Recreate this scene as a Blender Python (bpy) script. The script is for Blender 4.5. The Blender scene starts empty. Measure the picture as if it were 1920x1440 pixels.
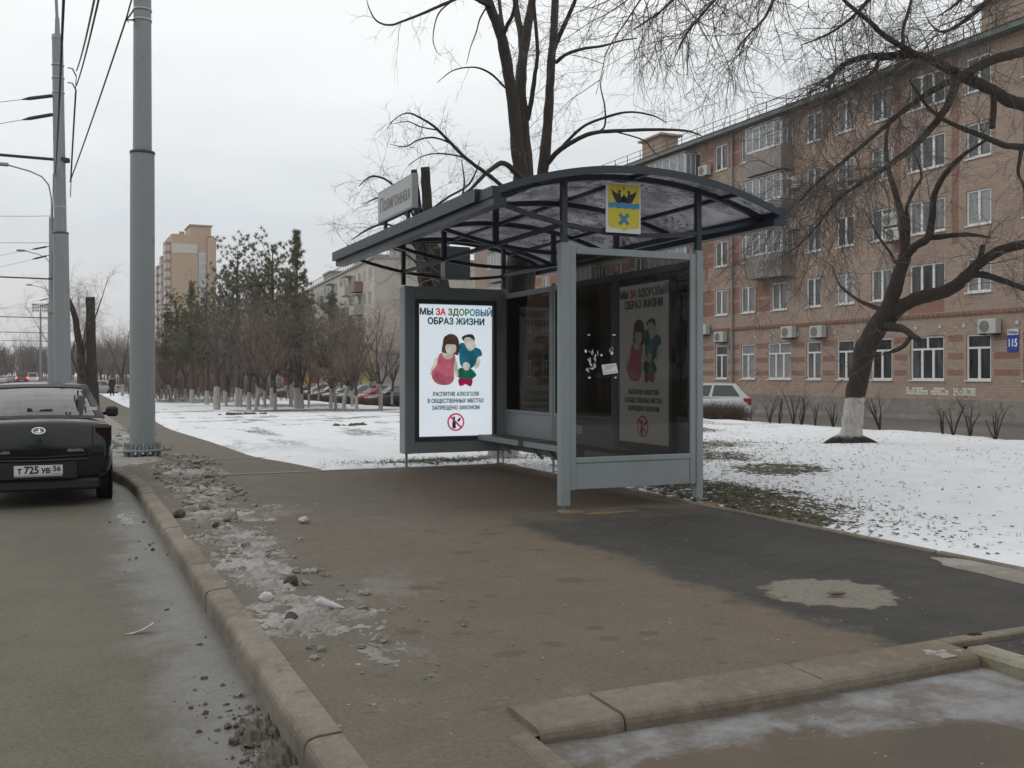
import bpy, math, random
from mathutils import Vector, Matrix, noise as mnoise

# ------------------------------------------------------------------ scene frame
# World axes follow the street: X runs across it (away from the road), Y runs along it.
# z = 0 is the pavement at the bus stop.
scene = bpy.context.scene
COL = scene.collection
R = math.radians
EYE = 1.43
TH = R(24.2)
CT, ST = math.cos(TH), math.sin(TH)
F = 1880.0                                   # focal length in pixels of the 1920 px wide photograph
HZ = 702.0                                   # horizon row

cam_d = bpy.data.cameras.new("camera")
cam = bpy.data.objects.new("camera", cam_d)
COL.objects.link(cam)
cam.location = (0, 0, EYE)
cam.rotation_euler = (R(90), 0, -TH)
cam_d.sensor_width = 36.0
cam_d.lens = F / 1920.0 * 36.0
cam_d.shift_y = -(720 - HZ) / 1920.0
cam_d.clip_start = 0.05
cam_d.clip_end = 3000.0
scene.camera = cam

vs = scene.view_settings
vs.view_transform = 'Standard'
vs.look = 'None'
vs.exposure = 0.1
vs.gamma = 1.0

world = bpy.data.worlds.new("World")
scene.world = world
world.use_nodes = True
wn, wl = world.node_tree.nodes, world.node_tree.links
wn.clear()
SUN_EL, SUN_AZ = R(38), R(-35)
w_out = wn.new("ShaderNodeOutputWorld")
w_bg = wn.new("ShaderNodeBackground")
w_bg.inputs['Strength'].default_value = 0.1
w_sky = wn.new("ShaderNodeTexSky")
w_sky.sky_type = 'NISHITA'
w_sky.sun_disc = False
w_sky.sun_elevation = SUN_EL
w_sky.sun_rotation = SUN_AZ
w_hs = wn.new("ShaderNodeHueSaturation")
w_hs.inputs['Saturation'].default_value = 0.25
w_hs.inputs['Value'].default_value = 1.0
wl.new(w_sky.outputs[0], w_hs.inputs['Color'])
w_tc = wn.new("ShaderNodeTexCoord")
w_sep = wn.new("ShaderNodeSeparateXYZ")
wl.new(w_tc.outputs['Generated'], w_sep.inputs[0])
w_map = wn.new("ShaderNodeMapping")
w_map.inputs['Scale'].default_value = (1.6, 1.6, 5.5)
wl.new(w_tc.outputs['Generated'], w_map.inputs[0])
w_no = wn.new("ShaderNodeTexNoise")
w_no.inputs['Scale'].default_value = 1.3
w_no.inputs['Detail'].default_value = 5.0
w_no.inputs['Roughness'].default_value = 0.5
wl.new(w_map.outputs[0], w_no.inputs['Vector'])
w_ad = wn.new("ShaderNodeMath"); w_ad.operation = 'MULTIPLY_ADD'
w_ad.inputs[1].default_value = 0.34
w_ad.inputs[2].default_value = -0.17
wl.new(w_no.outputs['Fac'], w_ad.inputs[0])
w_ad2 = wn.new("ShaderNodeMath"); w_ad2.operation = 'ADD'
wl.new(w_sep.outputs['Z'], w_ad2.inputs[0]); wl.new(w_ad.outputs[0], w_ad2.inputs[1])
w_rp = wn.new("ShaderNodeValToRGB")           # cloud deck: pale at the horizon, a greyer band, white above
cr = w_rp.color_ramp
cr.elements[0].position = 0.0; cr.elements[0].color = (0.70, 0.705, 0.725, 1)
cr.elements[1].position = 1.0; cr.elements[1].color = (1.12, 1.12, 1.10, 1)
for p, c in ((0.06, (0.73, 0.73, 0.74, 1)), (0.135, (0.68, 0.72, 0.755, 1)), (0.205, (0.79, 0.825, 0.845, 1)), (0.31, (0.95, 0.97, 0.975, 1))):
    e = cr.elements.new(p); e.color = c
wl.new(w_ad2.outputs[0], w_rp.inputs[0])
w_sc = wn.new("ShaderNodeVectorMath"); w_sc.operation = 'SCALE'
w_sc.inputs['Scale'].default_value = 10.0
wl.new(w_rp.outputs[0], w_sc.inputs[0])
w_mix = wn.new("ShaderNodeMix"); w_mix.data_type = 'RGBA'
w_mix.inputs[0].default_value = 0.93
wl.new(w_hs.outputs[0], w_mix.inputs[6]); wl.new(w_sc.outputs[0], w_mix.inputs[7])
wl.new(w_mix.outputs[2], w_bg.inputs['Color'])
wl.new(w_bg.outputs[0], w_out.inputs['Surface'])

sun_d = bpy.data.lights.new("sun", 'SUN')
sun_d.energy = 0.5
sun_d.angle = R(40)
sun_d.color = (1.0, 0.97, 0.92)
sun = bpy.data.objects.new("sun", sun_d)
COL.objects.link(sun)
sun.rotation_euler = (R(90) - SUN_EL, 0, R(180) - SUN_AZ)
sun.location = (0, 0, 60)

scene.cycles.max_bounces = 8
scene.cycles.transparent_max_bounces = 24
scene.cycles.use_denoising = True

# ------------------------------------------------------------------ helpers
def at(px, py, D):
    """the point seen at (px, py) of the photograph at depth D"""
    x = (px - 960) / F * D
    return Vector((CT * x + ST * D, -ST * x + CT * D, EYE - (py - HZ) / F * D))

def sstep(a, b, x):
    t = min(1, max(0, (x - a) / (b - a)))
    return t * t * (3 - 2 * t)

def G(u):
    """height of the street's lie along Y: a shallow dip beyond the stop"""
    return -0.5 * sstep(20, 70, u) * (1 - 0.7 * sstep(110, 200, u))

def onground(px, D):
    p = at(px, HZ, D)
    p.z = G(p.y)
    return p

def link(o, parent=None):
    COL.objects.link(o)
    if parent is not None:
        o.parent = parent
    return o

def tag(o, label=None, cat=None, group=None, kind=None):
    if label: o['label'] = label
    if cat: o['category'] = cat
    if group: o['group'] = group
    if kind: o['kind'] = kind
    return o

def empty(name, loc=(0, 0, 0), rz=0.0, label=None, cat=None, group=None):
    o = bpy.data.objects.new(name, None)
    o.empty_display_size = 0.2
    o.location = loc
    o.rotation_euler = (0, 0, rz)
    link(o)
    return tag(o, label, cat, group)

class MB:
    """collects shapes and links them as one mesh object"""
    def __init__(s):
        s.v = []; s.f = []; s.m = []; s.sm = []
    def add(s, vs_, fs, mi=0, smooth=False):
        n = len(s.v)
        s.v.extend([tuple(p) for p in vs_])
        for f in fs:
            s.f.append(tuple(i + n for i in f)); s.m.append(mi); s.sm.append(smooth)
        return s
    def box(s, x0, x1, y0, y1, z0, z1, mi=0, M=None):
        p = [Vector((x, y, z)) for z in (z0, z1) for y in (y0, y1) for x in (x0, x1)]
        if M is not None: p = [M @ q for q in p]
        return s.add(p, [(0, 2, 3, 1), (4, 5, 7, 6), (0, 1, 5, 4), (2, 6, 7, 3), (0, 4, 6, 2), (1, 3, 7, 5)], mi)
    def cbox(s, x0, x1, y0, y1, z0, z1, c=0.01, mi=0, M=None):
        """box with chamfered edges along all three axes"""
        p = []
        idx = {}
        for ix, x in enumerate((x0, x1)):
            for iy, y in enumerate((y0, y1)):
                for iz, z in enumerate((z0, z1)):
                    sx, sy, sz = (c if ix == 0 else -c), (c if iy == 0 else -c), (c if iz == 0 else -c)
                    for k, q in enumerate(((x, y + sy, z + sz), (x + sx, y, z + sz), (x + sx, y + sy, z))):
                        idx[ix, iy, iz, k] = len(p)
                        p.append(Vector(q) if M is None else M @ Vector(q))
        I = lambda a, b, d, k: idx[a, b, d, k]
        f = []
        for a in (0, 1):
            q = [I(a, 0, 0, 0), I(a, 1, 0, 0), I(a, 1, 1, 0), I(a, 0, 1, 0)]; f.append(q if a else q[::-1])
            q = [I(0, a, 0, 1), I(1, a, 0, 1), I(1, a, 1, 1), I(0, a, 1, 1)]; f.append(q[::-1] if a else q)
            q = [I(0, 0, a, 2), I(1, 0, a, 2), I(1, 1, a, 2), I(0, 1, a, 2)]; f.append(q if a else q[::-1])
        for a in (0, 1):
            for b in (0, 1):
                q = [I(a, b, 0, 0), I(a, b, 1, 0), I(a, b, 1, 1), I(a, b, 0, 1)]; f.append(q if a != b else q[::-1])
                q = [I(a, 0, b, 0), I(a, 1, b, 0), I(a, 1, b, 2), I(a, 0, b, 2)]; f.append(q[::-1] if a != b else q)
                q = [I(0, a, b, 1), I(1, a, b, 1), I(1, a, b, 2), I(0, a, b, 2)]; f.append(q if a != b else q[::-1])
                for d in (0, 1):
                    q = [I(a, b, d, 0), I(a, b, d, 1), I(a, b, d, 2)]; f.append(q if (a + b + d) % 2 else q[::-1])
        return s.add(p, f, mi)
    def bar(s, a, b, w, h=None, mi=0, up=(0, 0, 1)):
        """square bar from a to b"""
        a, b = Vector(a), Vector(b); h = h or w
        d = (b - a).normalized(); up = Vector(up)
        if abs(d.dot(up)) > 0.98: up = Vector((0, 1, 0))
        x = d.cross(up).normalized(); y = x.cross(d)
        p = []
        for q in (a, b):
            for sx, sy in ((-1, -1), (1, -1), (1, 1), (-1, 1)):
                p.append(q + x * (sx * w / 2) + y * (sy * h / 2))
        return s.add(p, [(0, 3, 2, 1), (4, 5, 6, 7), (0, 1, 5, 4), (1, 2, 6, 5), (2, 3, 7, 6), (3, 0, 4, 7)], mi)
    def tube(s, pts, rad, n=8, mi=0, smooth=True, cap=True):
        pts = [Vector(p) for p in pts]
        if not isinstance(rad, (list, tuple)): rad = [rad] * len(pts)
        t = (pts[1] - pts[0]).normalized()
        ref = Vector((0, 0, 1)) if abs(t.z) < 0.9 else Vector((1, 0, 0))
        x = t.cross(ref).normalized()
        vv = []
        for i, p in enumerate(pts):
            if i == 0: t = pts[1] - pts[0]
            elif i == len(pts) - 1: t = pts[-1] - pts[-2]
            else: t = pts[i + 1] - pts[i - 1]
            if t.length < 1e-9: t = Vector((0, 0, 1))
            t.normalize()
            x = x - t * x.dot(t)
            if x.length < 1e-6: x = t.orthogonal()
            x.normalize(); y = t.cross(x)
            for k in range(n):
                a = 2 * math.pi * k / n
                vv.append(p + (x * math.cos(a) + y * math.sin(a)) * rad[i])
        ff = []
        for i in range(len(pts) - 1):
            for k in range(n):
                a = i * n + k; b = i * n + (k + 1) % n
                ff.append((a, b, b + n, a + n))
        s.add(vv, ff, mi, smooth)
        if cap:
            s.add(vv[:n], [tuple(range(n))[::-1]], mi); s.add(vv[-n:], [tuple(range(n))], mi)
        return s
    def lathe(s, prof, n=24, c=(0, 0, 0), mi=0, smooth=True):
        """prof: (radius, z) from bottom to top"""
        c = Vector(c); vv = []
        for r, z in prof:
            for k in range(n):
                a = 2 * math.pi * k / n
                vv.append(c + Vector((r * math.cos(a), r * math.sin(a), z)))
        ff = []
        for i in range(len(prof) - 1):
            for k in range(n):
                a = i * n + k; b = i * n + (k + 1) % n
                ff.append((a, b, b + n, a + n))
        s.add(vv, ff, mi, smooth)
        s.add(vv[:n], [tuple(range(n))[::-1]], mi); s.add(vv[-n:], [tuple(range(n))], mi)
        return s
    def prism(s, poly, M, t, mi=0):
        """2-D outline raised by t along local z, placed by matrix M"""
        n = len(poly)
        vv = [M @ Vector((x, y, 0)) for x, y in poly] + [M @ Vector((x, y, t)) for x, y in poly]
        ff = [tuple(range(n))[::-1], tuple(range(n, 2 * n))]
        for i in range(n):
            j = (i + 1) % n
            ff.append((i, j, j + n, i + n))
        return s.add(vv, ff, mi)
    def build(s, name, mats, parent=None, bevel=0.0):
        me = bpy.data.meshes.new(name)
        me.from_pydata(s.v, [], s.f)
        if not isinstance(mats, (list, tuple)): mats = [mats]
        for m in mats: me.materials.append(m)
        me.polygons.foreach_set('material_index', s.m)
        me.polygons.foreach_set('use_smooth', s.sm)
        me.update()
        o = bpy.data.objects.new(name, me)
        link(o, parent)
        if bevel:
            b = o.modifiers.new('bevel', 'BEVEL'); b.width = bevel; b.segments = 2; b.limit_method = 'ANGLE'
        return o

def dup(root, loc=None, rz=None, label=None, group=None, scale=None):
    r = root.copy(); COL.objects.link(r)
    if loc is not None: r.location = loc
    if rz is not None: r.rotation_euler = (r.rotation_euler.x, r.rotation_euler.y, rz)
    if label: r['label'] = label
    if group: r['group'] = group
    if scale is not None: r.scale = (scale,) * 3 if not isinstance(scale, tuple) else scale
    for ch in list(root.children):
        c = ch.copy(); COL.objects.link(c); c.parent = r
        for g in ch.children:
            d = g.copy(); COL.objects.link(d); d.parent = c
    return r

def text_mesh(name, body, size, mat, parent, M, bold=0.0, align='CENTER', depth=0.002, sx=1.0):
    c = bpy.data.curves.new(name, 'FONT')
    c.body = body; c.size = size; c.align_x = align; c.align_y = 'CENTER'
    c.extrude = depth; c.resolution_u = 3
    o = bpy.data.objects.new(name, c)
    COL.objects.link(o)
    bpy.context.view_layer.update()
    me = bpy.data.meshes.new_from_object(o.evaluated_get(bpy.context.evaluated_depsgraph_get()))
    bpy.data.objects.remove(o)
    me.name = name
    if bold:
        import bmesh
        bm = bmesh.new(); dz = 0
        for dx, dy in ((0, 0), (bold, 0), (-bold, 0), (0, bold), (0, -bold)):
            n0 = len(bm.verts); bm.from_mesh(me); bm.verts.ensure_lookup_table()
            bmesh.ops.translate(bm, verts=bm.verts[n0:], vec=(dx, dy, dz)); dz += 0.0001
        bm.to_mesh(me); bm.free()
    me.transform(M @ Matrix.Diagonal((sx, 1, 1, 1)))
    me.materials.clear(); me.materials.append(mat)
    o = bpy.data.objects.new(name, me)
    return link(o, parent)

def text_widths(body, size):
    c = bpy.data.curves.new('w', 'FONT'); c.body = body; c.size = size
    o = bpy.data.objects.new('w', c); COL.objects.link(o)
    bpy.context.view_layer.update()
    w = o.dimensions.x
    bpy.data.objects.remove(o)
    return w

# ------------------------------------------------------------------ materials
class NT:
    def __init__(s, name):
        s.mat = bpy.data.materials.new(name); s.mat.use_nodes = True
        s.n = s.mat.node_tree.nodes; s.l = s.mat.node_tree.links
        s.n.clear()
        s.out = s.n.new('ShaderNodeOutputMaterial')
        s.tc = s.n.new('ShaderNodeTexCoord')
        s.obj = s.tc.outputs['Object']
    def put(s, sock, val):
        if hasattr(val, 'is_output') or isinstance(val, bpy.types.NodeSocket): s.l.new(val, sock)
        else:
            if isinstance(val, (tuple, list)) and len(val) == 3 and sock.type == 'RGBA': val = (*val, 1)
            sock.default_value = val
    def noise(s, scale=5, detail=4, rough=0.55, vec=None, dist=0.0):
        n = s.n.new('ShaderNodeTexNoise')
        n.inputs['Scale'].default_value = scale; n.inputs['Detail'].default_value = detail
        n.inputs['Roughness'].default_value = rough; n.inputs['Distortion'].default_value = dist
        s.l.new(vec or s.obj, n.inputs['Vector'])
        return n.outputs['Fac']
    def voro(s, scale=5, vec=None, feat='F1', out='Distance'):
        n = s.n.new('ShaderNodeTexVoronoi'); n.feature = feat
        n.inputs['Scale'].default_value = scale
        s.l.new(vec or s.obj, n.inputs['Vector'])
        return n.outputs[out]
    def map(s, scale=(1, 1, 1), loc=(0, 0, 0), rot=(0, 0, 0), vec=None):
        n = s.n.new('ShaderNodeMapping')
        n.inputs['Scale'].default_value = scale; n.inputs['Location'].default_value = loc; n.inputs['Rotation'].default_value = rot
        s.l.new(vec or s.obj, n.inputs['Vector'])
        return n.outputs[0]
    def xyz(s, vec=None):
        n = s.n.new('ShaderNodeSeparateXYZ'); s.l.new(vec or s.obj, n.inputs[0])
        return n.outputs
    def math(s, op, a, b=0.0, c=None, clamp=False):
        n = s.n.new('ShaderNodeMath'); n.operation = op; n.use_clamp = clamp
        s.put(n.inputs[0], a); s.put(n.inputs[1], b)
        if c is not None: s.put(n.inputs[2], c)
        return n.outputs[0]
    def step(s, a, b, x):
        n = s.n.new('ShaderNodeMapRange'); n.interpolation_type = 'SMOOTHSTEP'
        s.put(n.inputs['Value'], x); s.put(n.inputs['From Min'], a); s.put(n.inputs['From Max'], b)
        return n.outputs[0]
    def mix(s, fac, a, b):
        n = s.n.new('ShaderNodeMix'); n.data_type = 'RGBA'
        s.put(n.inputs[0], fac); s.put(n.inputs[6], a); s.put(n.inputs[7], b)
        return n.outputs[2]
    def ramp(s, fac, stops):
        n = s.n.new('ShaderNodeValToRGB'); c = n.color_ramp
        c.elements[0].position, c.elements[0].color = stops[0][0], (*stops[0][1], 1)
        c.elements[1].position, c.elements[1].color = stops[-1][0], (*stops[-1][1], 1)
        for p, col in stops[1:-1]:
            e = c.elements.new(p); e.color = (*col, 1)
        s.put(n.inputs[0], fac)
        return n.outputs[0]
    def bump(s, h, strength=0.3, dist=0.02):
        n = s.n.new('ShaderNodeBump'); n.inputs['Strength'].default_value = strength; n.inputs['Distance'].default_value = dist
        s.l.new(h, n.inputs['Height'])
        return n.outputs[0]
    def princ(s, color, rough=0.7, metal=0.0, normal=None, spec=0.5, **kw):
        p = s.n.new('ShaderNodeBsdfPrincipled')
        s.put(p.inputs['Base Color'], color); s.put(p.inputs['Roughness'], rough); s.put(p.inputs['Metallic'], metal)
        p.inputs['Specular IOR Level'].default_value = spec
        if normal is not None: s.l.new(normal, p.inputs['Normal'])
        for k, v in kw.items(): s.put(p.inputs[k], v)
        s.l.new(p.outputs[0], s.out.inputs['Surface'])
        return p

def plain(name, color, rough=0.6, metal=0.0, var=0.12, scale=6.0, bump=0.0, spec=0.4, dirt=None, dirt_amt=0.3, coat=0.0):
    """a paint / stone / cloth with gentle unevenness in colour, gloss and relief"""
    t = NT(name)
    n1 = t.noise(scale, 5, 0.6)
    a = tuple(c * (1 - var) for c in color); b = tuple(min(1, c * (1 + var)) for c in color)
    col = t.mix(n1, a, b)
    if dirt:
        n2 = t.noise(scale * 0.35, 6, 0.65)
        col = t.mix(t.math('MULTIPLY', t.step(0.48, 0.72, n2), dirt_amt), col, dirt)
    n3 = t.noise(scale * 4, 3, 0.6)
    ro = t.math('MULTIPLY_ADD', n3, 0.25, rough - 0.12, clamp=True)
    nm = t.bump(t.noise(scale * 8, 4, 0.6), bump, 0.01) if bump else None
    t.princ(col, ro, metal, nm, spec, **({'Coat Weight': coat} if coat else {}))
    return t.mat

def glow(name, color, strength, base=None):
    t = NT(name)
    t.princ(base or tuple(c * 0.4 for c in color), 0.4, **{'Emission Color': color, 'Emission Strength': strength})
    return t.mat

def glassy(name, tint, refl=0.10, rough=0.02, dirt=0.0, dirt_col=(0.25, 0.24, 0.22), ior=1.45, dscale=3.0, streak=False):
    """thin tinted sheet: see-through with a mirror-like film and optional grime"""
    t = NT(name)
    tr = t.n.new('ShaderNodeBsdfTransparent'); t.put(tr.inputs[0], tint)
    gl = t.n.new('ShaderNodeBsdfGlossy'); gl.inputs['Roughness'].default_value = rough; t.put(gl.inputs[0], (0.9, 0.9, 0.9))
    fr = t.n.new('ShaderNodeFresnel'); fr.inputs[0].default_value = ior
    m = t.n.new('ShaderNodeMixShader')
    t.l.new(t.math('MULTIPLY', fr.outputs[0], refl * 10, clamp=True), m.inputs[0])
    t.l.new(tr.outputs[0], m.inputs[1]); t.l.new(gl.outputs[0], m.inputs[2])
    s = m.outputs[0]
    if dirt:
        di = t.n.new('ShaderNodeBsdfDiffuse'); t.put(di.inputs[0], dirt_col)
        n = t.noise(dscale, 6, 0.65, dist=1.2 if streak else 0.0)
        m2 = t.n.new('ShaderNodeMixShader')
        t.l.new(t.math('MULTIPLY', t.step(0.35, 0.75, n), dirt), m2.inputs[0])
        t.l.new(s, m2.inputs[1]); t.l.new(di.outputs[0], m2.inputs[2])
        s = m2.outputs[0]
    t.l.new(s, t.out.inputs['Surface'])
    return t.mat

# ------------------------------------------------------------------ ground materials
def mat_pavement():
    t = NT('worn_asphalt')
    x, y, z = t.xyz()
    big = t.noise(0.55, 5, 0.6); mid = t.noise(2.6, 6, 0.65); fine = t.noise(38, 4, 0.7); grit = t.noise(150, 2, 0.6)
    lay = t.noise(1.1, 5, 0.6, t.map((1, 0.45, 1)))
    col = t.mix(mid, (0.086, 0.073, 0.054), (0.148, 0.129, 0.100))
    col = t.mix(t.math('MULTIPLY', t.step(0.42, 0.68, big), 0.6), col, (0.118, 0.086, 0.058))
    # pale dried dust
    col = t.mix(t.math('MULTIPLY', t.step(0.55, 0.75, lay), 0.4), col, (0.165, 0.148, 0.12))
    # reddish clay trodden in below the shelter
    under = t.math('MULTIPLY', t.math('MULTIPLY', t.step(8.2, 10.2, y), t.step(15.2, 13.2, y)), t.math('MULTIPLY', t.step(3.0, 4.6, x), t.step(7.0, 6.2, x)))
    col = t.mix(t.math('MULTIPLY', under, t.math('MULTIPLY_ADD', mid, 0.5, 0.45)), col, (0.062, 0.036, 0.022))
    # fresh dark asphalt in the bay behind the seam
    wob = t.math('MULTIPLY_ADD', t.noise(1.6, 4, 0.6), 1.3, -0.65)
    wob2 = t.math('MULTIPLY_ADD', mid, 1.6, -0.8)
    d = t.math('MULTIPLY', t.step(3.78, 4.14, t.math('ADD', t.math('ADD', x, t.math('MULTIPLY', wob, 0.55)), t.math('MULTIPLY_ADD', t.noise(7, 5, 0.7), 0.5, -0.25))), t.step(9.6, 8.3, t.math('ADD', y, wob2)))
    wear = t.step(0.30, 0.75, t.math('ADD', t.math('MULTIPLY', lay, 0.6), t.math('MULTIPLY', mid, 0.35)))
    dark = t.mix(wear, (0.019, 0.0195, 0.020), (0.052, 0.050, 0.045))
    col = t.mix(t.math('MULTIPLY', d, 0.93), col, dark)
    # clay ridge along the seam
    seam = t.math('MULTIPLY', t.step(0.32, 0.0, t.math('ABSOLUTE', t.math('SUBTRACT', t.math('ADD', x, t.math('MULTIPLY', wob, 0.55)), 3.72))), t.step(9.4, 8.0, y))
    col = t.mix(t.math('MULTIPLY', seam, t.math('MULTIPLY_ADD', mid, 0.7, 0.05)), col, (0.135, 0.090, 0.060))
    # damp blotches
    bl = t.noise(3.4, 2, 0.4, t.map((1.0, 1.5, 1), (3.1, 7.7, 0)))
    col = t.mix(t.math('MULTIPLY', t.step(0.655, 0.70, bl), 0.45), col, (0.045, 0.038, 0.030))
    # damp spots, each where it lies; round patch of broken concrete
    wv = t.math('MULTIPLY_ADD', t.noise(9, 4, 0.6), 0.9, -0.45)
    def spot(cx, cy, rx, ry, lo=1.0, hi=0.7):
        dx = t.math('DIVIDE', t.math('SUBTRACT', x, cx), rx); dy = t.math('DIVIDE', t.math('SUBTRACT', y, cy), ry)
        return t.step(lo, hi, t.math('ADD', t.math('SQRT', t.math('ADD', t.math('MULTIPLY', dx, dx), t.math('MULTIPLY', dy, dy))), wv))
    sp_ = None
    for px, py, r in ((950, 1226, 0.085), (972, 1222, 0.06), (788, 1102, 0.09), (828, 1094, 0.05), (888, 1128, 0.05), (886, 1138, 0.05), (868, 1166, 0.055), (920, 1117, 0.06), (1114, 1178, 0.07), (1215, 1188, 0.075), (770, 1184, 0.08), (868, 1036, 0.10), (805, 995, 0.08), (1070, 1087, 0.12)):
        p_ = at(px, py, EYE * F / (py - HZ)); q_ = spot(p_.x, p_.y, r, r * 0.8); sp_ = q_ if sp_ is None else t.math('MAXIMUM', sp_, q_)
    col = t.mix(t.math('MULTIPLY', sp_, 0.42), col, (0.040, 0.033, 0.026))
    cpat = t.math('MULTIPLY', spot(4.60, 5.14, 0.44, 0.46, 1.0, 0.86), t.math('MULTIPLY_ADD', t.noise(14, 5, 0.7), 0.9, 0.42, clamp=True))
    col = t.mix(cpat, col, t.mix(t.noise(26, 5, 0.7), (0.13, 0.115, 0.092), (0.27, 0.245, 0.20)))
    # = t.math('MULTIPLY', spot(3.2, 2.9, 0.01, 0.01), 0.0)
    # grey frost-dried patches near the kerb
    ice = t.noise(1.0, 6, 0.7, t.map((1, 0.8, 1), (5.2, 1.3, 0)))
    col = t.mix(t.math('MULTIPLY', t.math('MULTIPLY', t.step(0.55, 0.66, ice), t.step(3.2, 1.2, x)), 0.55), col, (0.24, 0.235, 0.225))
    col = t.mix(t.math('MULTIPLY', t.step(0.42, 0.66, fine), 0.42), col, (0.05, 0.045, 0.038))
    col = t.mix(t.math('MULTIPLY', t.step(0.56, 0.72, t.noise(21, 5, 0.75, t.map((1, 1, 1), (2, 5, 0)))), 0.45), col, (0.19, 0.175, 0.15))
    # specks of grit and old gum
    sp = t.voro(6.5); col = t.mix(t.step(0.055, 0.035, sp), col, (0.30, 0.29, 0.27))
    sp2 = t.voro(9.0, t.map((1, 1, 1), (4, 2, 0))); col = t.mix(t.step(0.06, 0.04, sp2), col, (0.035, 0.03, 0.025))
    h = t.math('ADD', t.math('MULTIPLY', grit, 0.5), fine)
    ro = t.math('MULTIPLY_ADD', bl, -0.25, 0.92)
    t.princ(col, ro, 0, t.bump(h, 0.45, 0.006), 0.3)
    return t.mat

def mat_road():
    t = NT('road_asphalt')
    x, y, z = t.xyz()
    big = t.noise(0.5, 5, 0.6, t.map((1, 0.35, 1))); mid = t.noise(3, 6, 0.65); fine = t.noise(45, 4, 0.7)
    col = t.mix(mid, (0.088, 0.078, 0.058), (0.150, 0.137, 0.108))
    col = t.mix(t.math('MULTIPLY', t.step(0.45, 0.7, big), 0.45), col, (0.066, 0.062, 0.05))
    # wheel tracks run dark along the street
    tr = t.noise(1.3, 3, 0.5, t.map((1, 0.06, 1)))
    col = t.mix(t.math('MULTIPLY', t.step(0.5, 0.7, tr), 0.3), col, (0.128, 0.119, 0.095))
    # frozen grey slush in the gutter
    edge = t.math('ADD', t.math('SUBTRACT', 0.86, x), t.math('MULTIPLY_ADD', t.noise(1.4, 5, 0.65), 1.0, -0.5))
    gut = t.math('MULTIPLY', t.step(0.58, 0.20, edge), t.step(24, 17, y))
    slush = t.mix(t.noise(5, 6, 0.75), (0.07, 0.068, 0.062), (0.21, 0.21, 0.21))
    col = t.mix(t.math('MULTIPLY', gut, t.math('MULTIPLY_ADD', mid, 1.1, 0.1, clamp=True)), col, slush)
    col = t.mix(t.math('MULTIPLY', t.step(0.42, 0.66, fine), 0.40), col, (0.045, 0.042, 0.034))
    col = t.mix(t.math('MULTIPLY', t.step(0.56, 0.74, t.noise(19, 5, 0.75)), 0.35), col, (0.165, 0.155, 0.13))
    sp = t.voro(7.0); col = t.mix(t.step(0.05, 0.03, sp), col, (0.02, 0.02, 0.017))
    t.princ(col, t.math('MULTIPLY_ADD', gut, -0.4, 0.88), 0, t.bump(fine, 0.45, 0.006), 0.3)
    return t.mat

def mat_driveway():
    t = NT('icy_driveway')
    x, y, z = t.xyz()
    mid = t.noise(2.6, 6, 0.65, dist=0.4); fine = t.noise(40, 4, 0.7); big = t.noise(1.1, 4, 0.6)
    col = t.mix(mid, (0.075, 0.058, 0.042), (0.115, 0.092, 0.07))
    col = t.mix(t.math('MULTIPLY', t.step(0.4, 0.65, big), 0.5), col, (0.055, 0.048, 0.04))
    e = t.math('ADD', t.math('SUBTRACT', 3.62, y), t.math('MULTIPLY_ADD', t.noise(2.3, 6, 0.65, dist=0.6), 0.9, -0.45))
    e = t.math('SUBTRACT', e, t.math('MULTIPLY', t.step(2.6, 4.2, x), 0.35))
    ic = t.step(0.40, 0.22, e)
    ice = t.mix(t.noise(6, 6, 0.75, dist=0.5), (0.105, 0.105, 0.105), (0.30, 0.305, 0.315))
    col = t.mix(t.math('MULTIPLY', ic, t.math('MAXIMUM', 0.16, t.step(0.36, 0.62, t.noise(2.4, 8, 0.72)))), col, ice)
    pt = t.noise(2.0, 6, 0.7, t.map((1, 1, 1), (9, 4, 0)))
    col = t.mix(t.math('MULTIPLY', t.step(0.6, 0.7, pt), 0.5), col, ice)
    sp = t.voro(8.0); col = t.mix(t.step(0.05, 0.03, sp), col, (0.35, 0.34, 0.32))
    t.princ(col, t.math('MULTIPLY_ADD', ic, -0.35, 0.85), 0, t.bump(t.math('ADD', fine, mid), 0.4, 0.008), 0.35)
    return t.mat

def mat_concrete(name, c=(0.20, 0.175, 0.14), stain=(0.10, 0.085, 0.065), yellow=False):
    t = NT(name)
    mid = t.noise(5, 6, 0.65); fine = t.noise(60, 4, 0.7); big = t.noise(1.4, 4, 0.6)
    col = t.mix(mid, tuple(v * 0.66 for v in c), tuple(v * 1.2 for v in c))
    col = t.mix(t.math('MULTIPLY', t.step(0.44, 0.66, fine), 0.35), col, tuple(v * 0.5 for v in c))
    col = t.mix(t.math('MULTIPLY', t.step(0.60, 0.70, t.noise(3.1, 6, 0.75, t.map((1, 0.5, 1), (7, 1, 0)))), 0.5), col, (0.30, 0.285, 0.26))
    col = t.mix(t.math('MULTIPLY', t.step(0.40, 0.62, big), 0.65), col, stain)
    gr = t.noise(13, 6, 0.75, t.map((1, 1, 1), (2, 9, 4)))
    col = t.mix(t.math('MULTIPLY', t.step(0.52, 0.66, gr), 0.32), col, tuple(v * 0.5 for v in stain))
    col = t.mix(t.math('MULTIPLY', t.step(0.46, 0.36, gr), 0.30), col, tuple(min(1, v * 1.45) for v in c))
    st = t.noise(11, 5, 0.7); col = t.mix(t.math('MULTIPLY', t.step(0.62, 0.7, st), 0.55), col, (0.07, 0.055, 0.04))
    if yellow:
        col = t.mix(t.math('MULTIPLY', t.step(0.55, 0.62, t.noise(9, 6, 0.7)), 0.7), col, (0.17, 0.085, 0.03))
    t.princ(col, 0.85, 0, t.bump(t.math('ADD', fine, mid), 0.4, 0.006), 0.3)
    return t.mat

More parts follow.
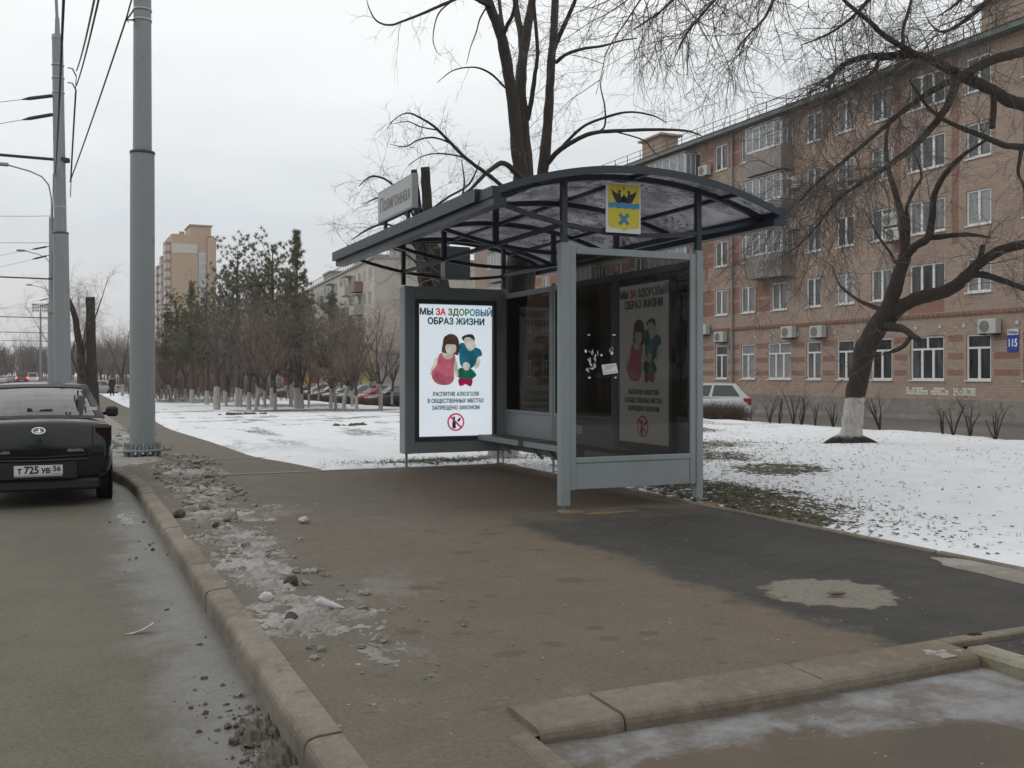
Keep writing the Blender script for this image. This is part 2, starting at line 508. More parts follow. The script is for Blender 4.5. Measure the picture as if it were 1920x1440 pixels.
def mat_snow():
    t = NT('thin_snow')
    x, y, z = t.xyz()
    big = t.noise(0.5, 4, 0.6); mid = t.noise(2.2, 5, 0.65)
    fl = t.noise(15, 4, 0.65, t.map((1, 0.6, 1), (0, 0, 0), (0, 0, 0.4))); fl2 = t.noise(34, 3, 0.6)
    snow = t.mix(mid, (0.60, 0.62, 0.65), (0.76, 0.775, 0.80))
    soil = t.mix(fl2, (0.035, 0.028, 0.018), (0.10, 0.085, 0.055))
    green = t.mix(t.step(0.45, 0.6, t.noise(4, 4)), soil, (0.055, 0.062, 0.026))
    def spot(cx, cy, rx, ry):
        dx = t.math('DIVIDE', t.math('SUBTRACT', x, cx), rx); dy = t.math('DIVIDE', t.math('SUBTRACT', y, cy), ry)
        r = t.math('SQRT', t.math('ADD', t.math('MULTIPLY', dx, dx), t.math('MULTIPLY', dy, dy)))
        return t.step(1.0, 0.35, r)
    zones = None
    for a in ((7.2, 10.0, 1.15, 2.9), (7.0, 12.6, 0.7, 1.8), (6.75, 8.4, 0.35, 1.8), (9.6, 13.6, 0.9, 1.8), (5.6, 15.4, 1.4, 0.6), (8.2, 15.4, 1.2, 1.0), (10.5, 15.5, 1.3, 2.0), (9.3, 11.5, 0.9, 1.2), (11, 46, 6.5, 6), (12, 60, 6, 7), (9, 75, 6, 10), (12.8, 20, 1.5, 3)):
        q = spot(*a); zones = q if zones is None else t.math('MAXIMUM', zones, q)
    # the barer the zone, the lower the fleck threshold
    thr = t.math('SUBTRACT', t.math('SUBTRACT', 0.64, t.math('MULTIPLY', zones, 0.20)), t.math('MULTIPLY', t.step(0.45, 0.75, big), 0.075))
    f = t.step(thr, t.math('ADD', thr, 0.05), t.math('ADD', t.math('MULTIPLY', fl, 0.6), t.math('MULTIPLY', t.noise(6, 5, 0.7), 0.4)))
    # thawed earth showing through in long drifts further off
    drift = t.noise(0.8, 5, 0.65, t.map((0.9, 0.3, 1), (3, 1, 0)))
    f = t.math('MAXIMUM', f, t.math('MULTIPLY', t.step(0.53, 0.62, drift), t.math('MULTIPLY', t.step(15, 26, y), t.step(0.40, 0.56, fl))))
    # trodden cross paths
    for cy, wd in ((33, 0.35), (47, 0.6), (62, 0.8)):
        p = t.step(wd, wd * 0.4, t.math('ABSOLUTE', t.math('SUBTRACT', t.math('ADD', y, t.math('MULTIPLY', t.noise(0.35, 3), 5)), cy + 2.5)))
        f = t.math('MAXIMUM', f, t.math('MULTIPLY', p, t.step(0.38, 0.52, t.noise(7, 5, 0.7))))
    col = t.mix(f, snow, green)
    # greyed, grain-soiled snow
    col = t.mix(t.math('MULTIPLY', t.step(0.5, 0.75, t.noise(1.3, 6, 0.7)), 0.22), col, (0.40, 0.38, 0.35))
    h = t.math('ADD', t.math('ADD', t.math('MULTIPLY', mid, 0.8), t.math('MULTIPLY', fl2, 0.4)), t.math('MULTIPLY', f, 0.2))
    t.princ(col, 0.7, 0, t.bump(h, 0.8, 0.05), 0.3)
    return t.mat

M_pave = mat_pavement(); M_road = mat_road(); M_drive = mat_driveway(); M_snow = mat_snow()
M_kerb = mat_concrete('kerb_concrete', (0.205, 0.18, 0.145))
M_lowkerb = mat_concrete('clay_stained_concrete', (0.185, 0.158, 0.125), (0.12, 0.095, 0.07))
M_conc = mat_concrete('pale_concrete', (0.25, 0.215, 0.165), (0.17, 0.14, 0.10))
M_yel = mat_concrete('yellow_flaked_concrete', (0.25, 0.24, 0.18), (0.15, 0.13, 0.09), yellow=True)
M_yard = plain('yard_asphalt', (0.105, 0.095, 0.085), 0.85, var=0.25, scale=0.8, bump=0.2, dirt=(0.20, 0.185, 0.165), dirt_amt=0.5)
M_far = plain('bare_earth', (0.11, 0.095, 0.075), 0.95, var=0.3, scale=0.05, dirt=(0.45, 0.45, 0.46), dirt_amt=0.6)

def nz(x, y, s=1.0, o=0.0):
    return mnoise.noise(Vector((x * s + o, y * s - o, o * 0.37)))

def frange(a, b, n):
    return [a + (b - a) * i / n for i in range(n + 1)]

def grid_into(mb, xs_of, ys, zf, mi=0):
    """rows of points; xs_of(y) gives the same number of x for every row"""
    rows = [(y, xs_of(y)) for y in ys]
    n = len(rows[0][1])
    vv = [(x, y, zf(x, y)) for y, xs in rows for x in xs]
    ff = [(j * n + i, j * n + i + 1, (j + 1) * n + i + 1, (j + 1) * n + i) for j in range(len(rows) - 1) for i in range(n - 1)]
    mb.add(vv, ff, mi, True)

def kerbw(u):
    """street-side face of the kerb: straight beside the stop, then the bay closes"""
    return 0.87 - 0.42 * sstep(14.0, 18.6, u) - 1.05 * sstep(17.5, 29, u)

def path_r(u):
    return 2.62 + 0.85 * sstep(26, 55, u) + 0.4 * (1 - sstep(17, 30, u)) + 0.55 * (1 - sstep(14.7, 18.5, u))

# wide base to the horizon
mb = MB(); mb.add([(-1500, -600, -1.3), (1500, -600, -1.3), (1500, 1500, -1.3), (-1500, 1500, -1.3)], [(0, 1, 2, 3)])
tag(mb.build('ground', M_far), kind='structure')

YS_ROAD = frange(-4, 30, 68) + frange(30, 120, 60)[1:] + frange(120, 900, 40)[1:]
mb = MB()
grid_into(mb, lambda y: [-24, -16, -10, -6, -4, -3] + frange(-2.5, kerbw(y) + 0.02, 10), YS_ROAD,
          lambda x, y: -0.15 + G(y) + 0.012 * nz(x, y, 0.7) + 0.006 * nz(x, y, 2.3, 5) + (0.02 * max(0, nz(x, y, 1.9, 9)) if x > kerbw(y) - 0.5 and y < 20 else 0))
tag(mb.build('road', M_road), kind='structure')

# pavement: platform, strip beside the driveway, walk beyond
mb = MB()
zp = lambda x, y: G(y) + 0.006 * nz(x, y, 0.8) + 0.003 * nz(x, y, 3, 4)
grid_into(mb, lambda y: frange(kerbw(y) + 0.14, 6.36, 26), frange(3.9, 14.7, 50), zp)
grid_into(mb, lambda y: frange(kerbw(y) + 0.14, 1.62, 8), frange(-3, 3.9, 24), zp)
grid_into(mb, lambda y: [1.62, 1.68, 1.735], frange(3.58, 3.9, 4), zp)
grid_into(mb, lambda y: frange(4.36, 6.36, 6), frange(-3, 3.9, 12), lambda x, y: -0.01 + zp(x, y))
grid_into(mb, lambda y: frange(kerbw(y) + 0.14 + 0.9 * sstep(16, 19, y) + max(0, 0.45 - kerbw(y)) + 0.3 * sstep(26, 55, y), path_r(y), 8), frange(14.7, 40, 50) + frange(40, 300, 50)[1:], zp)
tag(mb.build('pavement', M_pave), kind='structure')

# verge between kerb and walk
mb = MB()
M_verge = plain('frozen_dirt_verge', (0.20, 0.19, 0.175), 0.9, var=0.4, scale=3.2, bump=0.6, dirt=(0.40, 0.40, 0.40), dirt_amt=0.75)
grid_into(mb, lambda y: frange(kerbw(y) + 0.12, 2.0 + 0.3 * sstep(26, 55, y), 10), frange(16.2, 40, 60) + frange(40, 300, 60)[1:],
          lambda x, y: G(y) - 0.02 + 0.03 * sstep(16.2, 17.5, y) * sstep(1.75, 1.4, x - 0.3 * sstep(26, 55, y) + 0.12 * nz(x, y, 1.7)) + 0.025 * nz(x, y, 3.1))
tag(mb.build('verge', M_verge), kind='structure')

# kerb stones
mb = MB()
rk = random.Random(4)
y = -3.0
while y < 130:
    Ls = 0.985 if y < 40 else 2.98
    x0, x1 = kerbw(y), kerbw(y + Ls)
    dx = rk.uniform(-0.004, 0.004); dz = rk.uniform(-0.004, 0.004)
    prof = [(0, -0.22), (0, -0.05), (0.004, -0.028), (0.014, -0.012), (0.03, -0.004), (0.06, 0.002), (0.152, 0.006), (0.152, -0.15)]
    vv = []
    for (yy, xx) in ((y + 0.002, x0), (y + Ls - 0.002, x1)):
        for px_, pz in prof: vv.append((xx + px_ + dx, yy, pz + dz + G(yy)))
    n = len(prof)
    ff = [(i, i + n, i + 1 + n, i + 1) for i in range(n - 1)] + [tuple(range(n)), tuple(range(2 * n - 1, n - 1, -1))]
    mb.add(vv, ff)
    y += Ls + 0.004
tag(mb.build('kerb', M_kerb), kind='structure')

# lowered driveway in front of the platform and its kerb stones
mb = MB()
grid_into(mb, lambda y: frange(1.62, 4.30, 14), frange(-3, 3.66, 30), lambda x, y: -0.045 + 0.008 * nz(x, y, 1.7) + 0.012 * sstep(2.1, 1.62, x))
tag(mb.build('driveway', M_drive), kind='structure')

def flat_kerb(mb, x0, x1, y0, y1, zt, zb, r=0.035, j=0.0):
    """stone lying flat, its front (low y) edge rounded"""
    prof = [(y0, zb), (y0, zt - r * 1.3), (y0 + r * 0.25, zt - r * 0.6), (y0 + r * 0.7, zt - r * 0.2), (y0 + r * 1.4, zt), (y1 - 0.02, zt + 0.004), (y1, zt - 0.01), (y1, zb)]
    nx = 6
    vv = [(x0 + (x1 - x0) * i / nx, py + j * (i / nx), pz + 0.003 * nz(i + x0 * 7, py * 9)) for i in range(nx + 1) for py, pz in prof]
    n = len(prof)
    ff = [(i * n + k, i * n + k + 1, (i + 1) * n + k + 1, (i + 1) * n + k) for i in range(nx) for k in range(n - 1)]
    ff += [tuple(range(n))[::-1], tuple(range(nx * n, nx * n + n))]
    mb.add(vv, ff)
mb = MB()
flat_kerb(mb, 1.73, 2.115, 3.575, 3.905, 0.018, -0.2, 0.028)
flat_kerb(mb, 2.125, 3.195, 3.58, 3.90, 0.026, -0.2, 0.03)
flat_kerb(mb, 3.205, 4.21, 3.60, 3.90, 0.026, -0.2, j=0.03)
mb.cbox(4.26, 6.36, 3.865, 3.955, -0.15, 0.02, 0.008)
tag(mb.build('driveway_kerb', M_lowkerb), kind='structure')
mb = MB()
mb.cbox(4.235, 4.40, 2.2, 3.76, -0.2, 0.028, 0.02)
tag(mb.build('kerb_block', M_yel), kind='structure')
mb = MB()
mb.cbox(1.60, 1.70, -2.5, 3.60, -0.2, 0.012, 0.012)
tag(mb.build('driveway_edging', M_lowkerb), kind='structure')

# strips across the walk, edging behind the platform, patches of concrete
mb = MB()
grid_into(mb, lambda y: frange(1.15, path_r(15) + 2.9, 12), [14.60, 14.68, 14.75], lambda x, y: 0.006 + zp(x, y) + 0.002 * nz(x, y, 3))
grid_into(mb, lambda y: frange(1.55, 3.2, 8), [17.42, 17.50, 17.57], lambda x, y: 0.006 + zp(x, y) + 0.002 * nz(x, y, 3))
tag(mb.build('paving_strip', M_conc), kind='structure')
mb = MB()
y = 1.0
while y < 14.6:
    mb.cbox(6.345 + 0.015 * nz(0, y, 1.1), 6.42 + 0.015 * nz(0, y, 1.1), y, y + 0.97, -0.15, 0.022 + 0.01 * nz(3, y, 1.3), 0.01)
    y += 0.985
tag(mb.build('edging', M_kerb), kind='structure')

def disc_patch(mb, cx, cy, rx, ry, h, seed, amp=0.18, rings=7, n=44, mi=0, zf=None, rough=0.4):
    """irregular low patch: rises h above the ground and thins to its ragged rim"""
    vv = [(cx, cy, (zf(cx, cy) if zf else 0) + h)]
    for j in range(1, rings + 1):
        q = j / rings
        for k in range(n):
            a = 2 * math.pi * k / n
            rr = 1 + amp * nz(math.cos(a) * 1.7 + seed * 3.1, math.sin(a) * 1.7, 1, seed) + amp * 0.6 * nz(math.cos(a) * 5, math.sin(a) * 5, 1, seed + 7)
            x = cx + rx * rr * q * math.cos(a); y = cy + ry * rr * q * math.sin(a)
            hh = h * (1 - q ** 3) * (1 + rough * nz(x, y, 7, seed)) if j < rings else -0.012
            vv.append((x, y, (zf(x, y) if zf else 0) + hh))
    ff = [(0, 1 + k, 1 + (k + 1) % n) for k in range(n)]
    for j in range(rings - 1):
        for k in range(n):
            a = 1 + j * n + k; b = 1 + j * n + (k + 1) % n
            ff.append((a, a + n, b + n, b))
    mb.add(vv, ff, mi, True)

mb = MB(); disc_patch(mb, 6.20, 4.95, 0.22, 0.95, 0.022, 5, 0.22)
tag(mb.build('concrete_footing', mat_concrete('grey_footing', (0.21, 0.195, 0.165), (0.30, 0.29, 0.27))), kind='structure')
M_rust = plain('sandy_stain', (0.17, 0.105, 0.055), 0.9, var=0.35, scale=9, bump=0.3)
mb = MB()
for i, (x, y) in enumerate(((4.78, 9.28), (6.44, 9.30), (4.77, 14.66), (6.4, 12.9), (6.38, 14.5))):
    disc_patch(mb, x + 0.05, y - 0.02, 0.17, 0.15, 0.007, 11 + i, 0.35)
disc_patch(mb, 5.25, 9.05, 0.42, 0.09, 0.006, 21, 0.3)
tag(mb.build('sand_spill', M_rust), kind='structure')

# snow-covered lawn
def lawn_d(x, y):
    return max(min(y - 14.78, x - path_r(y) - 0.02), x - 6.44)
def lawn_z(x, y):
    d = lawn_d(x, y) + 0.16 * nz(x, y, 1.5, 2) + 0.07 * nz(x, y, 5, 3)
    z = -0.07 + 0.10 * sstep(-0.1, 0.35, d)
    z += 0.16 * sstep(7.5, 12, x) * sstep(40, 26, y)
    z += (0.035 * nz(x, y, 0.45, 8) + 0.022 * nz(x, y, 1.7, 1) + 0.012 * nz(x, y, 5.0, 6)) * sstep(0, 0.8, d)
    z -= 0.5 * sstep(16.6, 18.2, x)
    return z + G(y)
mb = MB()
grid_into(mb, lambda y: [6.0 + 0.13 * i for i in range(95)], frange(-3, 14.04, 130), lawn_z)
grid_into(mb, lambda y: [2.4 + 0.12 * i for i in range(31)] + [6.0 + 0.13 * i for i in range(1, 95)], frange(14.04, 32, 135), lawn_z)
grid_into(mb, lambda y: [2.4 + 0.5 * i for i in range(33)], frange(32, 150, 160), lawn_z)
tag(mb.build('snowy_lawn', M_snow), kind='structure')

mb = MB()
grid_into(mb, lambda y: frange(17.0, 31.2, 16), frange(-10, 160, 90), lambda x, y: -0.31 + G(y) + 0.01 * nz(x, y, 0.5))
tag(mb.build('yard_road', M_yard), kind='structure')
mb = MB()
M_gkerb = mat_concrete('grey_kerb', (0.20, 0.195, 0.185), (0.13, 0.125, 0.115))
grid_into(mb, lambda y: [31.18, 31.19, 31.35, 32.5], frange(-10, 160, 60), lambda x, y: G(y) + (-0.4 if x < 31.185 else -0.14))
tag(mb.build('building_walk', M_gkerb), kind='structure')

# ------------------------------------------------------------------ loose stuff on the ground
M_dsnow = NT('dirty_ice')
_n = M_dsnow.noise(16, 6, 0.75); _b = M_dsnow.noise(2.2, 4, 0.6)
_c = M_dsnow.mix(_n, (0.10, 0.093, 0.082), (0.42, 0.415, 0.405))
_c = M_dsnow.mix(M_dsnow.math('MULTIPLY', M_dsnow.step(0.42, 0.60, _b), 0.75), _c, (0.13, 0.115, 0.095))
M_dsnow.princ(_c, 0.6, 0, M_dsnow.bump(M_dsnow.math('ADD', _n, M_dsnow.noise(40, 4, 0.7)), 0.6, 0.012), 0.4)
M_dsnow = M_dsnow.mat

def lumpy(mb, cx, cy, rx, ry, h, seed, rot=0.0, n=100, zbase=0.0, thr=0.0, fs=5.0):
    """patch of trodden, frozen snow: lumps that sink into the ground at an irregular rim"""
    ca, sa = math.cos(rot), math.sin(rot)
    hv = []; pv = []
    for j in range(n + 1):
        for i in range(n + 1):
            a = -1 + 2 * i / n; b = -1 + 2 * j / n
            lx, ly = a * rx, b * ry
            x = cx + lx * ca - ly * sa; y = cy + lx * sa + ly * ca
            q = 1 - (a * a + b * b) ** 0.5
            v = q * 0.9 + 0.7 * nz(x, y, fs * 0.5, seed) + 0.6 * nz(x, y, fs * 1.5, seed + 3) + 0.70 * nz(x, y, fs * 4.2, seed + 5) + 0.32 * nz(x, y, fs * 9, seed + 9) - 0.40 - thr
            v = min(v, 1.3)
            if a * a + b * b > 1: v = min(v, -0.05)
            hh = h * v
            hv.append(v); pv.append((x, y, zbase + G(y) + (hh if v > 0 else max(hh, -0.02)) - 0.002))
    ff = []
    for j in range(n):
        for i in range(n):
            a = j * (n + 1) + i
            q = (a, a + 1, a + n + 2, a + n + 1)
            if max(hv[k] for k in q) > -0.05: ff.append(q)
    used = sorted({k for q in ff for k in q}); ix = {k: i for i, k in enumerate(used)}
    mb.add([pv[k] for k in used], [tuple(ix[k] for k in q) for q in ff], 0, True)
mb = MB()
lumpy(mb, 1.45, 4.95, 0.30, 0.26, 0.008, 1.3, 0.5, thr=0.1)
lumpy(mb, 1.36, 5.75, 0.40, 0.44, 0.032, 2.1, thr=-0.1)
lumpy(mb, 1.62, 5.9, 0.25, 0.25, 0.02, 2.7)
lumpy(mb, 1.30, 6.35, 0.34, 0.80, 0.034, 3.7)
lumpy(mb, 1.32, 7.6, 0.36, 0.9, 0.036, 4.2)
lumpy(mb, 1.40, 8.9, 0.44, 1.0, 0.034, 5.9)
lumpy(mb, 1.55, 10.6, 0.48, 1.1, 0.026, 6.4)
lumpy(mb, 1.60, 12.6, 0.50, 1.3, 0.03, 7.4)
lumpy(mb, 1.7, 15.5, 0.55, 1.7, 0.035, 8.8)
lumpy(mb, 2.1, 10.9, 0.5, 0.45, 0.012, 12.5)
lumpy(mb, 0.66, 11.9, 0.16, 1.4, 0.02, 15.7, zbase=-0.15, thr=0.1)
lumpy(mb, 4.03, 3.765, 0.17, 0.115, 0.006, 16.1, zbase=0.0265, thr=-0.25)
lumpy(mb, 1.80, 3.76, 0.05, 0.12, 0.003, 17.4, zbase=0.019, thr=-0.25)
tag(mb.build('dirty_snow', M_dsnow), kind='stuff')

M_stone = plain('frozen_clod', (0.19, 0.175, 0.15), 0.8, var=0.35, scale=22, bump=0.5, dirt=(0.42, 0.41, 0.40), dirt_amt=0.5)
M_dclod = plain('dark_clod', (0.075, 0.064, 0.05), 0.85, var=0.4, scale=20, bump=0.5, dirt=(0.20, 0.19, 0.18), dirt_amt=0.4)
def icos():
    t = (1 + 5 ** 0.5) / 2
    v = [Vector(p).normalized() for p in ((-1, t, 0), (1, t, 0), (-1, -t, 0), (1, -t, 0), (0, -1, t), (0, 1, t), (0, -1, -t), (0, 1, -t), (t, 0, -1), (t, 0, 1), (-t, 0, -1), (-t, 0, 1))]
    f = [(0, 11, 5), (0, 5, 1), (0, 1, 7), (0, 7, 10), (0, 10, 11), (1, 5, 9), (5, 11, 4), (11, 10, 2), (10, 7, 6), (7, 1, 8), (3, 9, 4), (3, 4, 2), (3, 2, 6), (3, 6, 8), (3, 8, 9), (4, 9, 5), (2, 4, 11), (6, 2, 10), (8, 6, 7), (9, 8, 1)]
    return v, f
def subdiv(v, f):
    v = list(v); mid = {}; nf = []
    def m(a, b):
        k = (min(a, b), max(a, b))
        if k not in mid: mid[k] = len(v); v.append(((v[a] + v[b]) / 2).normalized())
        return mid[k]
    for a, b, c in f:
        x, y, z = m(a, b), m(b, c), m(c, a)
        nf += [(a, x, z), (b, y, x), (c, z, y), (x, y, z)]
    return v, nf
ICO0 = icos(); ICO1 = subdiv(*ICO0); ICO2 = subdiv(*ICO1)
def clod(mb, c, r, seed, sq=(1, 1, 0.7), lod=1, amp=0.35):
    v, f = (ICO0, ICO1, ICO2)[lod]
    c = Vector(c)
    out = []
    for p in v:
        k = 1 + amp * mnoise.noise(p * 1.3 + Vector((seed * 5.3, seed, -seed))) + amp * 0.6 * mnoise.noise(p * 3.1 + Vector((seed, 0, 0)))
        out.append(c + Vector((p.x * sq[0], p.y * sq[1], p.z * sq[2])) * (r * k))
    mb.add(out, f, 0, lod > 1)

rr = random.Random(11)
mb = MB()
def strew(n, x0, x1, y0, y1, r0, r1, zb=0.0):
    for i in range(n):
        y = rr.uniform(y0, y1); x = rr.uniform(x0, x1)
        r = r0 + (r1 - r0) * rr.random() ** 2.5
        clod(mb, (x, y, zb + G(y) + r * 0.2), r, rr.random() * 50, (1, rr.uniform(.6, 1.2), rr.uniform(.4, .85)), 1 if r > 0.02 else 0, 0.7)
strew(260, 1.2, 2.05, 11.0, 17.8, 0.010, 0.062)
strew(60, 1.75, 2.3, 16.2, 18.2, 0.02, 0.085)
strew(120, 1.1, 1.9, 5.0, 11.5, 0.006, 0.04)
strew(70, 1.2, 2.2, 4.1, 6.2, 0.004, 0.018)
strew(90, 0.9, 2.0, 18, 30, 0.02, 0.09)
strew(60, 4.0, 6.2, 5, 9, 0.003, 0.009)
strew(60, 1.2, 4.0, 3.9, 9, 0.003, 0.008)
strew(40, 1.75, 4.1, 2.6, 3.5, 0.003, 0.008, -0.045)
strew(60, -2.5, 0.6, 3.0, 9, 0.003, 0.010, -0.15)
tag(mb.build('rubble', M_stone), kind='stuff')
mb = MB()
strew(160, 0.66, 0.86, 2.8, 4.6, 0.004, 0.028, -0.14)
lumpy(mb, 0.79, 3.7, 0.12, 1.35, 0.05, 3.3, zbase=-0.145, thr=-0.25, fs=9)
lumpy(mb, 0.70, 3.4, 0.13, 0.8, 0.025, 4.3, zbase=-0.147, thr=0.05, fs=9)
strew(80, 0.55, 0.86, 4.2, 5.3, 0.003, 0.018, -0.148)
strew(40, 0.45, 0.85, 4.9, 12, 0.005, 0.022, -0.148)
tag(mb.build('gutter_dirt', M_dclod), kind='stuff')

# clods one can tell apart
def stone(px, py, wpx, label, mat=None, sq=(1, 1, 0.75), seed=1.0, z0=0.0, amp=0.35, name='frozen_clod', cat='clod', rz=0.0):
    D = (EYE - z0) * F / (py - HZ)
    p = at(px, py, D)
    r = wpx * D / F / 2
    mb = MB(); clod(mb, (0, 0, r * sq[2] * 0.8), r, seed, sq, 2, amp)
    o = mb.build(name, mat or M_stone); o.location = (p.x, p.y, z0 + G(p.y) - 0.002); o.rotation_euler = (0, 0, rz)
    return tag(o, label, cat, 'frozen clods on the pavement')
M_ice = plain('packed_ice', (0.42, 0.41, 0.40), 0.55, var=0.2, scale=14, bump=0.4, dirt=(0.2, 0.17, 0.14), dirt_amt=0.5)
stone(570, 981, 20, 'lone pale grey clod lying by itself in the middle of the pavement', M_ice, seed=2.2)
stone(433, 977, 25, 'big rounded grey clod on the dirty snow strip beside the kerb', seed=3.1, sq=(1, 1, 0.85))
stone(336, 970, 22, 'brown rounded clod on the kerb edge of the snow strip', M_dclod, seed=4.7)
stone(545, 1098, 24, 'brown wedge-shaped clod just above the ice chunk', M_dclod, seed=5.5, sq=(1, .8, .9), amp=.5)
stone(556, 1074, 17, 'largest of three small grey clods lying in a row', seed=6.1)
stone(573, 1076, 10, 'smallest of three small grey clods lying in a row', seed=6.9)
stone(590, 1072, 13, 'last of three small grey clods, farthest from the kerb', seed=7.7)
stone(500, 1127, 26, 'whitish snow lump on the icy patch nearest the kerb', M_ice, seed=8.3, sq=(1, .8, .7))
stone(546, 1163, 24, 'dark grey clod on the lowest icy patch', M_dclod, seed=9.9, sq=(1, .9, .7))
stone(405, 989, 13, 'dark pointed clod on the snow strip below the big grey one', M_dclod, seed=10.4, sq=(1, 1, 1))
stone(461, 1025, 17, 'small round clod at the edge of the dirty snow strip', seed=12.4)
# the long ice chunk
D = EYE * F / (1140 - HZ); p = at(615, 1140, D)
mb = MB()
pts = [Vector((-0.075, 0, 0.045)), Vector((-0.05, 0, 0.045)), Vector((0.0, 0.0, 0.022)), Vector((0.05, -0.005, 0.012)), Vector((0.10, -0.01, 0.004))]
mb.tube(pts, [0.012, 0.036, 0.030, 0.022, 0.006], 9)
for i, v in enumerate(mb.v):
    mb.v[i] = (v[0], v[1], max(-0.002, v[2] * 0.9 + 0.004 * nz(v[0] * 40, v[1] * 40, 1, 2)))
o = mb.build('ice_chunk', M_ice); o.location = (p.x, p.y, 0.0); o.rotation_euler = (0, 0, -0.45)
tag(o, 'long tapering chunk of whitish ice on the pavement', 'ice chunk')

# litter
def scrap(name, px, py, pts2, mat, label, cat, z0=0.0, lift=0.0):
    D = (EYE - z0) * F / (py - HZ); p = at(px, py, D)
    n = 8; vv = []
    (ax, ay), (bx, by), (cx, cy), (dx, dy) = pts2
    for j in range(n + 1):
        for i in range(n + 1):
            s, t = i / n, j / n
            x = (ax * (1 - s) + bx * s) * (1 - t) + (dx * (1 - s) + cx * s) * t
            y = (ay * (1 - s) + by * s) * (1 - t) + (dy * (1 - s) + cy * s) * t
            vv.append((x, y, 0.004 + lift * (s ** 2) + 0.006 * nz(s * 3, t * 3, 1, px)))
    ff = [(j * (n + 1) + i, j * (n + 1) + i + 1, (j + 1) * (n + 1) + i + 1, (j + 1) * (n + 1) + i) for j in range(n) for i in range(n)]
    mb = MB(); mb.add(vv, ff, 0, True)
    o = mb.build(name, mat); o.location = (p.x, p.y, z0); o.rotation_euler = (0, 0, -TH)
    s_ = o.modifiers.new('thick', 'SOLIDIFY'); s_.thickness = 0.0015
    return tag(o, label, cat)
M_paper = plain('dirty_paper', (0.52, 0.50, 0.44), 0.8, var=0.15, scale=20)
M_blue = plain('blue_plastic', (0.03, 0.06, 0.2), 0.4)
M_red = plain('red_plastic', (0.4, 0.02, 0.03), 0.4)
scrap('paper_scrap', 263, 1188, [(-0.085, -0.03), (0.07, 0.02), (0.055, 0.075), (-0.06, -0.01)], M_paper, 'crumpled strip of pale paper lying on the road', 'paper scrap', -0.15, 0.05)
scrap('paper_scrap', 448, 1308, [(-0.02, -0.025), (0.015, -0.02), (0.02, 0.03), (-0.015, 0.02)], plain('foil', (0.7, 0.7, 0.72), 0.3, 0.6), 'tiny shiny foil scrap among the dirt in the gutter', 'foil scrap', -0.15, 0.03)
scrap('plastic_scrap', 597, 874, [(-0.09, -0.03), (0.09, 0.0), (0.12, 0.05), (-0.05, 0.03)], M_red, 'small red plastic scrap at the edge of the snow', 'plastic scrap', 0.01, 0.02)
scrap('bottle_cap', 911, 994, [(-0.016, -0.014), (0.016, -0.014), (0.016, 0.014), (-0.016, 0.014)], M_blue, 'tiny blue bottle cap on the pavement before the shelter', 'bottle cap', 0.0, 0.008)
mb = MB(); clod(mb, (0, 0, 0.012), 0.05, 3.3, (1.25, 0.5, 0.3), 2, 0.25)
o = mb.build('brick_fragment', plain('brick_shard', (0.17, 0.12, 0.09), 0.9, var=0.3, scale=30, bump=0.4)); D = EYE * F / (1119 - HZ); p = at(1567, 1119, D); o.location = (p.x, p.y, 0.013); o.rotation_euler = (0, 0, -TH)
tag(o, 'flat brown brick fragment lying on the round concrete patch', 'brick fragment')
mb = MB(); clod(mb, (0, 0, 0.012), 0.04, 7.3, (1.2, 0.6, 0.5), 2, 0.5)
o = mb.build('dead_leaf', plain('dead_leaf', (0.03, 0.025, 0.015), 0.9, var=0.3, scale=30)); D = EYE * F / (1196 - HZ); p = at(1825, 1196, D); o.location = (p.x, p.y, 0.0)
tag(o, 'dark crumpled leaf on the asphalt by the driveway kerb', 'leaf')

# leaf litter and grass poking through the snow
M_leaf = plain('leaf_litter', (0.075, 0.05, 0.028), 0.9, var=0.5, scale=3)
mb = MB(); rl = random.Random(5)
def leaf(x, y, s):
    z = lawn_z(x, y) + 0.004
    a = rl.uniform(0, 6.28); ca, sa = math.cos(a), math.sin(a)
    l, w = s, s * rl.uniform(.35, .7)
    t1, t2 = rl.uniform(-.4, .5) * s, rl.uniform(-.3, .5) * s
    q = [(-l, 0, 0), (0, -w, t1), (l, 0, t2), (0, w, t1 * .3)]
    mb.add([(x + px_ * ca - py_ * sa, y + px_ * sa + py_ * ca, z + max(-0.003, pz) + 0.002) for px_, py_, pz in q], [(0, 1, 2, 3)])
ZONES = [(7.15, 10.0, 1.05, 2.7, 2600), (6.85, 12.6, 0.5, 1.6, 500), (6.8, 8.2, 0.35, 2.0, 350), (9.6, 13.6, 1.1, 2.0, 450), (5.6, 15.4, 1.4, 0.6, 500), (8.2, 15.4, 1.2, 1.0, 350), (10.5, 15.5, 1.5, 2.2, 900), (9.3, 11.5, 1.2, 1.6, 350), ]
for cx, cy, rx, ry, n in ZONES:
    for i in range(n):
        x = rl.gauss(cx, rx * 0.55); y = rl.gauss(cy, ry * 0.55)
        if lawn_d(x, y) > 0.05 and x < 17: leaf(x, y, rl.uniform(0.012, 0.034))
for k in range(190):
    cx, cy = rl.uniform(6.6, 16.6), rl.uniform(3.5, 24)
    if lawn_d(cx, cy) < 0.1: continue
    sr = rl.uniform(0.05, 0.42)
    for i in range(rl.randint(3, 26)):
        x, y = rl.gauss(cx, sr * 1.5), rl.gauss(cy, sr)
        if lawn_d(x, y) > 0.05 and x < 17: leaf(x, y, rl.uniform(0.008, 0.028))
tag(mb.build('leaf_litter', M_leaf), kind='stuff')
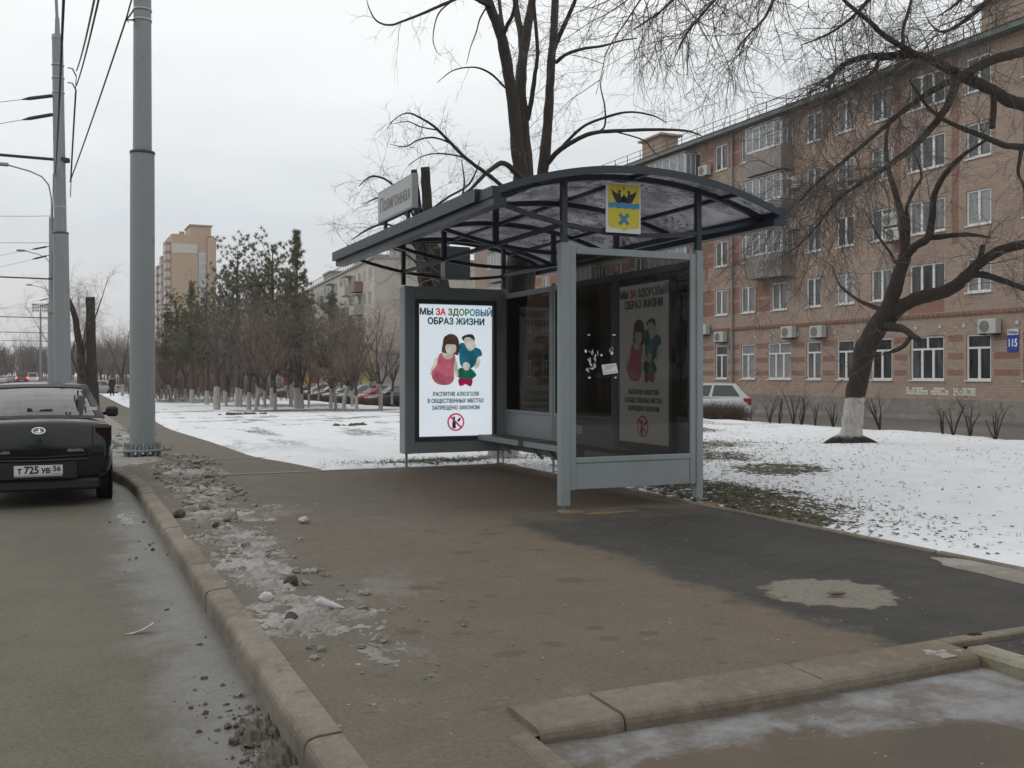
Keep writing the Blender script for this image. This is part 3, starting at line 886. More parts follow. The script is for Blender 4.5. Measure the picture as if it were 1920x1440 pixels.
# turned earth and clods lying on the snow
for k, (px, py, w_, lab) in enumerate(((655, 796, 0.55, 'dark heap of frozen earth on the snow left of the poster cabinet'), (455, 768, 1.0, 'wide scatter of dark earth on the snow before the white-footed trunks'), (1487, 924, 0.16, 'small dark clod standing out on the lawn by the bare grass'), (616, 778, 0.12, 'little dark clod on the snow left of the earth heap'))):
    D_ = (EYE - 0.02) * F / (py - HZ); p_ = at(px, py, D_)
    mb = MB(); r_ = random.Random(k)
    for i in range(14 if w_ > 0.3 else 4):
        s_ = min(0.13, w_ * r_.uniform(0.08, 0.22)); clod(mb, (r_.gauss(0, w_ * 0.4), r_.gauss(0, w_ * 0.3), s_ * 0.15), s_, r_.random() * 30, (1, 1, 0.6), 1, 0.6)
    o = mb.build('earth_heap', M_dclod); o.location = (p_.x, p_.y, lawn_z(p_.x, p_.y)); tag(o, lab, 'earth heap', 'earth heaps on the snow')
M_grass = plain('winter_grass', (0.075, 0.078, 0.032), 0.9, var=0.5, scale=2)
mb = MB()
for cx, cy, rx, ry, n in [(7.15, 10.1, 0.95, 2.4, 1500), (6.9, 12.4, 0.4, 1.4, 350), (5.5, 15.4, 1.4, 0.5, 700), (7.5, 15.6, 1.5, 1.0, 300), (9.6, 13.6, 0.9, 1.6, 160), (11, 14.5, 3, 4, 350)]:
    for i in range(n):
        x = rl.gauss(cx, rx * 0.55); y = rl.gauss(cy, ry * 0.55)
        if lawn_d(x, y) < 0.06: continue
        z = lawn_z(x, y) - 0.005
        for k in range(3):
            a = rl.uniform(0, 6.28); h = rl.uniform(0.02, 0.065); w = 0.003; lx = rl.uniform(-.03, .03); ly = rl.uniform(-.03, .03)
            ox, oy = rl.uniform(-.02, .02), rl.uniform(-.02, .02)
            mb.add([(x + ox - w * math.cos(a), y + oy - w * math.sin(a), z), (x + ox + w * math.cos(a), y + oy + w * math.sin(a), z), (x + ox + lx, y + oy + ly, z + h)], [(0, 1, 2)])
tag(mb.build('grass', M_grass), kind='stuff')

# ------------------------------------------------------------------ bus shelter
M_grey = plain('grey_enamel', (0.225, 0.255, 0.268), 0.45, var=0.05, scale=3, dirt=(0.16, 0.155, 0.14), dirt_amt=0.35)
M_navy = plain('navy_paint', (0.017, 0.024, 0.040), 0.45, var=0.15, scale=5, dirt=(0.06, 0.058, 0.055), dirt_amt=0.35)
M_dgrey = plain('dark_grey_frame', (0.055, 0.060, 0.060), 0.4, var=0.1)
M_galv = plain('galvanised_steel', (0.235, 0.265, 0.275), 0.5, 0.25, var=0.10, scale=2.5, dirt=(0.17, 0.18, 0.185), dirt_amt=0.5)
M_bench = plain('brown_bench_board', (0.10, 0.062, 0.045), 0.55, var=0.25, scale=12)
M_smoke = glassy('smoked_glass', (0.47, 0.46, 0.445), refl=0.045, rough=0.02, dirt=0.03, dirt_col=(0.12, 0.115, 0.10))
M_smoke2 = glassy('smoked_glass_wall', (0.31, 0.30, 0.28), refl=0.014, rough=0.03, dirt=0.12, dirt_col=(0.07, 0.065, 0.055))
t = NT('smoky_polycarbonate')
_tr = t.n.new('ShaderNodeBsdfTransparent'); t.put(_tr.inputs[0], (0.60, 0.60, 0.63))
_tl = t.n.new('ShaderNodeBsdfTranslucent'); t.put(_tl.inputs[0], (0.42, 0.42, 0.44))
_m = t.n.new('ShaderNodeMixShader'); t.put(_m.inputs[0], 0.68); t.l.new(_tr.outputs[0], _m.inputs[1]); t.l.new(_tl.outputs[0], _m.inputs[2])
_di = t.n.new('ShaderNodeBsdfDiffuse'); t.put(_di.inputs[0], (0.06, 0.058, 0.055))
_sw = t.noise(2.2, 5, 0.6, dist=2.2)
_st = t.step(0.16, 0.05, t.math('ABSOLUTE', t.math('SUBTRACT', t.math('FRACT', t.math('MULTIPLY', _sw, 7.0)), 0.5)))
_gr = t.math('MULTIPLY', t.step(0.34, 0.5, t.noise(1.1, 4, 0.6, t.map((1, 1, 1), (3, 3, 0)))), t.math('MULTIPLY', _st, 0.9))
_gr = t.math('MAXIMUM', _gr, t.math('MULTIPLY', t.step(0.44, 0.68, t.noise(1.6, 6, 0.7)), 0.42))
_m2 = t.n.new('ShaderNodeMixShader'); t.l.new(_gr, _m2.inputs[0]); t.l.new(_m.outputs[0], _m2.inputs[1]); t.l.new(_di.outputs[0], _m2.inputs[2])
_gl = t.n.new('ShaderNodeBsdfGlossy'); _gl.inputs['Roughness'].default_value = 0.15
_m3 = t.n.new('ShaderNodeMixShader'); t.put(_m3.inputs[0], 0.04); t.l.new(_m2.outputs[0], _m3.inputs[1]); t.l.new(_gl.outputs[0], _m3.inputs[2])
t.l.new(_m3.outputs[0], t.out.inputs['Surface'])
M_poly = t.mat
M_white = plain('white_board', (0.62, 0.63, 0.62), 0.5, var=0.06)
M_black = plain('black_print', (0.02, 0.02, 0.022), 0.6)

W0, W1 = 4.77, 6.44            # street side and lawn side posts
Y0, YB = 9.30, 1.79            # first frame, bay length
FR = [Y0 + YB * i for i in range(4)]
WC = (W0 + W1) / 2
HALF = 1.72; ZE = 3.24; SAG = 0.33
RAD = (HALF ** 2 + SAG ** 2) / (2 * SAG)
def zroof(w):
    return ZE + SAG - RAD + math.sqrt(RAD ** 2 - (w - WC) ** 2)
def zlow(w):
    q = (w - WC) / HALF
    return 2.93 + 0.28 * q * q

sh = empty('bus_shelter', (0, 0, 0), 0, 'grey and navy bus shelter with curved smoky roof and lit poster panel', 'bus shelter')

# roof skin: four curved sheets, ends overhang
M_trim = plain('roof_edge_alloy', (0.030, 0.036, 0.046), 0.45, 0.0, var=0.1)
ROOF0, ROOF1 = Y0 - 0.30, FR[3] + 0.42
cuts = [ROOF0] + [FR[1], FR[2]] + [ROOF1]
for i in range(3):
    mb = MB()
    ws = frange(WC - HALF + 0.02, WC + HALF - 0.02, 28)
    y0, y1 = cuts[i] + 0.004, cuts[i + 1] - 0.004
    vv = [(w, y, zroof(w) + dz) for dz in (0.0, 0.012) for y in (y0, y1) for w in ws]
    n = len(ws); ff = []
    for k in range(n - 1):
        ff.append((k, k + n, k + n + 1, k + 1)); ff.append((2 * n + k, 2 * n + k + 1, 3 * n + k + 1, 3 * n + k))
    ff += [(k, k + 1, 2 * n + k + 1, 2 * n + k) for k in range(n - 1)] + [(n + k + 1, n + k, 3 * n + k, 3 * n + k + 1) for k in range(n - 1)]
    mb.add(vv, ff, 0, True)
    mb.build('roof_panel', M_poly, sh)

def arc_bar(mb, zf, w0, w1, y, wd, ht, n=26, off=0.0, mi=0):
    ws = frange(w0, w1, n); vv = []
    for w in ws:
        z = zf(w) + off
        vv += [(w, y - wd / 2, z - ht / 2), (w, y + wd / 2, z - ht / 2), (w, y + wd / 2, z + ht / 2), (w, y - wd / 2, z + ht / 2)]
    ff = []
    for i in range(n):
        for k in range(4):
            a = i * 4 + k; b = i * 4 + (k + 1) % 4
            ff.append((a, a + 4, b + 4, b))
    ff += [(0, 1, 2, 3), tuple(n * 4 + k for k in (3, 2, 1, 0))]
    mb.add(vv, ff, mi)

for i, y in enumerate(FR):
    mb = MB()
    arc_bar(mb, zroof, WC - HALF, WC + HALF, y, 0.06, 0.06, off=-0.036)
    arc_bar(mb, zlow, WC - HALF + 0.03, WC + HALF - 0.03, y, 0.05, 0.045)
    for w in (W0, W1):
        zb = 2.80 if i in (0, 3) else zlow(w)
        mb.box(w - 0.03, w + 0.03, y - 0.0305, y + 0.0305, zb, zroof(w) - 0.05)
    mb.build('arch_truss', M_navy, sh)
# end caps of the roof: slim arched rims
for y in (ROOF0 - 0.012, ROOF1 + 0.012):
    mb = MB(); arc_bar(mb, zroof, WC - HALF, WC + HALF, y, 0.022, 0.075, off=-0.008)
    arc_bar(mb, zroof, WC - HALF + 0.1, WC + HALF - 0.1, y + (0.045 if y < 10 else -0.045), 0.06, 0.010, off=0.022)
    mb.build('roof_rim', M_trim, sh)
# purlins and ties along the street
for w in (WC - 1.14, WC, WC + 1.14):
    mb = MB(); z = zroof(w) - 0.026; mb.box(w - 0.025, w + 0.025, ROOF0 + 0.02, ROOF1 - 0.02, z - 0.024, z + 0.019); mb.build('purlin', M_navy, sh)
for w in (W0, W1):
    mb = MB(); mb.box(w - 0.022, w + 0.022, FR[0] + 0.032, FR[3] - 0.032, zlow(w) - 0.0235, zlow(w) + 0.0235); mb.build('tie_rail', M_navy, sh)
# gutters along both eaves: outer fascia with a lower lip, cut short at the near end
for sgn, w in ((-1, WC - HALF), (1, WC + HALF)):
    mb = MB()
    yb = ROOF0 + 0.34 if sgn < 0 else ROOF0
    a, b = (w - 0.10, w + 0.03) if sgn < 0 else (w - 0.03, w + 0.10)
    mb.box(a, b, yb, ROOF1 + 0.06, ZE - 0.075, ZE + 0.055)
    c, d = (w - 0.045, w + 0.09) if sgn < 0 else (w - 0.09, w + 0.045)
    mb.box(c, d, ROOF0 - 0.02, ROOF1 + 0.05, ZE - 0.155, ZE - 0.0755)
    if sgn < 0:
        mb.box(w - 0.06, w + 0.03, ROOF0 - 0.02, yb - 0.002, ZE - 0.075, ZE + 0.03)
    mb.build('gutter', M_navy, sh)

# posts: grey profiles on thin threaded feet
def post(w, y, wx=0.085, wy=0.085, z0=0.06, z1=2.80, mat=M_grey):
    mb = MB()
    mb.cbox(w - wx / 2, w + wx / 2, y - wy / 2, y + wy / 2, z0, z1, 0.008)
    o = mb.build('post', mat, sh)
    f = MB(); f.tube([(w, y, -0.01), (w, y, z0 + 0.01)], 0.014, 10); f.box(w - 0.05, w + 0.05, y - 0.05, y + 0.05, 0.004, 0.014)
    f.build('foot', M_galv, o)
    return o
post(W0, Y0, 0.11, 0.10); post(W1, Y0, 0.085, 0.09)
for y in FR[1:3]: post(W1, y, 0.06, 0.06, 0.20, 2.74)
post(W1, FR[3], 0.07, 0.08, 0.2)

# near end panel: grey frame, smoked pane, kick plate
pn = MB()
a, b = W0 + 0.056, W1 - 0.044
fz0, fz1, kz = 0.22, 2.765, 0.50
pn.cbox(a, a + 0.075, Y0 - 0.030, Y0 + 0.030, fz0, fz1, 0.006)
pn.cbox(b - 0.075, b, Y0 - 0.030, Y0 + 0.030, fz0, fz1, 0.006)
pn.cbox(a + 0.075, b - 0.075, Y0 - 0.028, Y0 + 0.028, fz1 - 0.075, fz1, 0.006)
pn.cbox(a + 0.075, b - 0.075, Y0 - 0.028, Y0 + 0.028, kz, kz + 0.06, 0.006)
side = pn.build('end_panel', M_grey, sh)
mb = MB(); mb.box(a + 0.07, b - 0.07, Y0 - 0.010, Y0 - 0.004, kz + 0.05, fz1 - 0.07); mb.build('pane', M_smoke, side)
mb = MB(); mb.cbox(a + 0.076, b - 0.076, Y0 - 0.020, Y0 + 0.02, fz0 + 0.005, kz - 0.002, 0.004); mb.build('kick_plate', M_grey, side)
# remains of bills on the pane
M_flyer = plain('flyer_paper', (0.62, 0.63, 0.66), 0.8, var=0.1)
M_ink = plain('flyer_ink', (0.22, 0.23, 0.27), 0.8)
def on_pane(px, py):
    r = (px - 960) / F; y = Y0 - 0.012
    x = y * (r * CT + ST) / (CT - r * ST)
    D = ST * x + CT * y
    return Vector((x, y, EYE - (py - HZ) / F * D))
mb = MB()
P = [on_pane(*q) for q in ((1128, 684), (1155, 681), (1159, 699), (1131, 703))]
c0 = sum(P, Vector()) / 4
mb.add(P + [p + Vector((0, -0.003, 0)) for p in P], [(4, 5, 6, 7), (0, 1, 5, 4), (1, 2, 6, 5), (2, 3, 7, 6), (3, 0, 4, 7)][::1], 0)
fl = mb.build('flyer', M_flyer, side)
mb = MB()
for k in range(8):
    t = (k + 0.5) / 8
    q = P[3].lerp(P[2], t); q2 = P[0].lerp(P[1], t)
    s = q.lerp(q2, 0.06); e = q.lerp(q2, 0.30)
    mb.bar(s + Vector((0, -0.004, 0)), e + Vector((0.004, -0.004, 0)), 0.004, 0.001)
for k, (l0, l1) in enumerate(((0.12, 0.9), (0.2, 0.85), (0.1, 0.6))):
    t = 0.85 - k * 0.16
    q = P[3].lerp(P[0], t); q2 = P[2].lerp(P[1], t)
    mb.bar(q.lerp(q2, l0) + Vector((0, -0.004, 0)), q.lerp(q2, l1) + Vector((0, -0.004, 0)), 0.001, 0.006)
mb.build('flyer_print', M_ink, side)
mb = MB()
rs = random.Random(8)
for (px, py, w, h) in ((1104, 628, 5, 2), (1151, 628, 7, 2), (1105, 708, 5, 3), (1154, 708, 4, 3)):
    p = on_pane(px, py); k = 10.4 / F
    mb.box(p.x - w * k / 2, p.x + w * k / 2, p.y - 0.002, p.y, p.z - h * k / 2, p.z + h * k / 2)
for k in range(26):
    px, py = rs.gauss(1110, 4 + (k % 3) * 3), rs.uniform(655, 698)
    p = on_pane(px, py); w, h = rs.uniform(0.004, 0.02), rs.uniform(0.008, 0.04)
    mb.add([(p.x - w, p.y - 0.002, p.z), (p.x, p.y - 0.002, p.z - h), (p.x + w * 0.8, p.y - 0.002, p.z - h * .2), (p.x + w * .1, p.y - 0.002, p.z + h * .8)], [(0, 1, 2, 3)])
for k in range(5):
    p = on_pane(1143 + rs.uniform(-4, 4), 660 + rs.uniform(-5, 5)); w = 0.02
    mb.add([(p.x - w, p.y - 0.002, p.z + .01), (p.x, p.y - 0.002, p.z - .02), (p.x + w, p.y - 0.002, p.z), (p.x + .01, p.y - 0.002, p.z + .03)], [(0, 1, 2, 3)])
mb.build('torn_paper', M_flyer, side)

# back wall: three bays of frame, pane and kick plates
for i in range(3):
    y0, y1 = FR[i] + 0.046, FR[i + 1] - 0.046
    w = W1
    f = MB()
    f.cbox(w - 0.025, w + 0.025, y0, y0 + 0.045, 0.24, 2.70, 0.005)
    f.cbox(w - 0.025, w + 0.025, y1 - 0.045, y1, 0.24, 2.70, 0.005)
    f.cbox(w - 0.024, w + 0.024, y0 + 0.045, y1 - 0.045, 2.62, 2.70, 0.005)
    f.cbox(w - 0.024, w + 0.024, y0 + 0.045, y1 - 0.045, 0.83, 0.88, 0.005)
    wb = f.build('back_bay', M_grey if i else M_grey, sh)
    g = MB(); g.box(w - 0.004, w + 0.004, y0 + 0.04, y1 - 0.04, 0.87, 2.63); g.build('pane', M_smoke2, wb)
    k = MB(); k.cbox(w - 0.015, w + 0.015, y0 + 0.046, y1 - 0.046, 0.25, 0.829, 0.004); k.build('kick_plate', M_grey, wb)
# small notice on the kick plate of the middle bay
mb = MB(); mb.box(W1 - 0.019, W1 - 0.0155, FR[2] - 0.9, FR[2] - 0.55, 0.62, 0.74)
nt = mb.build('notice', M_white, sh)
# bench: three boards on steel brackets
for i in range(3):
    y0, y1 = FR[i] + (0.30 if i == 0 else 0.10), FR[i + 1] - (0.20 if i == 2 else 0.10)
    mb = MB(); mb.cbox(W1 - 0.50, W1 - 0.06, y0, y1, 0.455, 0.487, 0.006)
    bs = mb.build('bench_seat', M_bench, sh)
    mb = MB()
    mb.box(W1 - 0.515, W1 - 0.501, y0 - 0.01, y1 + 0.01, 0.415, 0.492)
    mb.box(W1 - 0.50, W1 - 0.07, y0 - 0.012, y0 - 0.002, 0.415, 0.49); mb.box(W1 - 0.50, W1 - 0.07, y1 + 0.002, y1 + 0.012, 0.415, 0.49)
    for yy in (y0 + 0.15, y1 - 0.2):
        mb.box(W1 - 0.49, W1 - 0.03, yy, yy + 0.05, 0.405, 0.452); mb.bar((W1 - 0.03, yy + .025, 0.2), (W1 - 0.25, yy + .025, 0.41), 0.04)
    mb.build('bench_frame', M_grey, bs)

# ---- poster panel artwork, drawn in a local frame: x right, y up, z towards the reader
WP, HP = 1.18, 2.0
TEAL = (0.012, 0.055, 0.075)
def poster(parent, M, s_white, s_ink, white=(0.80, 0.86, 0.93)):
    t = NT('poster_white')
    pc = t.mix(t.noise(1.3, 3, 0.5), tuple(v * 0.86 for v in white), tuple(min(1, v * 1.06) for v in white))
    t.princ((0.25, 0.25, 0.25), 0.4, **{'Emission Color': pc, 'Emission Strength': s_white})
    E_w = t.mat
    mb = MB(); mb.box(-WP / 2, WP / 2, -HP / 2, HP / 2, -0.006, 0.0, 0, M)
    mb.build('poster', E_w, parent)
    cache = {}
    def ink(c):
        if c not in cache:
            t = NT('poster_ink')
            pc = t.mix(t.step(0.3, 0.7, t.noise(5.5, 4, 0.6)), tuple(v * 0.6 for v in c), tuple(min(1, v * 1.35) for v in c))
            t.princ(tuple(v * 0.3 for v in c), 0.4, **{'Emission Color': pc, 'Emission Strength': s_ink})
            cache[c] = t.mat
        return cache[c]
    def line(body, cols, yy, width, size, bold=0.006):
        """one line of lettering fitted to width; cols gives a colour per letter run"""
        full = text_widths(body, size); k = width / full
        x = -width / 2
        pos = 0
        for run, c in cols:
            if run.strip():
                x0 = text_widths(body[:pos] + 'Н', size) - text_widths('Н', size) if pos else 0.0
                text_mesh('lettering', run, size, ink(c), parent, M @ Matrix.Translation((-width / 2 + x0 * k, yy, 0.002)), bold, 'LEFT', 0.001, k)
            pos += len(run)
    line('МЫ ЗА ЗДОРОВЫЙ', [('МЫ ', TEAL), ('ЗА ', (0.62, 0.03, 0.06)), ('ЗД', (0.06, 0.15, 0.06)), ('ОР', (0.10, 0.26, 0.13)), ('ОВ', (0.04, 0.22, 0.28)), ('ЫЙ', (0.10, 0.22, 0.30))], 0.882, 1.15, 0.135)
    line('ОБРАЗ ЖИЗНИ', [('ОБР', TEAL), ('АЗ ', (0.02, 0.11, 0.07)), ('ЖИЗ', (0.02, 0.10, 0.11)), ('НИ', TEAL)], 0.742, 0.90, 0.135)
    line('РАСПИТИЕ АЛКОГОЛЯ', [('РАСПИТИЕ АЛКОГОЛЯ', TEAL)], -0.365, 0.73, 0.083, 0.003)
    line('В ОБЩЕСТВЕННЫХ МЕСТАХ', [('В ОБЩЕСТВЕННЫХ МЕСТАХ', TEAL)], -0.468, 0.90, 0.083, 0.003)
    line('ЗАПРЕЩЕНО ЗАКОНОМ', [('ЗАПРЕЩЕНО ЗАКОНОМ', TEAL)], -0.572, 0.76, 0.083, 0.003)
    # crossed-out bottle
    def ring(cx, cy, r0, r1, n=40):
        mb = MB(); vv = []
        for k in range(n):
            a = 2 * math.pi * k / n
            for r in (r0, r1): vv.append(M @ Vector((cx + r * math.cos(a), cy + r * math.sin(a), 0.004)))
        mb.add(vv, [(2 * k, 2 * k + 1, (2 * k + 3) % (2 * n), (2 * k + 2) % (2 * n)) for k in range(n)])
        return mb
    cy = -0.79
    mb = ring(-0.0, cy, 0.112, 0.137)
    mb.prism([(-0.095, 0.075), (-0.075, 0.095), (0.095, -0.075), (0.075, -0.095)], M @ Matrix.Translation((0, cy, 0.004)), 0.001)
    mb.build('no_drinking_symbol', ink((0.60, 0.02, 0.09)), parent)
    mb = MB()
    mb.prism([(-0.055, -0.095), (0.0, -0.095), (0.0, 0.0), (-0.012, 0.03), (-0.012, 0.085), (-0.042, 0.085), (-0.042, 0.03), (-0.055, 0.0)], M @ Matrix.Translation((0, cy, 0.001)), 0.002)
    mb.prism([(0.02, 0.02), (0.06, 0.07), (0.085, 0.05), (0.05, 0.0)], M @ Matrix.Translation((0, cy, 0.001)), 0.002)
    mb.build('bottle_symbol', ink((0.01, 0.012, 0.05)), parent)
    # plasticine family: rounded flat shapes in layers
    def blob(pts, n=5):
        """closed smooth outline through the points"""
        out = []; m = len(pts)
        for i in range(m):
            p0, p1, p2, p3 = (Vector(pts[(i + k) % m]) for k in (-1, 0, 1, 2))
            for j in range(n):
                t = j / n
                out.append(tuple(0.5 * ((2 * p1) + (-p0 + p2) * t + (2 * p0 - 5 * p1 + 4 * p2 - p3) * t * t + (-p0 + 3 * p1 - 3 * p2 + p3) * t ** 3)))
        return out
    def px(l):   # outline read in a 0..1 poster frame with y down
        return [((x - 0.5) * WP, (0.5 - y) * HP) for x, y in l]
    def shape(name, layers):
        mb = MB(); mats = []
        for k, (l, c) in enumerate(layers):
            mats.append(ink(c)); mb.prism(blob(px(l)), M @ Matrix.Translation((0, 0, 0.001 + 0.0022 * k)), 0.002, k)
        mb.build(name, mats, parent)
    SK = (0.60, 0.57, 0.50)
    shape('woman_figure', [
        ([(0.24, 0.40), (0.17, 0.48), (0.15, 0.525), (0.19, 0.53), (0.26, 0.46)], SK),
        ([(0.49, 0.40), (0.53, 0.48), (0.54, 0.53), (0.50, 0.55), (0.47, 0.47)], SK),
        ([(0.29, 0.37), (0.48, 0.38), (0.47, 0.48), (0.475, 0.56), (0.42, 0.605), (0.30, 0.61), (0.21, 0.585), (0.17, 0.52), (0.24, 0.46)], (0.48, 0.12, 0.17)),
        ([(0.33, 0.355), (0.45, 0.355), (0.45, 0.40), (0.39, 0.415), (0.33, 0.40)], SK),
        ([(0.34, 0.25), (0.42, 0.222), (0.51, 0.24), (0.545, 0.30), (0.53, 0.38), (0.46, 0.375), (0.38, 0.37), (0.31, 0.36), (0.32, 0.30)], (0.075, 0.045, 0.028)),
        ([(0.36, 0.31), (0.43, 0.30), (0.50, 0.31), (0.49, 0.36), (0.43, 0.375), (0.37, 0.36)], SK)])
    shape('man_figure', [
        ([(0.80, 0.38), (0.84, 0.43), (0.80, 0.48), (0.76, 0.48), (0.76, 0.40)], SK),
        ([(0.55, 0.30), (0.64, 0.295), (0.76, 0.32), (0.84, 0.34), (0.86, 0.385), (0.80, 0.40), (0.76, 0.46), (0.68, 0.49), (0.58, 0.47), (0.55, 0.42)], (0.016, 0.14, 0.20)),
        ([(0.58, 0.25), (0.65, 0.225), (0.73, 0.225), (0.76, 0.26), (0.73, 0.31), (0.64, 0.29)], (0.03, 0.045, 0.045)),
        ([(0.61, 0.26), (0.68, 0.245), (0.745, 0.27), (0.77, 0.32), (0.69, 0.35), (0.64, 0.32)], SK)])
    shape('child_figure', [
        ([(0.55, 0.56), (0.72, 0.56), (0.71, 0.62), (0.65, 0.61), (0.63, 0.605), (0.60, 0.615), (0.55, 0.615)], (0.30, 0.008, 0.07)),
        ([(0.57, 0.48), (0.70, 0.485), (0.78, 0.53), (0.75, 0.555), (0.71, 0.565), (0.58, 0.56), (0.53, 0.55), (0.52, 0.51)], (0.01, 0.12, 0.07)),
        ([(0.60, 0.45), (0.645, 0.435), (0.69, 0.455), (0.68, 0.49), (0.64, 0.50), (0.60, 0.485)], SK)])

# far end: back-lit poster cabinet
lx0, lx1 = W0 - 0.02, W1 + 0.03
ly0, ly1 = FR[3] - 0.13, FR[3] + 0.13
mb = MB()
mb.cbox(lx0, lx0 + 0.17, ly0, ly1, 0.22, 2.775, 0.012)
mb.cbox(lx1 - 0.20, lx1, ly0, ly1, 0.22, 2.775, 0.012)
mb.cbox(lx0 + 0.17, lx1 - 0.20, ly0 + 0.004, ly1 - 0.004, 2.58, 2.772, 0.008)
mb.cbox(lx0 + 0.17, lx1 - 0.20, ly0 + 0.004, ly1 - 0.004, 0.223, 0.40, 0.008)
mb.box(lx0 + 0.17, lx1 - 0.20, ly0 + 0.10, ly1 - 0.01, 0.40, 2.58)
lb = mb.build('lightbox', M_grey, sh)
ca, cb = lx0 + 0.172, lx1 - 0.202
mb = MB()
for (x0, x1, z0, z1) in ((ca, ca + 0.06, 0.402, 2.578), (cb - 0.06, cb, 0.402, 2.578), (ca + 0.06, cb - 0.06, 2.515, 2.578), (ca + 0.06, cb - 0.06, 0.402, 0.47)):
    mb.cbox(x0, x1, ly0 - 0.006, ly0 + 0.03, z0, z1, 0.004)
mb.build('lightbox_door', M_dgrey, lb)
cx = (ca + cb) / 2
PW = cb - ca - 0.12; PH = 2.515 - 0.47
Mp = Matrix.Translation((cx, ly0 + 0.045, (2.515 + 0.47) / 2)) @ Matrix.Rotation(R(90), 4, 'X') @ Matrix.Diagonal((PW / WP * 0.995, PH / HP * 0.995, 1, 1))
poster(lb, Mp, 0.78, 0.7)
mb = MB(); mb.box(ca + 0.05, cb - 0.05, ly0 + 0.020, ly0 + 0.024, 0.46, 2.52)
mb.build('pane', glassy('clear_pane', (0.97, 0.98, 0.98), refl=0.06), lb)
for x in (W0 + 0.05, W1 - 0.09):
    mb = MB(); mb.tube([(x, FR[3], -0.01), (x, FR[3], 0.23)], 0.02, 10); mb.box(x - 0.06, x + 0.06, FR[3] - .06, FR[3] + .06, 0.003, 0.013)
    mb.build('foot', M_galv, sh)
# second lit poster on the back wall of the first bay
pb0, pb1 = FR[0] + 0.42, FR[0] + 1.52
mb = MB()
mb.box(W1 - 0.105, W1 - 0.03, pb0 - 0.05, pb1 + 0.05, 0.52, 2.55)
lb2 = mb.build('poster_case', M_dgrey, sh)
Mp2 = Matrix.Translation((W1 - 0.112, (pb0 + pb1) / 2, 1.56)) @ Matrix.Rotation(R(-90), 4, 'Z') @ Matrix.Rotation(R(90), 4, 'X') @ Matrix.Diagonal(((pb1 - pb0) / WP, 1.90 / HP, 1, 1))
poster(lb2, Mp2, 0.19, 0.19, (0.80, 0.80, 0.76))

# stop name board on the street-side eave
sy0, sy1 = 11.42, 12.86
mb = MB(); sx = WC - HALF - 0.02
mb.cbox(sx - 0.035, sx + 0.035, sy0, sy1, 3.42, 3.84, 0.006)
sg = mb.build('stop_name_sign', M_galv, sh)
mb = MB(); mb.box(sx - 0.039, sx - 0.0352, sy0 + 0.025, sy1 - 0.025, 3.445, 3.815); mb.build('sign_face', plain('sign_face_grey', (0.40, 0.41, 0.42), 0.5, var=0.05), sg)
for yy in (sy0 + 0.25, sy1 - 0.25):
    mb = MB(); mb.box(sx - 0.02, sx + 0.02, yy, yy + 0.04, 3.295, 3.42)
    mb.build('bracket', M_navy, sg)
Ms = Matrix.Translation((sx - 0.0415, (sy0 + sy1) / 2, 3.625)) @ Matrix.Rotation(R(-90), 4, 'Z') @ Matrix.Rotation(R(90), 4, 'X')
M_sink = plain('sign_ink', (0.15, 0.15, 0.16), 0.6)
SZ, SX = 0.25, 0.86
full_ = text_widths('Полигонная', SZ)
def adv(pre): return (text_widths(pre + 'П', SZ) - text_widths('П', SZ)) * SX - full_ * SX / 2
Ml = lambda dx, k=1.0: Ms @ Matrix.Translation((dx, 0.0, 0))
zb_ = -0.33 * SZ                                   # baseline of the vertically centred line
text_mesh('lettering', 'Полиго', SZ, M_sink, sg, Ml(adv('')), 0.0, 'LEFT', 0.001, SX)
for pre in ('Полиго', 'Полигон'):
    x_ = adv(pre) + 0.075 * SZ * SX; w_ = 0.434 * SZ * SX; st_ = 0.088 * SZ * SX; h_ = 0.542 * SZ
    mb = MB()
    Mh = Ms @ Matrix.Translation((x_, zb_, -0.001))
    mb.prism([(0, 0), (st_, 0), (st_, h_ * 0.44), (w_ - st_, h_ * 0.44), (w_ - st_, 0), (w_, 0), (w_, h_), (w_ - st_, h_), (w_ - st_, h_ * 0.585), (st_, h_ * 0.585), (st_, h_), (0, h_)], Mh, 0.002)
    mb.build('lettering', M_sink, sg)
text_mesh('lettering', 'а', SZ, M_sink, sg, Ml(adv('Полигонн')) @ Matrix.Translation((0, 0, 0)), 0.0, 'LEFT', 0.001, SX)
text_mesh('lettering', 'R', SZ * 0.745, M_sink, sg, Ml(adv('Полигонна') + 0.50 * SZ * SX) @ Matrix.Translation((0, -0.09 * SZ, 0)) @ Matrix.Diagonal((-1, 1, 1, 1)), 0.0, 'LEFT', 0.001, SX)

# control box hanging in the far truss
mb = MB(); mb.cbox(5.36, 5.78, FR[3] - 0.24, FR[3] - 0.04, 2.90, 3.40, 0.01); cbx = mb.build('control_box', M_grey, sh)

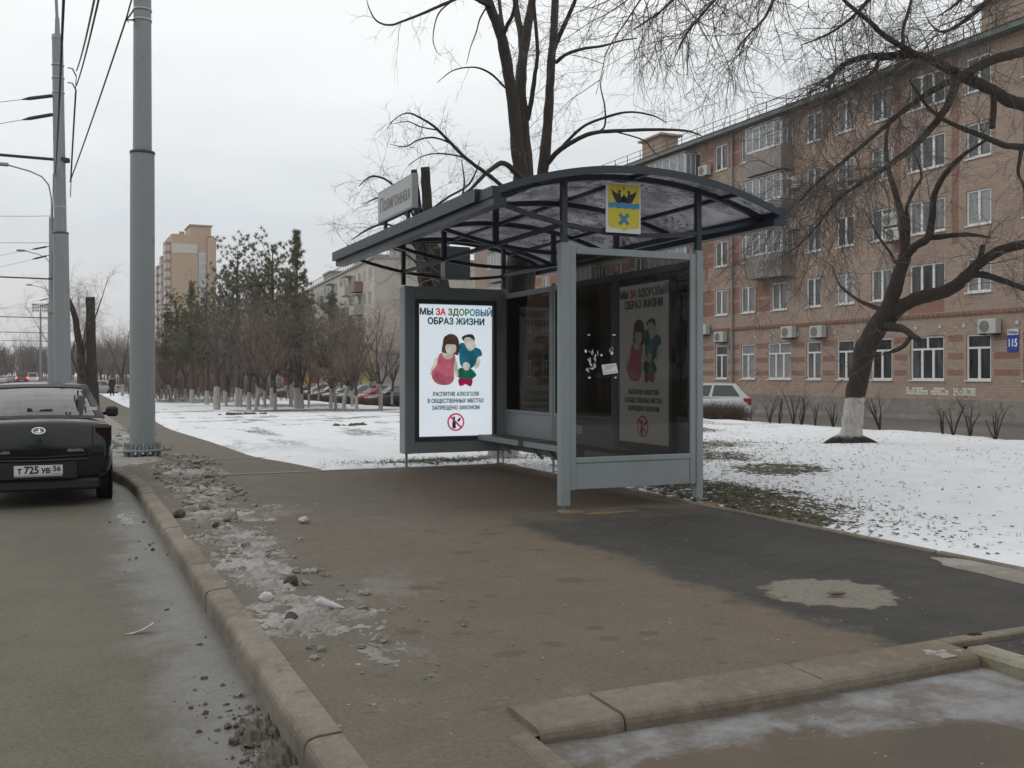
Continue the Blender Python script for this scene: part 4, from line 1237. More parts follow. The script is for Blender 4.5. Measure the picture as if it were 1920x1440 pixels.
# city arms on the near arch
ax, az, ay = 5.45, 3.20, Y0 - 0.062
aw, ah = 0.425, 0.535
Ma = Matrix.Translation((ax, ay, az)) @ Matrix.Rotation(R(90), 4, 'X')
mb = MB(); mb.prism([(-aw / 2, -ah / 2), (aw / 2, -ah / 2), (aw / 2, ah / 2), (-aw / 2, ah / 2)], Ma @ Matrix.Translation((0, 0, -0.012)), 0.012)
arms = mb.build('coat_of_arms', plain('arms_white', (0.55, 0.57, 0.56), 0.5, var=0.04), sh)
def lay(name, polys, col, k):
    mb = MB()
    for p in polys: mb.prism([((x - 0.5) * aw, (0.5 - y) * ah) for x, y in p], Ma @ Matrix.Translation((0, 0, 0.0006 + 0.0022 * k)), 0.002)
    mb.build(name, plain('arms_' + name, col, 0.5, var=0.05), arms)
YEL = (0.52, 0.44, 0.03)
lay('shield', [[(0.07, 0.04), (0.96, 0.04), (0.96, 0.84), (0.93, 0.88), (0.86, 0.90), (0.62, 0.91), (0.55, 0.93), (0.51, 0.97), (0.47, 0.93), (0.40, 0.91), (0.16, 0.90), (0.10, 0.88), (0.07, 0.84)]], YEL, 0)
wing = [(0.50, 0.40), (0.38, 0.42), (0.30, 0.40), (0.24, 0.33), (0.18, 0.24), (0.15, 0.14), (0.22, 0.19), (0.29, 0.215), (0.35, 0.23), (0.34, 0.18), (0.36, 0.155), (0.40, 0.15), (0.42, 0.175), (0.405, 0.20), (0.41, 0.25), (0.44, 0.30), (0.48, 0.27), (0.50, 0.25)]
lay('eagle', [wing, [(1.0 - x + 0.03, y) for x, y in wing][::-1], [(0.44, 0.39), (0.59, 0.39), (0.56, 0.28), (0.515, 0.235), (0.47, 0.28)]], (0.012, 0.014, 0.016), 1)
lay('crown', [[(0.49, 0.06), (0.53, 0.06), (0.55, 0.11), (0.53, 0.15), (0.49, 0.15), (0.475, 0.11)]], (0.30, 0.20, 0.03), 1)
up = [(0.07 + 0.89 * i / 24, 0.405 + 0.012 * math.sin(i * 1.05)) for i in range(25)]
dn = [(0.07 + 0.89 * i / 24, 0.505 + 0.014 * math.sin(i * 1.05)) for i in range(25)][::-1]
lay('river_band', [up + dn], (0.035, 0.20, 0.42), 2)
def cross(c0, c1, w):
    (x0, y0), (x1, y1) = c0, c1
    dx, dy = x1 - x0, (y1 - y0) * ah / aw; l = math.hypot(dx, dy); nx, ny = -dy / l * w, dx / l * w * aw / ah
    return [(x0 + nx, y0 + ny), (x0 - nx, y0 - ny), (x1 - nx, y1 - ny), (x1 + nx, y1 + ny)]
lay('cross', [cross((0.385, 0.625), (0.64, 0.825), 0.045)], (0.05, 0.17, 0.29), 1)
lay('cross', [cross((0.64, 0.625), (0.385, 0.825), 0.045)], (0.05, 0.17, 0.29), 2)

# ------------------------------------------------------------------ street poles, brackets and wires
M_pole = NT('zinc_pole')
_v = M_pole.noise(1.2, 6, 0.65, M_pole.map((3, 3, 0.5))); _w = M_pole.noise(7, 5, 0.6); _s = M_pole.noise(2.3, 3, 0.5)
_c = M_pole.mix(_v, (0.225, 0.245, 0.25), (0.285, 0.31, 0.32))
_c = M_pole.mix(M_pole.math('MULTIPLY', _w, 0.35), _c, (0.20, 0.22, 0.235))
_c = M_pole.mix(M_pole.math('MULTIPLY', M_pole.step(0.66, 0.72, _s), 0.5), _c, (0.10, 0.105, 0.11))
M_pole.princ(_c, 0.5, 0.15, M_pole.bump(_w, 0.15, 0.004), 0.4)
M_pole = M_pole.mat
M_rod = plain('rusty_bracket', (0.055, 0.038, 0.032), 0.7, var=0.3)
M_wire = plain('black_cable', (0.03, 0.03, 0.032), 0.6)
M_band = plain('steel_band', (0.34, 0.36, 0.37), 0.4, 0.4)

def pole(x, y, label, lean=(0, 0), top=10.65, lamp=True, hi=True, bands=(), group='trolley poles along the kerb'):
    e = empty('street_pole', (x, y, G(y)), 0, label, 'pole', group)
    e.rotation_euler = (lean[0], lean[1], 0)
    n = 28 if hi else 12
    mb = MB()
    mb.lathe([(0.215, 0.10), (0.212, 1.5), (0.206, 3.5), (0.203, 5.28)], n)
    mb.build('lower_shaft', M_pole, e)
    mb = MB()
    mb.lathe([(0.207, 5.28), (0.212, 5.285), (0.212, 5.325), (0.20, 5.335), (0.150, 5.336)], n)
    mb.build('collar', M_dgrey, e)
    mb = MB(); mb.lathe([(0.158, 5.33), (0.150, 7.5), (0.140, top)], n)
    sh2 = mb.build('upper_shaft', M_pole, e)
    mb = MB()
    for z in bands:
        mb.lathe([(0.157, z - 0.02), (0.160, z - 0.018), (0.160, z + 0.018), (0.157, z + 0.02)], n)
    if bands: mb.build('steel_band', M_band, e)
    if hi:
        mb = MB(); mb.lathe([(0.335, 0.085), (0.34, 0.09), (0.34, 0.125), (0.335, 0.13)], 40)
        fl = mb.build('base_flange', M_galv, e)
        b = MB()
        for k in range(14):
            a = 2 * math.pi * k / 14; c, s = math.cos(a), math.sin(a)
            b.tube([(0.29 * c, 0.29 * s, -0.01), (0.29 * c, 0.29 * s, 0.235)], 0.016, 8)
            b.lathe([(0.03, 0.131), (0.03, 0.165)], 6, (0.29 * c, 0.29 * s, 0)); b.lathe([(0.03, 0.05), (0.03, 0.084)], 6, (0.29 * c, 0.29 * s, 0))
        b.build('anchor_bolt', M_galv, fl)
        b = MB()
        for k in range(14):
            a = 2 * math.pi * (k + .5) / 14
            Mk = Matrix.Rotation(a, 4, 'Z') @ Matrix.Translation((0.21, 0.006, 0.13)) @ Matrix.Rotation(R(90), 4, 'X')
            b.prism([(0, 0), (0.10, 0), (0.085, 0.03), (0.0, 0.12)], Mk, 0.012)
        b.build('gusset', M_galv, fl)
    if lamp:
        b = MB()
        b.lathe([(0.145, top), (0.15, top + 0.01), (0.15, top - 0.1)][::-1], n)
        b.lathe([(0.07, top), (0.055, top + 0.45), (0.05, top + 0.5)], 12)
        pts = [(0, 0, top + 0.4), (-0.02, 0, top + 1.1), (-0.15, 0, top + 1.8), (-0.5, 0, top + 2.25), (-1.1, 0, top + 2.5), (-2.2, 0, top + 2.75)]
        b.tube(pts, 0.04, 8)
        am = b.build('lamp_arm', M_galv, e)
        b = MB(); b.cbox(-2.9, -2.15, -0.14, 0.14, top + 2.68, top + 2.86, 0.04); b.build('lamp_head', M_galv, am)
    return e

p1 = onground(267, 17.55)
POLE1 = pole(p1.x, p1.y, 'nearest tall grey steel pole bolted to the pavement beside the black sedan', bands=(7.62, 7.80), top=11.5)
PP = []
for i, (px, D, lab) in enumerate(((119, 27.2, 'second grey steel pole, leaning slightly, behind the black sedan'), (97, 56, 'third grey steel pole half hidden behind the second one'),
                                   (95.5, 94, 'fourth grey pole far along the kerb, mostly hidden'), (95, 131, 'fifth grey pole far along the kerb, mostly hidden'), (94.5, 170, 'sixth grey pole far along the kerb, mostly hidden'), (94.2, 210, 'farthest grey pole along the kerb'))):
    q = onground(px, D)
    PP.append(q)
    pole(q.x, q.y, lab, (0, R(-0.8) if i == 0 else 0), hi=i < 2, bands=(9.1, 9.5, 9.85, 6.0) if i == 0 else ())

# bracket arms across the street with their stays: one thing on every pole
for i, q in enumerate(PP):
    zb = 7.22 + G(q.y) if i else 7.24
    e = empty('wire_bracket', (q.x, q.y, 0), 0, ['rusty crossbar on the second pole with two stays', 'rusty crossbar on the third pole', 'rusty crossbar on the fourth pole', 'rusty crossbar on the fifth pole', 'rusty crossbar on the sixth pole', 'rusty crossbar on the farthest pole'][i], 'bracket', 'trolley wire brackets over the road')
    Lb = 7.5
    mb = MB(); mb.tube([(-0.14, 0, zb), (-Lb, 0, zb + 0.05)], 0.04, 8); mb.lathe([(0.165, zb - .05), (0.165, zb + .05)], 12)
    mb.build('arm', M_rod, e)
    if i < 3:
        b = MB()
        for (za, x1, z1) in ((9.05, -6.8, zb + 0.1), (8.55, -4.0, zb + 0.1)):
            a0 = Vector((-0.1, 0, za + G(q.y))); a1 = Vector((x1, 0, z1))
            b.tube([a0, a1], 0.008, 5)
            d = (a1 - a0).normalized()
            b.tube([a0, a0 + d * 0.15, a0 + d * 0.2, a0 + d * 0.75, a0 + d * 0.95], [0.02, 0.025, 0.05, 0.05, 0.012], 7)
        b.build('stay', M_rod, e)
    b = MB()
    for xx in (-3.6, -5.2):
        b.tube([(xx, 0, zb), (xx, 0, zb - 0.45)], 0.02, 6); b.tube([(xx, -.15, zb - .45), (xx, .15, zb - .45)], 0.02, 6)
    b.build('insulator', M_rod, e)

def wire(a, b, sag, label, r=0.009, n=14, name='overhead_wire', group='overhead wires'):
    a, b = Vector(a), Vector(b)
    pts = [a.lerp(b, i / n) - Vector((0, 0, sag * 4 * (i / n) * (1 - i / n))) for i in range(n + 1)]
    mb = MB(); mb.tube(pts, r, 5)
    return tag(mb.build(name, M_wire), label, 'wire', group)
P1 = Vector((p1.x, p1.y, 0)); Q = PP[0]; Q2 = PP[1]
hook = P1 + Vector((-0.27, -0.1, 7.58))
mb = MB(); mb.tube([P1 + Vector((-0.15, 0, 7.78)), hook + Vector((0.05, 0.02, 0.06)), hook], 0.014, 6); mb.tube([P1 + Vector((-0.15, 0, 7.62)), hook + Vector((0.08, 0.03, 0.0)), hook, hook + Vector((0.04, 0, -0.05))], 0.014, 6)
mb.build('wire_hook', M_rod, POLE1).location = -POLE1.location
wire(Q + Vector((0.16, -0.1, 6.7)), hook, 0.05, 'slack cable rising from the second pole to the hook on the nearest pole', 0.016)
wire(hook, Vector((2.3, 1.0, 12.2)), 0.4, 'cable running from the hook on the nearest pole overhead toward the viewer', 0.014)
for k, (z, tgt, lab) in enumerate(((9.78, at(185, -40, 12), 'upper twisted cable from the hooks of the second pole'), (9.38, at(198, -60, 12), 'lower twisted cable from the hooks of the second pole'))):
    base = Q + Vector((0.0, 0, z))
    h2 = base + Vector((0.32, -0.12, -0.06))
    mb = MB(); mb.tube([base + Vector((0.12, 0, 0.03)), h2 + Vector((-0.1, 0, 0.05)), h2 + Vector((0.0, 0, -0.15))], 0.018, 6)
    tag(mb.build('wire_hook', M_rod), ['upper black cable hook strapped to the second pole', 'lower black cable hook strapped to the second pole'][k], 'hook', 'cable hooks')
    wire(h2, tgt, 0.12, lab, 0.016)
    wire(h2 + Vector((0, 0, -.12)), Q + Vector((0.17, -0.05, 6.7 - 0.4 * k)), -0.1, ['upper cable tail running down the side of the second pole', 'lower cable tail running down the side of the second pole'][k], 0.012)
wire(Q + Vector((-0.2, 0, 6.9)), at(122, -60, 9), 0.2, 'dark cable running from the second pole crossbar up out of view', 0.016)
wire(Q2 + Vector((0, 0, 6.2)), Q + Vector((-0.25, 0, 6.9)), 0.25, 'cable hanging between the second and third poles', 0.014)
# contact and messenger wires along the street, above the lanes
for k, (xx, dz) in enumerate(((-3.6, 0), (-5.2, 0), (-3.6, 0.55), (-5.2, 0.6))):
    mb = MB()
    ys = [-3] + [q.y for q in PP] + [260]
    for i in range(len(ys) - 1):
        a = Vector((xx - 0.3, ys[i], 6.75 + dz + G(ys[i]))); b = Vector((xx - 0.3, ys[i + 1], 6.75 + dz + G(ys[i + 1])))
        sg_ = 0.15 if dz == 0 else 0.5
        mb.tube([a.lerp(b, t / 8) - Vector((0, 0, sg_ * 4 * (t / 8) * (1 - t / 8))) for t in range(9)], 0.007, 4)
    tag(mb.build('trolley_wire', M_wire), ['lower contact wire over the nearest lane', 'lower contact wire over the second lane', 'carrier wire above the nearest lane', 'carrier wire above the second lane'][k], 'wire', 'trolley wires')
# cross spans to the far side of the street
for k, (px, py, D, dz, lab) in enumerate(((96, 405, 56, 0.6, 'thin span wire leaving the third pole near its top'), (95, 455, 56, 0.8, 'thin stay wire leaving the third pole lower down'), (95, 575, 94, 0.5, 'thin span wire leaving the fourth pole'))):
    a = at(px, py, D)
    wire(a, a + Vector((-16, 0, dz)), 0.5, lab, 0.012)

# ------------------------------------------------------------------ brick apartment house
def mat_brick(name, c1, c2, mortar, axis='y'):
    t = NT(name)
    x, y, z = t.xyz()
    cm = t.n.new('ShaderNodeCombineXYZ')
    t.l.new(y if axis == 'y' else x, cm.inputs[0]); t.l.new(z, cm.inputs[1])
    b = t.n.new('ShaderNodeTexBrick')
    b.inputs['Scale'].default_value = 1.0; b.inputs['Brick Width'].default_value = 0.29; b.inputs['Row Height'].default_value = 0.105
    b.inputs['Mortar Size'].default_value = 0.013; b.inputs['Mortar Smooth'].default_value = 0.3; b.inputs['Bias'].default_value = 0.0
    t.put(b.inputs['Color1'], c1); t.put(b.inputs['Color2'], c2); t.put(b.inputs['Mortar'], mortar)
    t.l.new(cm.outputs[0], b.inputs['Vector'])
    col = b.outputs['Color']
    n = t.noise(0.5, 5, 0.6); n2 = t.noise(3, 5, 0.6)
    col = t.mix(t.math('MULTIPLY', t.step(0.4, 0.7, n), 0.25), col, tuple(v * 0.6 for v in c1))
    col = t.mix(t.math('MULTIPLY', n2, 0.3), col, tuple(min(1, v * 1.2) for v in c2))
    t.princ(col, 0.9, 0, t.bump(b.outputs['Fac'], -0.4, 0.01), 0.2)
    return t.mat
M_tan = mat_brick('tan_brick', (0.305, 0.222, 0.178), (0.375, 0.288, 0.235), (0.23, 0.188, 0.158))
M_redb = mat_brick('red_brick', (0.225, 0.120, 0.090), (0.275, 0.152, 0.115), (0.22, 0.155, 0.125))
M_frame = plain('window_white', (0.66, 0.67, 0.67), 0.45, var=0.05)
M_sill = plain('sill_white', (0.62, 0.63, 0.64), 0.6, var=0.08)
M_stone = M_stone
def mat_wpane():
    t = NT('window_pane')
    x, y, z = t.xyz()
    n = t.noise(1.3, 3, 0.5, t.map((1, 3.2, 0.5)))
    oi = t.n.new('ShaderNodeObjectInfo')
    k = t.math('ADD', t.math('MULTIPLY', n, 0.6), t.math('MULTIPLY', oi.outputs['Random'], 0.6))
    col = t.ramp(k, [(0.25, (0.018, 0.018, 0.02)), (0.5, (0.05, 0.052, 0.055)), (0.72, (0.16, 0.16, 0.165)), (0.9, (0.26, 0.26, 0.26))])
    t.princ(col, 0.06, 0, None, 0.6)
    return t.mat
M_wp = mat_wpane()
M_plinth = mat_concrete('plinth_render', (0.27, 0.25, 0.225), (0.17, 0.15, 0.13))
M_eave = plain('eave_tin', (0.135, 0.16, 0.15), 0.6, var=0.15)
FX = 32.45

def facade_mesh(mb, X, us, zs, openings, pick, depth=0.16, sgn=-1):
    """wall sheet in the plane x = X with real openings and reveals; pick(u, z) gives the brick"""
    us = sorted({round(v, 4) for v in us} | {round(v, 4) for o in openings for v in o[:2]})
    zs = sorted({round(v, 4) for v in zs} | {round(v, 4) for o in openings for v in o[2:4]})
    for i in range(len(us) - 1):
        for j in range(len(zs) - 1):
            uc, zc = (us[i] + us[i + 1]) / 2, (zs[j] + zs[j + 1]) / 2
            if any(o[0] < uc < o[1] and o[2] < zc < o[3] for o in openings): continue
            mb.add([(X, us[i], zs[j]), (X, us[i + 1], zs[j]), (X, us[i + 1], zs[j + 1]), (X, us[i], zs[j + 1])], [(0, 3, 2, 1)], pick(uc, zc))
    for u0, u1, z0, z1 in [o[:4] for o in openings]:
        d = X + depth
        for q in ([(X, u0, z0), (d, u0, z0), (d, u0, z1), (X, u0, z1)], [(X, u1, z0), (X, u1, z1), (d, u1, z1), (d, u1, z0)], [(X, u0, z1), (d, u0, z1), (d, u1, z1), (X, u1, z1)], [(X, u0, z0), (X, u1, z0), (d, u1, z0), (d, u0, z0)]):
            mb.add(q, [(0, 1, 2, 3)], 0)
        mb.add([(d + 0.02, u0, z0), (d + 0.02, u1, z0), (d + 0.02, u1, z1), (d + 0.02, u0, z1)], [(0, 3, 2, 1)], 0)

WCACHE = {}
def window(parent, X, u0, u1, z0, z1, sashes=2, transom=0.0, fmat=None, pane=True, sill=True):
    """white framed window in an opening; meshes are shared between equal windows"""
    w, h = round(u1 - u0, 3), round(z1 - z0, 3)
    key = (w, h, sashes, transom, fmat.name if fmat else '', pane)
    if key not in WCACHE:
        f = MB(); fr = 0.075
        f.box(0.05, 0.12, 0, fr, 0, h); f.box(0.05, 0.12, w - fr, w, 0, h)
        f.box(0.05, 0.12, fr, w - fr, 0, fr); f.box(0.05, 0.12, fr, w - fr, h - fr, h)
        for k in range(1, sashes):
            c = w * k / sashes
            f.box(0.045, 0.115, c - 0.055, c + 0.055, fr, h - fr - (transom if transom else 0))
        if transom:
            f.box(0.046, 0.116, fr, w - fr, h - fr - transom, h - fr - transom + 0.08)
            if w > 1.5: f.box(0.046, 0.116, w / 2 - 0.045, w / 2 + 0.045, h - fr - transom + 0.08, h - fr)
        if sill: f.box(-0.06, 0.05, -0.05, w + 0.05, -0.05, -0.005)
        g = MB(); g.box(0.085, 0.09, fr * .5, w - fr * .5, fr * .5, h - fr * .5)
        o = f.build('window', fmat or M_frame, parent)
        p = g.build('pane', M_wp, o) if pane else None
        WCACHE[key] = (o.data, p.data if p else None)
    else:
        fd, pd = WCACHE[key]
        o = link(bpy.data.objects.new('window', fd), parent)
        if pd is not None: link(bpy.data.objects.new('pane', pd), o)
    o.location = (X, u0, z0)
    return o

bh = empty('apartment_house', (0, 0, 0), 0, 'five storey tan and red brick apartment house with white windows', 'building')
UA, UB = 12.0, 80.0
cols = [(18.0, 1.15), (20.6, 1.15), (23.0, 1.15), (25.5, 1.15), (28.06, 1.15), (30.6, 1.85), (33.1, 1.2), (35.3, 1.1), (37.4, 1.0), (39.9, 1.15), (42.4, 1.1), (44.7, 1.05), (47.2, 1.15), (50.4, 1.15), (53.0, 1.1), (55.4, 1.1), (57.9, 1.15), (60.9, 1.15), (63.6, 1.1), (66.2, 1.1), (69.0, 1.1), (72.0, 1.1), (75.0, 1.1)]
floors = [4.63, 7.25, 9.87, 12.45]
ops = []; wins = []
for u, w in cols:
    gw = {30.6: 1.75, 39.9: 1.75}.get(u, w)
    ops.append((u - gw / 2, u + gw / 2, 1.20, 3.0)); wins.append((u - gw / 2, u + gw / 2, 1.20, 3.0, 2 if gw < 1.5 else 3, 0.5))
    for z in floors:
        ops.append((u - w / 2, u + w / 2, z, z + 1.36)); wins.append((u - w / 2, u + w / 2, z, z + 1.36, 2 if w < 1.5 else 3, 0.0))
edges = []
for (u, w), (u2, w2) in zip(cols, cols[1:]): edges += [u + w / 2 + 0.14, u2 - w2 / 2 - 0.14]
strips = [(32.0, 32.4), (29.0, 29.35), (45.9, 46.2)]
def pick(u, z):
    if any(a < u < b for a, b in strips) and 6.6 < z < 14.2: return 1
    if 29.7 < u < 31.6 and 3.95 < z < 4.5: return 1
    inter = any(a + w / 2 + 0.14 < u < b - w2 / 2 - 0.14 for (a, w), (b, w2) in zip(cols, cols[1:]))
    if inter:
        if 1.38 < z < 1.62 or 2.02 < z < 2.28 or 2.72 < z < 3.0: return 1
        if u > 40.5:
            for f in floors:
                if f - 0.02 < z < f + 1.38 and not (f + 0.62 < z < f + 0.74): return 1
    return 0
zcut = [-1.2, 0.45, 1.38, 1.62, 2.02, 2.28, 2.72, 3.0, 3.72, 3.95, 4.5, 6.6, 14.2]
for f in floors: zcut += [f - 0.02, f + 0.62, f + 0.74, f + 1.38]
mb = MB()
facade_mesh(mb, FX, [UA, UB] + edges + [v for s in strips for v in s] + [29.7, 31.6], zcut, ops, pick)
mb.add([(FX, UA, -1.2), (FX + 12, UA, -1.2), (FX + 12, UA, 14.2), (FX, UA, 14.2)], [(0, 1, 2, 3)], 0)
mb.add([(FX, UB, -1.2), (FX, UB, 14.2), (FX + 12, UB, 14.2), (FX + 12, UB, -1.2)], [(0, 1, 2, 3)], 0)
mb.add([(FX + 12, UA, -1.2), (FX + 12, UB, -1.2), (FX + 12, UB, 14.2), (FX + 12, UA, 14.2)], [(0, 1, 2, 3)], 0)
mb.build('wall', [M_tan, M_redb], bh)
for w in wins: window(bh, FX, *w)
mb = MB()
mb.box(FX - 0.06, FX - 0.001, UA, UB, 3.76, 3.92)
k = UA
while k < UB:
    mb.box(FX - 0.085, FX - 0.061, k, k + 0.13, 3.80, 3.88); k += 0.26
mb.build('cornice', M_redb, bh)
mb = MB(); mb.box(FX - 0.07, FX - 0.002, UA, UB, -1.1, 0.42); mb.build('plinth', M_plinth, bh)
mb = MB()
mb.box(FX - 0.55, FX + 12.5, UA - 0.5, UB + 0.5, 14.2, 14.42)
mb.add([(FX - 0.6, UA - 0.5, 14.425), (FX - 0.6, UB + 0.5, 14.425), (FX + 6, UB - 5, 16.2), (FX + 6, UA + 5, 16.2), (FX + 12.5, UB + 0.5, 14.425), (FX + 12.5, UA - 0.5, 14.425)], [(0, 3, 2, 1), (2, 3, 5, 4), (0, 5, 3), (1, 2, 4)])
rf = mb.build('roof', M_eave, bh)
mb = MB()
k = UA
while k < UB:
    mb.bar((FX - 0.3, k, 14.43), (FX - 0.3, k, 15.05), 0.03); k += 1.5
for z in (14.75, 15.05): mb.bar((FX - 0.3, UA, z), (FX - 0.3, UB, z), 0.025)
mb.build('roof_railing', M_rod, rf)
M_vent = plain('vent_brick', (0.33, 0.25, 0.2), 0.9, var=0.2)
for u in (52.0, 26.5, 66):
    mb = MB(); mb.box(FX + 0.9, FX + 2.1, u, u + 2.2, 14.3, 16.0); mb.box(FX + 0.7, FX + 2.3, u - 0.25, u + 2.45, 16.0, 16.12)
    mb.build('chimney', [M_vent], rf)
mb = MB(); mb.tube([(FX - 0.1, 43.6, -0.3), (FX - 0.1, 43.6, 14.15)], 0.06, 8); mb.build('downpipe', M_galv, bh)
mb = MB(); mb.tube([(FX - 0.1, 24.2, -0.3), (FX - 0.1, 24.2, 14.15)], 0.06, 8); mb.build('downpipe', M_galv, bh)
M_balc = plain('balcony_panel', (0.235, 0.205, 0.185), 0.7, var=0.2, scale=1.5, dirt=(0.22, 0.2, 0.18), dirt_amt=0.5)
M_slab = mat_concrete('balcony_slab', (0.30, 0.28, 0.26), (0.2, 0.18, 0.16))
M_bpane = plain('balcony_pane', (0.24, 0.25, 0.26), 0.1, var=0.5, scale=0.9)
def balcony(u0, u1, zf, glazed=True, fl=M_frame):
    x0 = FX - 0.75
    mb = MB()
    mb.box(x0, FX - 0.001, u0, u1, zf - 0.14, zf)
    b = mb.build('balcony', M_slab, bh)
    mb = MB(); mb.box(x0, x0 + 0.05, u0, u1, zf + 0.001, zf + 1.0); mb.box(x0 + 0.051, FX - 0.002, u0, u0 + 0.05, zf + 0.001, zf + 1.0); mb.box(x0 + 0.051, FX - 0.002, u1 - 0.05, u1, zf + 0.001, zf + 1.0)
    mb.build('parapet', M_balc, b)
    if glazed:
        mb = MB(); zt = zf + 2.25
        n = 5
        for k in range(n + 1):
            c = u0 + (u1 - u0 - 0.06) * k / n; mb.box(x0, x0 + 0.05, c, c + 0.06, zf + 1.001, zt)
        for z in (zf + 1.001, zt - 0.08): mb.box(x0 - 0.005, x0 + 0.055, u0, u1, z, z + 0.08)
        for uu in (u0, u1 - 0.06):
            for k in range(3):
                x = x0 + 0.06 + (0.75 - 0.13) * k / 2; mb.box(x, x + 0.05, uu, uu + 0.055, zf + 1.0, zt)
            mb.box(x0 + 0.056, FX - 0.002, uu, uu + 0.05, zt - 0.07, zt)
        mb.build('balcony_frame', fl, b)
        mb = MB(); mb.box(x0 + 0.02, x0 + 0.03, u0 + 0.03, u1 - 0.03, zf + 1.0, zt - 0.02)
        mb.box(x0 + 0.06, FX - 0.003, u0 + 0.02, u0 + 0.03, zf + 1.0, zt - 0.02); mb.box(x0 + 0.06, FX - 0.003, u1 - 0.03, u1 - 0.02, zf + 1.0, zt - 0.02)
        mb.build('balcony_pane', M_bpane, b)
        mb = MB(); mb.box(x0 - 0.1, FX - 0.004, u0 - 0.08, u1 + 0.08, zt + 0.002, zt + 0.05); mb.build('balcony_roof', M_slab, b)
for (u0, u1, fs) in ((38.85, 41.6, (6.36, 8.98, 11.56)), (47.0, 50.9, (3.74, 6.36, 8.98, 11.56)), (58.0, 61.2, (3.74, 6.36, 8.98, 11.56)), (72.4, 75.4, (3.74, 6.36, 8.98, 11.56))):
    for z in fs: balcony(u0, u1, z)
M_star = plain('star_white', (0.46, 0.47, 0.50), 0.5)
mb0 = None
def star_poly(r):
    return [((r if k % 2 == 0 else r * 0.42) * math.sin(k * math.pi / 5), (r if k % 2 == 0 else r * 0.42) * math.cos(k * math.pi / 5)) for k in range(10)]
for px in (1908, 1808, 1763, 1718, 1611, 1567, 1496, 1445, 1417):
    r = (px - 960) / F; D = FX / (CT * r + ST); u = CT * D - ST * r * D
    M = Matrix.Translation((FX - 0.004, u, 3.36)) @ Matrix.Rotation(R(-90), 4, 'Z') @ Matrix.Rotation(R(90), 4, 'X')
    mb = MB(); mb.prism(star_poly(0.125), M, 0.03); mb.build('star_ornament', M_star, bh)
M_wash = plain('white_overpaint', (0.55, 0.54, 0.51), 0.8, var=0.15, scale=6)
rw = random.Random(2)
for (a, b) in ((31.7, 30.55), (30.4, 29.5), (29.3, 28.2)):
    x = b; mb = MB()
    while x < a:
        l = rw.uniform(0.14, 0.3); zz = rw.choice((0.63, 0.735, 0.84))
        for q in range(3):
            if rw.random() < 0.75: mb.box(FX - 0.004, FX - 0.001, x, min(a, x + l * rw.uniform(.6, 1)), 0.60 + 0.105 * q, 0.60 + 0.105 * q + 0.085)
        x += l * 0.9
    mb.build('painted_out_graffiti', M_wash, bh)

def fpoint(px, py):
    r = (px - 960) / F; D = FX / (CT * r + ST)
    return CT * D - ST * r * D, EYE - (py - HZ) / F * D
# house number plate
u, z = fpoint(1900, 638)
sgn = empty('house_number_sign', (FX - 0.01, u, z), 0, 'blue and white house number plate reading 115 on the brick wall', 'sign')
Mx = Matrix.Rotation(R(-90), 4, 'Z') @ Matrix.Rotation(R(90), 4, 'X')
mb = MB(); mb.prism([(-.24, -.42), (.24, -.42), (.24, .20), (-.24, .20)], Mx, 0.03); mb.build('number_panel', plain('sign_blue', (0.015, 0.05, 0.30), 0.4), sgn)
mb = MB(); mb.prism([(-.24, .201), (.24, .201), (.24, .42), (-.24, .42)], Mx, 0.03); mb.build('street_panel', M_white, sgn)
text_mesh('number', '115', 0.40, plain('sign_text_white', (0.75, 0.76, 0.78), 0.5), sgn, Mx @ Matrix.Translation((0, -0.11, 0.032)), 0.012, 'CENTER', 0.002, 0.72)
text_mesh('street_name', 'Победы', 0.155, plain('sign_text_blue', (0.02, 0.06, 0.32), 0.5), sgn, Mx @ Matrix.Translation((0, 0.30, 0.032)), 0.004, 'CENTER', 0.002, 0.72)
# air conditioners
M_ac = plain('ac_housing', (0.45, 0.45, 0.43), 0.6, var=0.08, dirt=(0.3, 0.28, 0.25), dirt_amt=0.4)
M_grill = plain('ac_grille', (0.16, 0.16, 0.16), 0.6)
ac0 = None
for px, py, lab in ((1862, 612, 'air conditioner above the ground floor window by the house number plate'), (1684, 440, 'lower of two stacked air conditioners high on the brick wall'), (1678, 413, 'upper of two stacked air conditioners high on the brick wall'), (1485, 623, 'air conditioner above the ground floor windows behind the bare branches'), (1540, 622, 'air conditioner above the ground floor window left of the leaning tree'), (1357, 632, 'air conditioner above the ground floor window nearest the silver hatchback'), (1325, 618, 'air conditioner beside the grey shelter post'), (1327, 321, 'air conditioner below the top floor window beside the balcony'), (1493, 344, 'air conditioner on the fourth floor behind the branches'), (1491, 421, 'air conditioner on the third floor behind the branches')):
    u, z = fpoint(px, py)
    if ac0 is None:
        ac0 = empty('air_conditioner', (FX - 0.02, u, z), 0, lab, 'air conditioner', 'air conditioners on the brick house')
        mb = MB(); mb.cbox(-0.34, -0.04, -0.42, 0.42, -0.28, 0.28, 0.02); mb.build('housing', M_ac, ac0)
        mb = MB(); Mf = Matrix.Translation((-0.341, 0.10, 0)) @ Matrix.Rotation(R(-90), 4, 'Y')
        mb.prism([(0.22 * math.cos(a * math.pi / 12), 0.22 * math.sin(a * math.pi / 12)) for a in range(24)], Mf, 0.012); mb.build('fan_grille', M_grill, ac0)
        mb = MB(); mb.box(-0.36, 0.0, -0.30, -0.26, -0.33, -0.285); mb.box(-0.36, 0.0, 0.26, 0.30, -0.33, -0.285); mb.build('bracket', M_rod, ac0)
    else: dup(ac0, (FX - 0.02, u, z), None, lab)

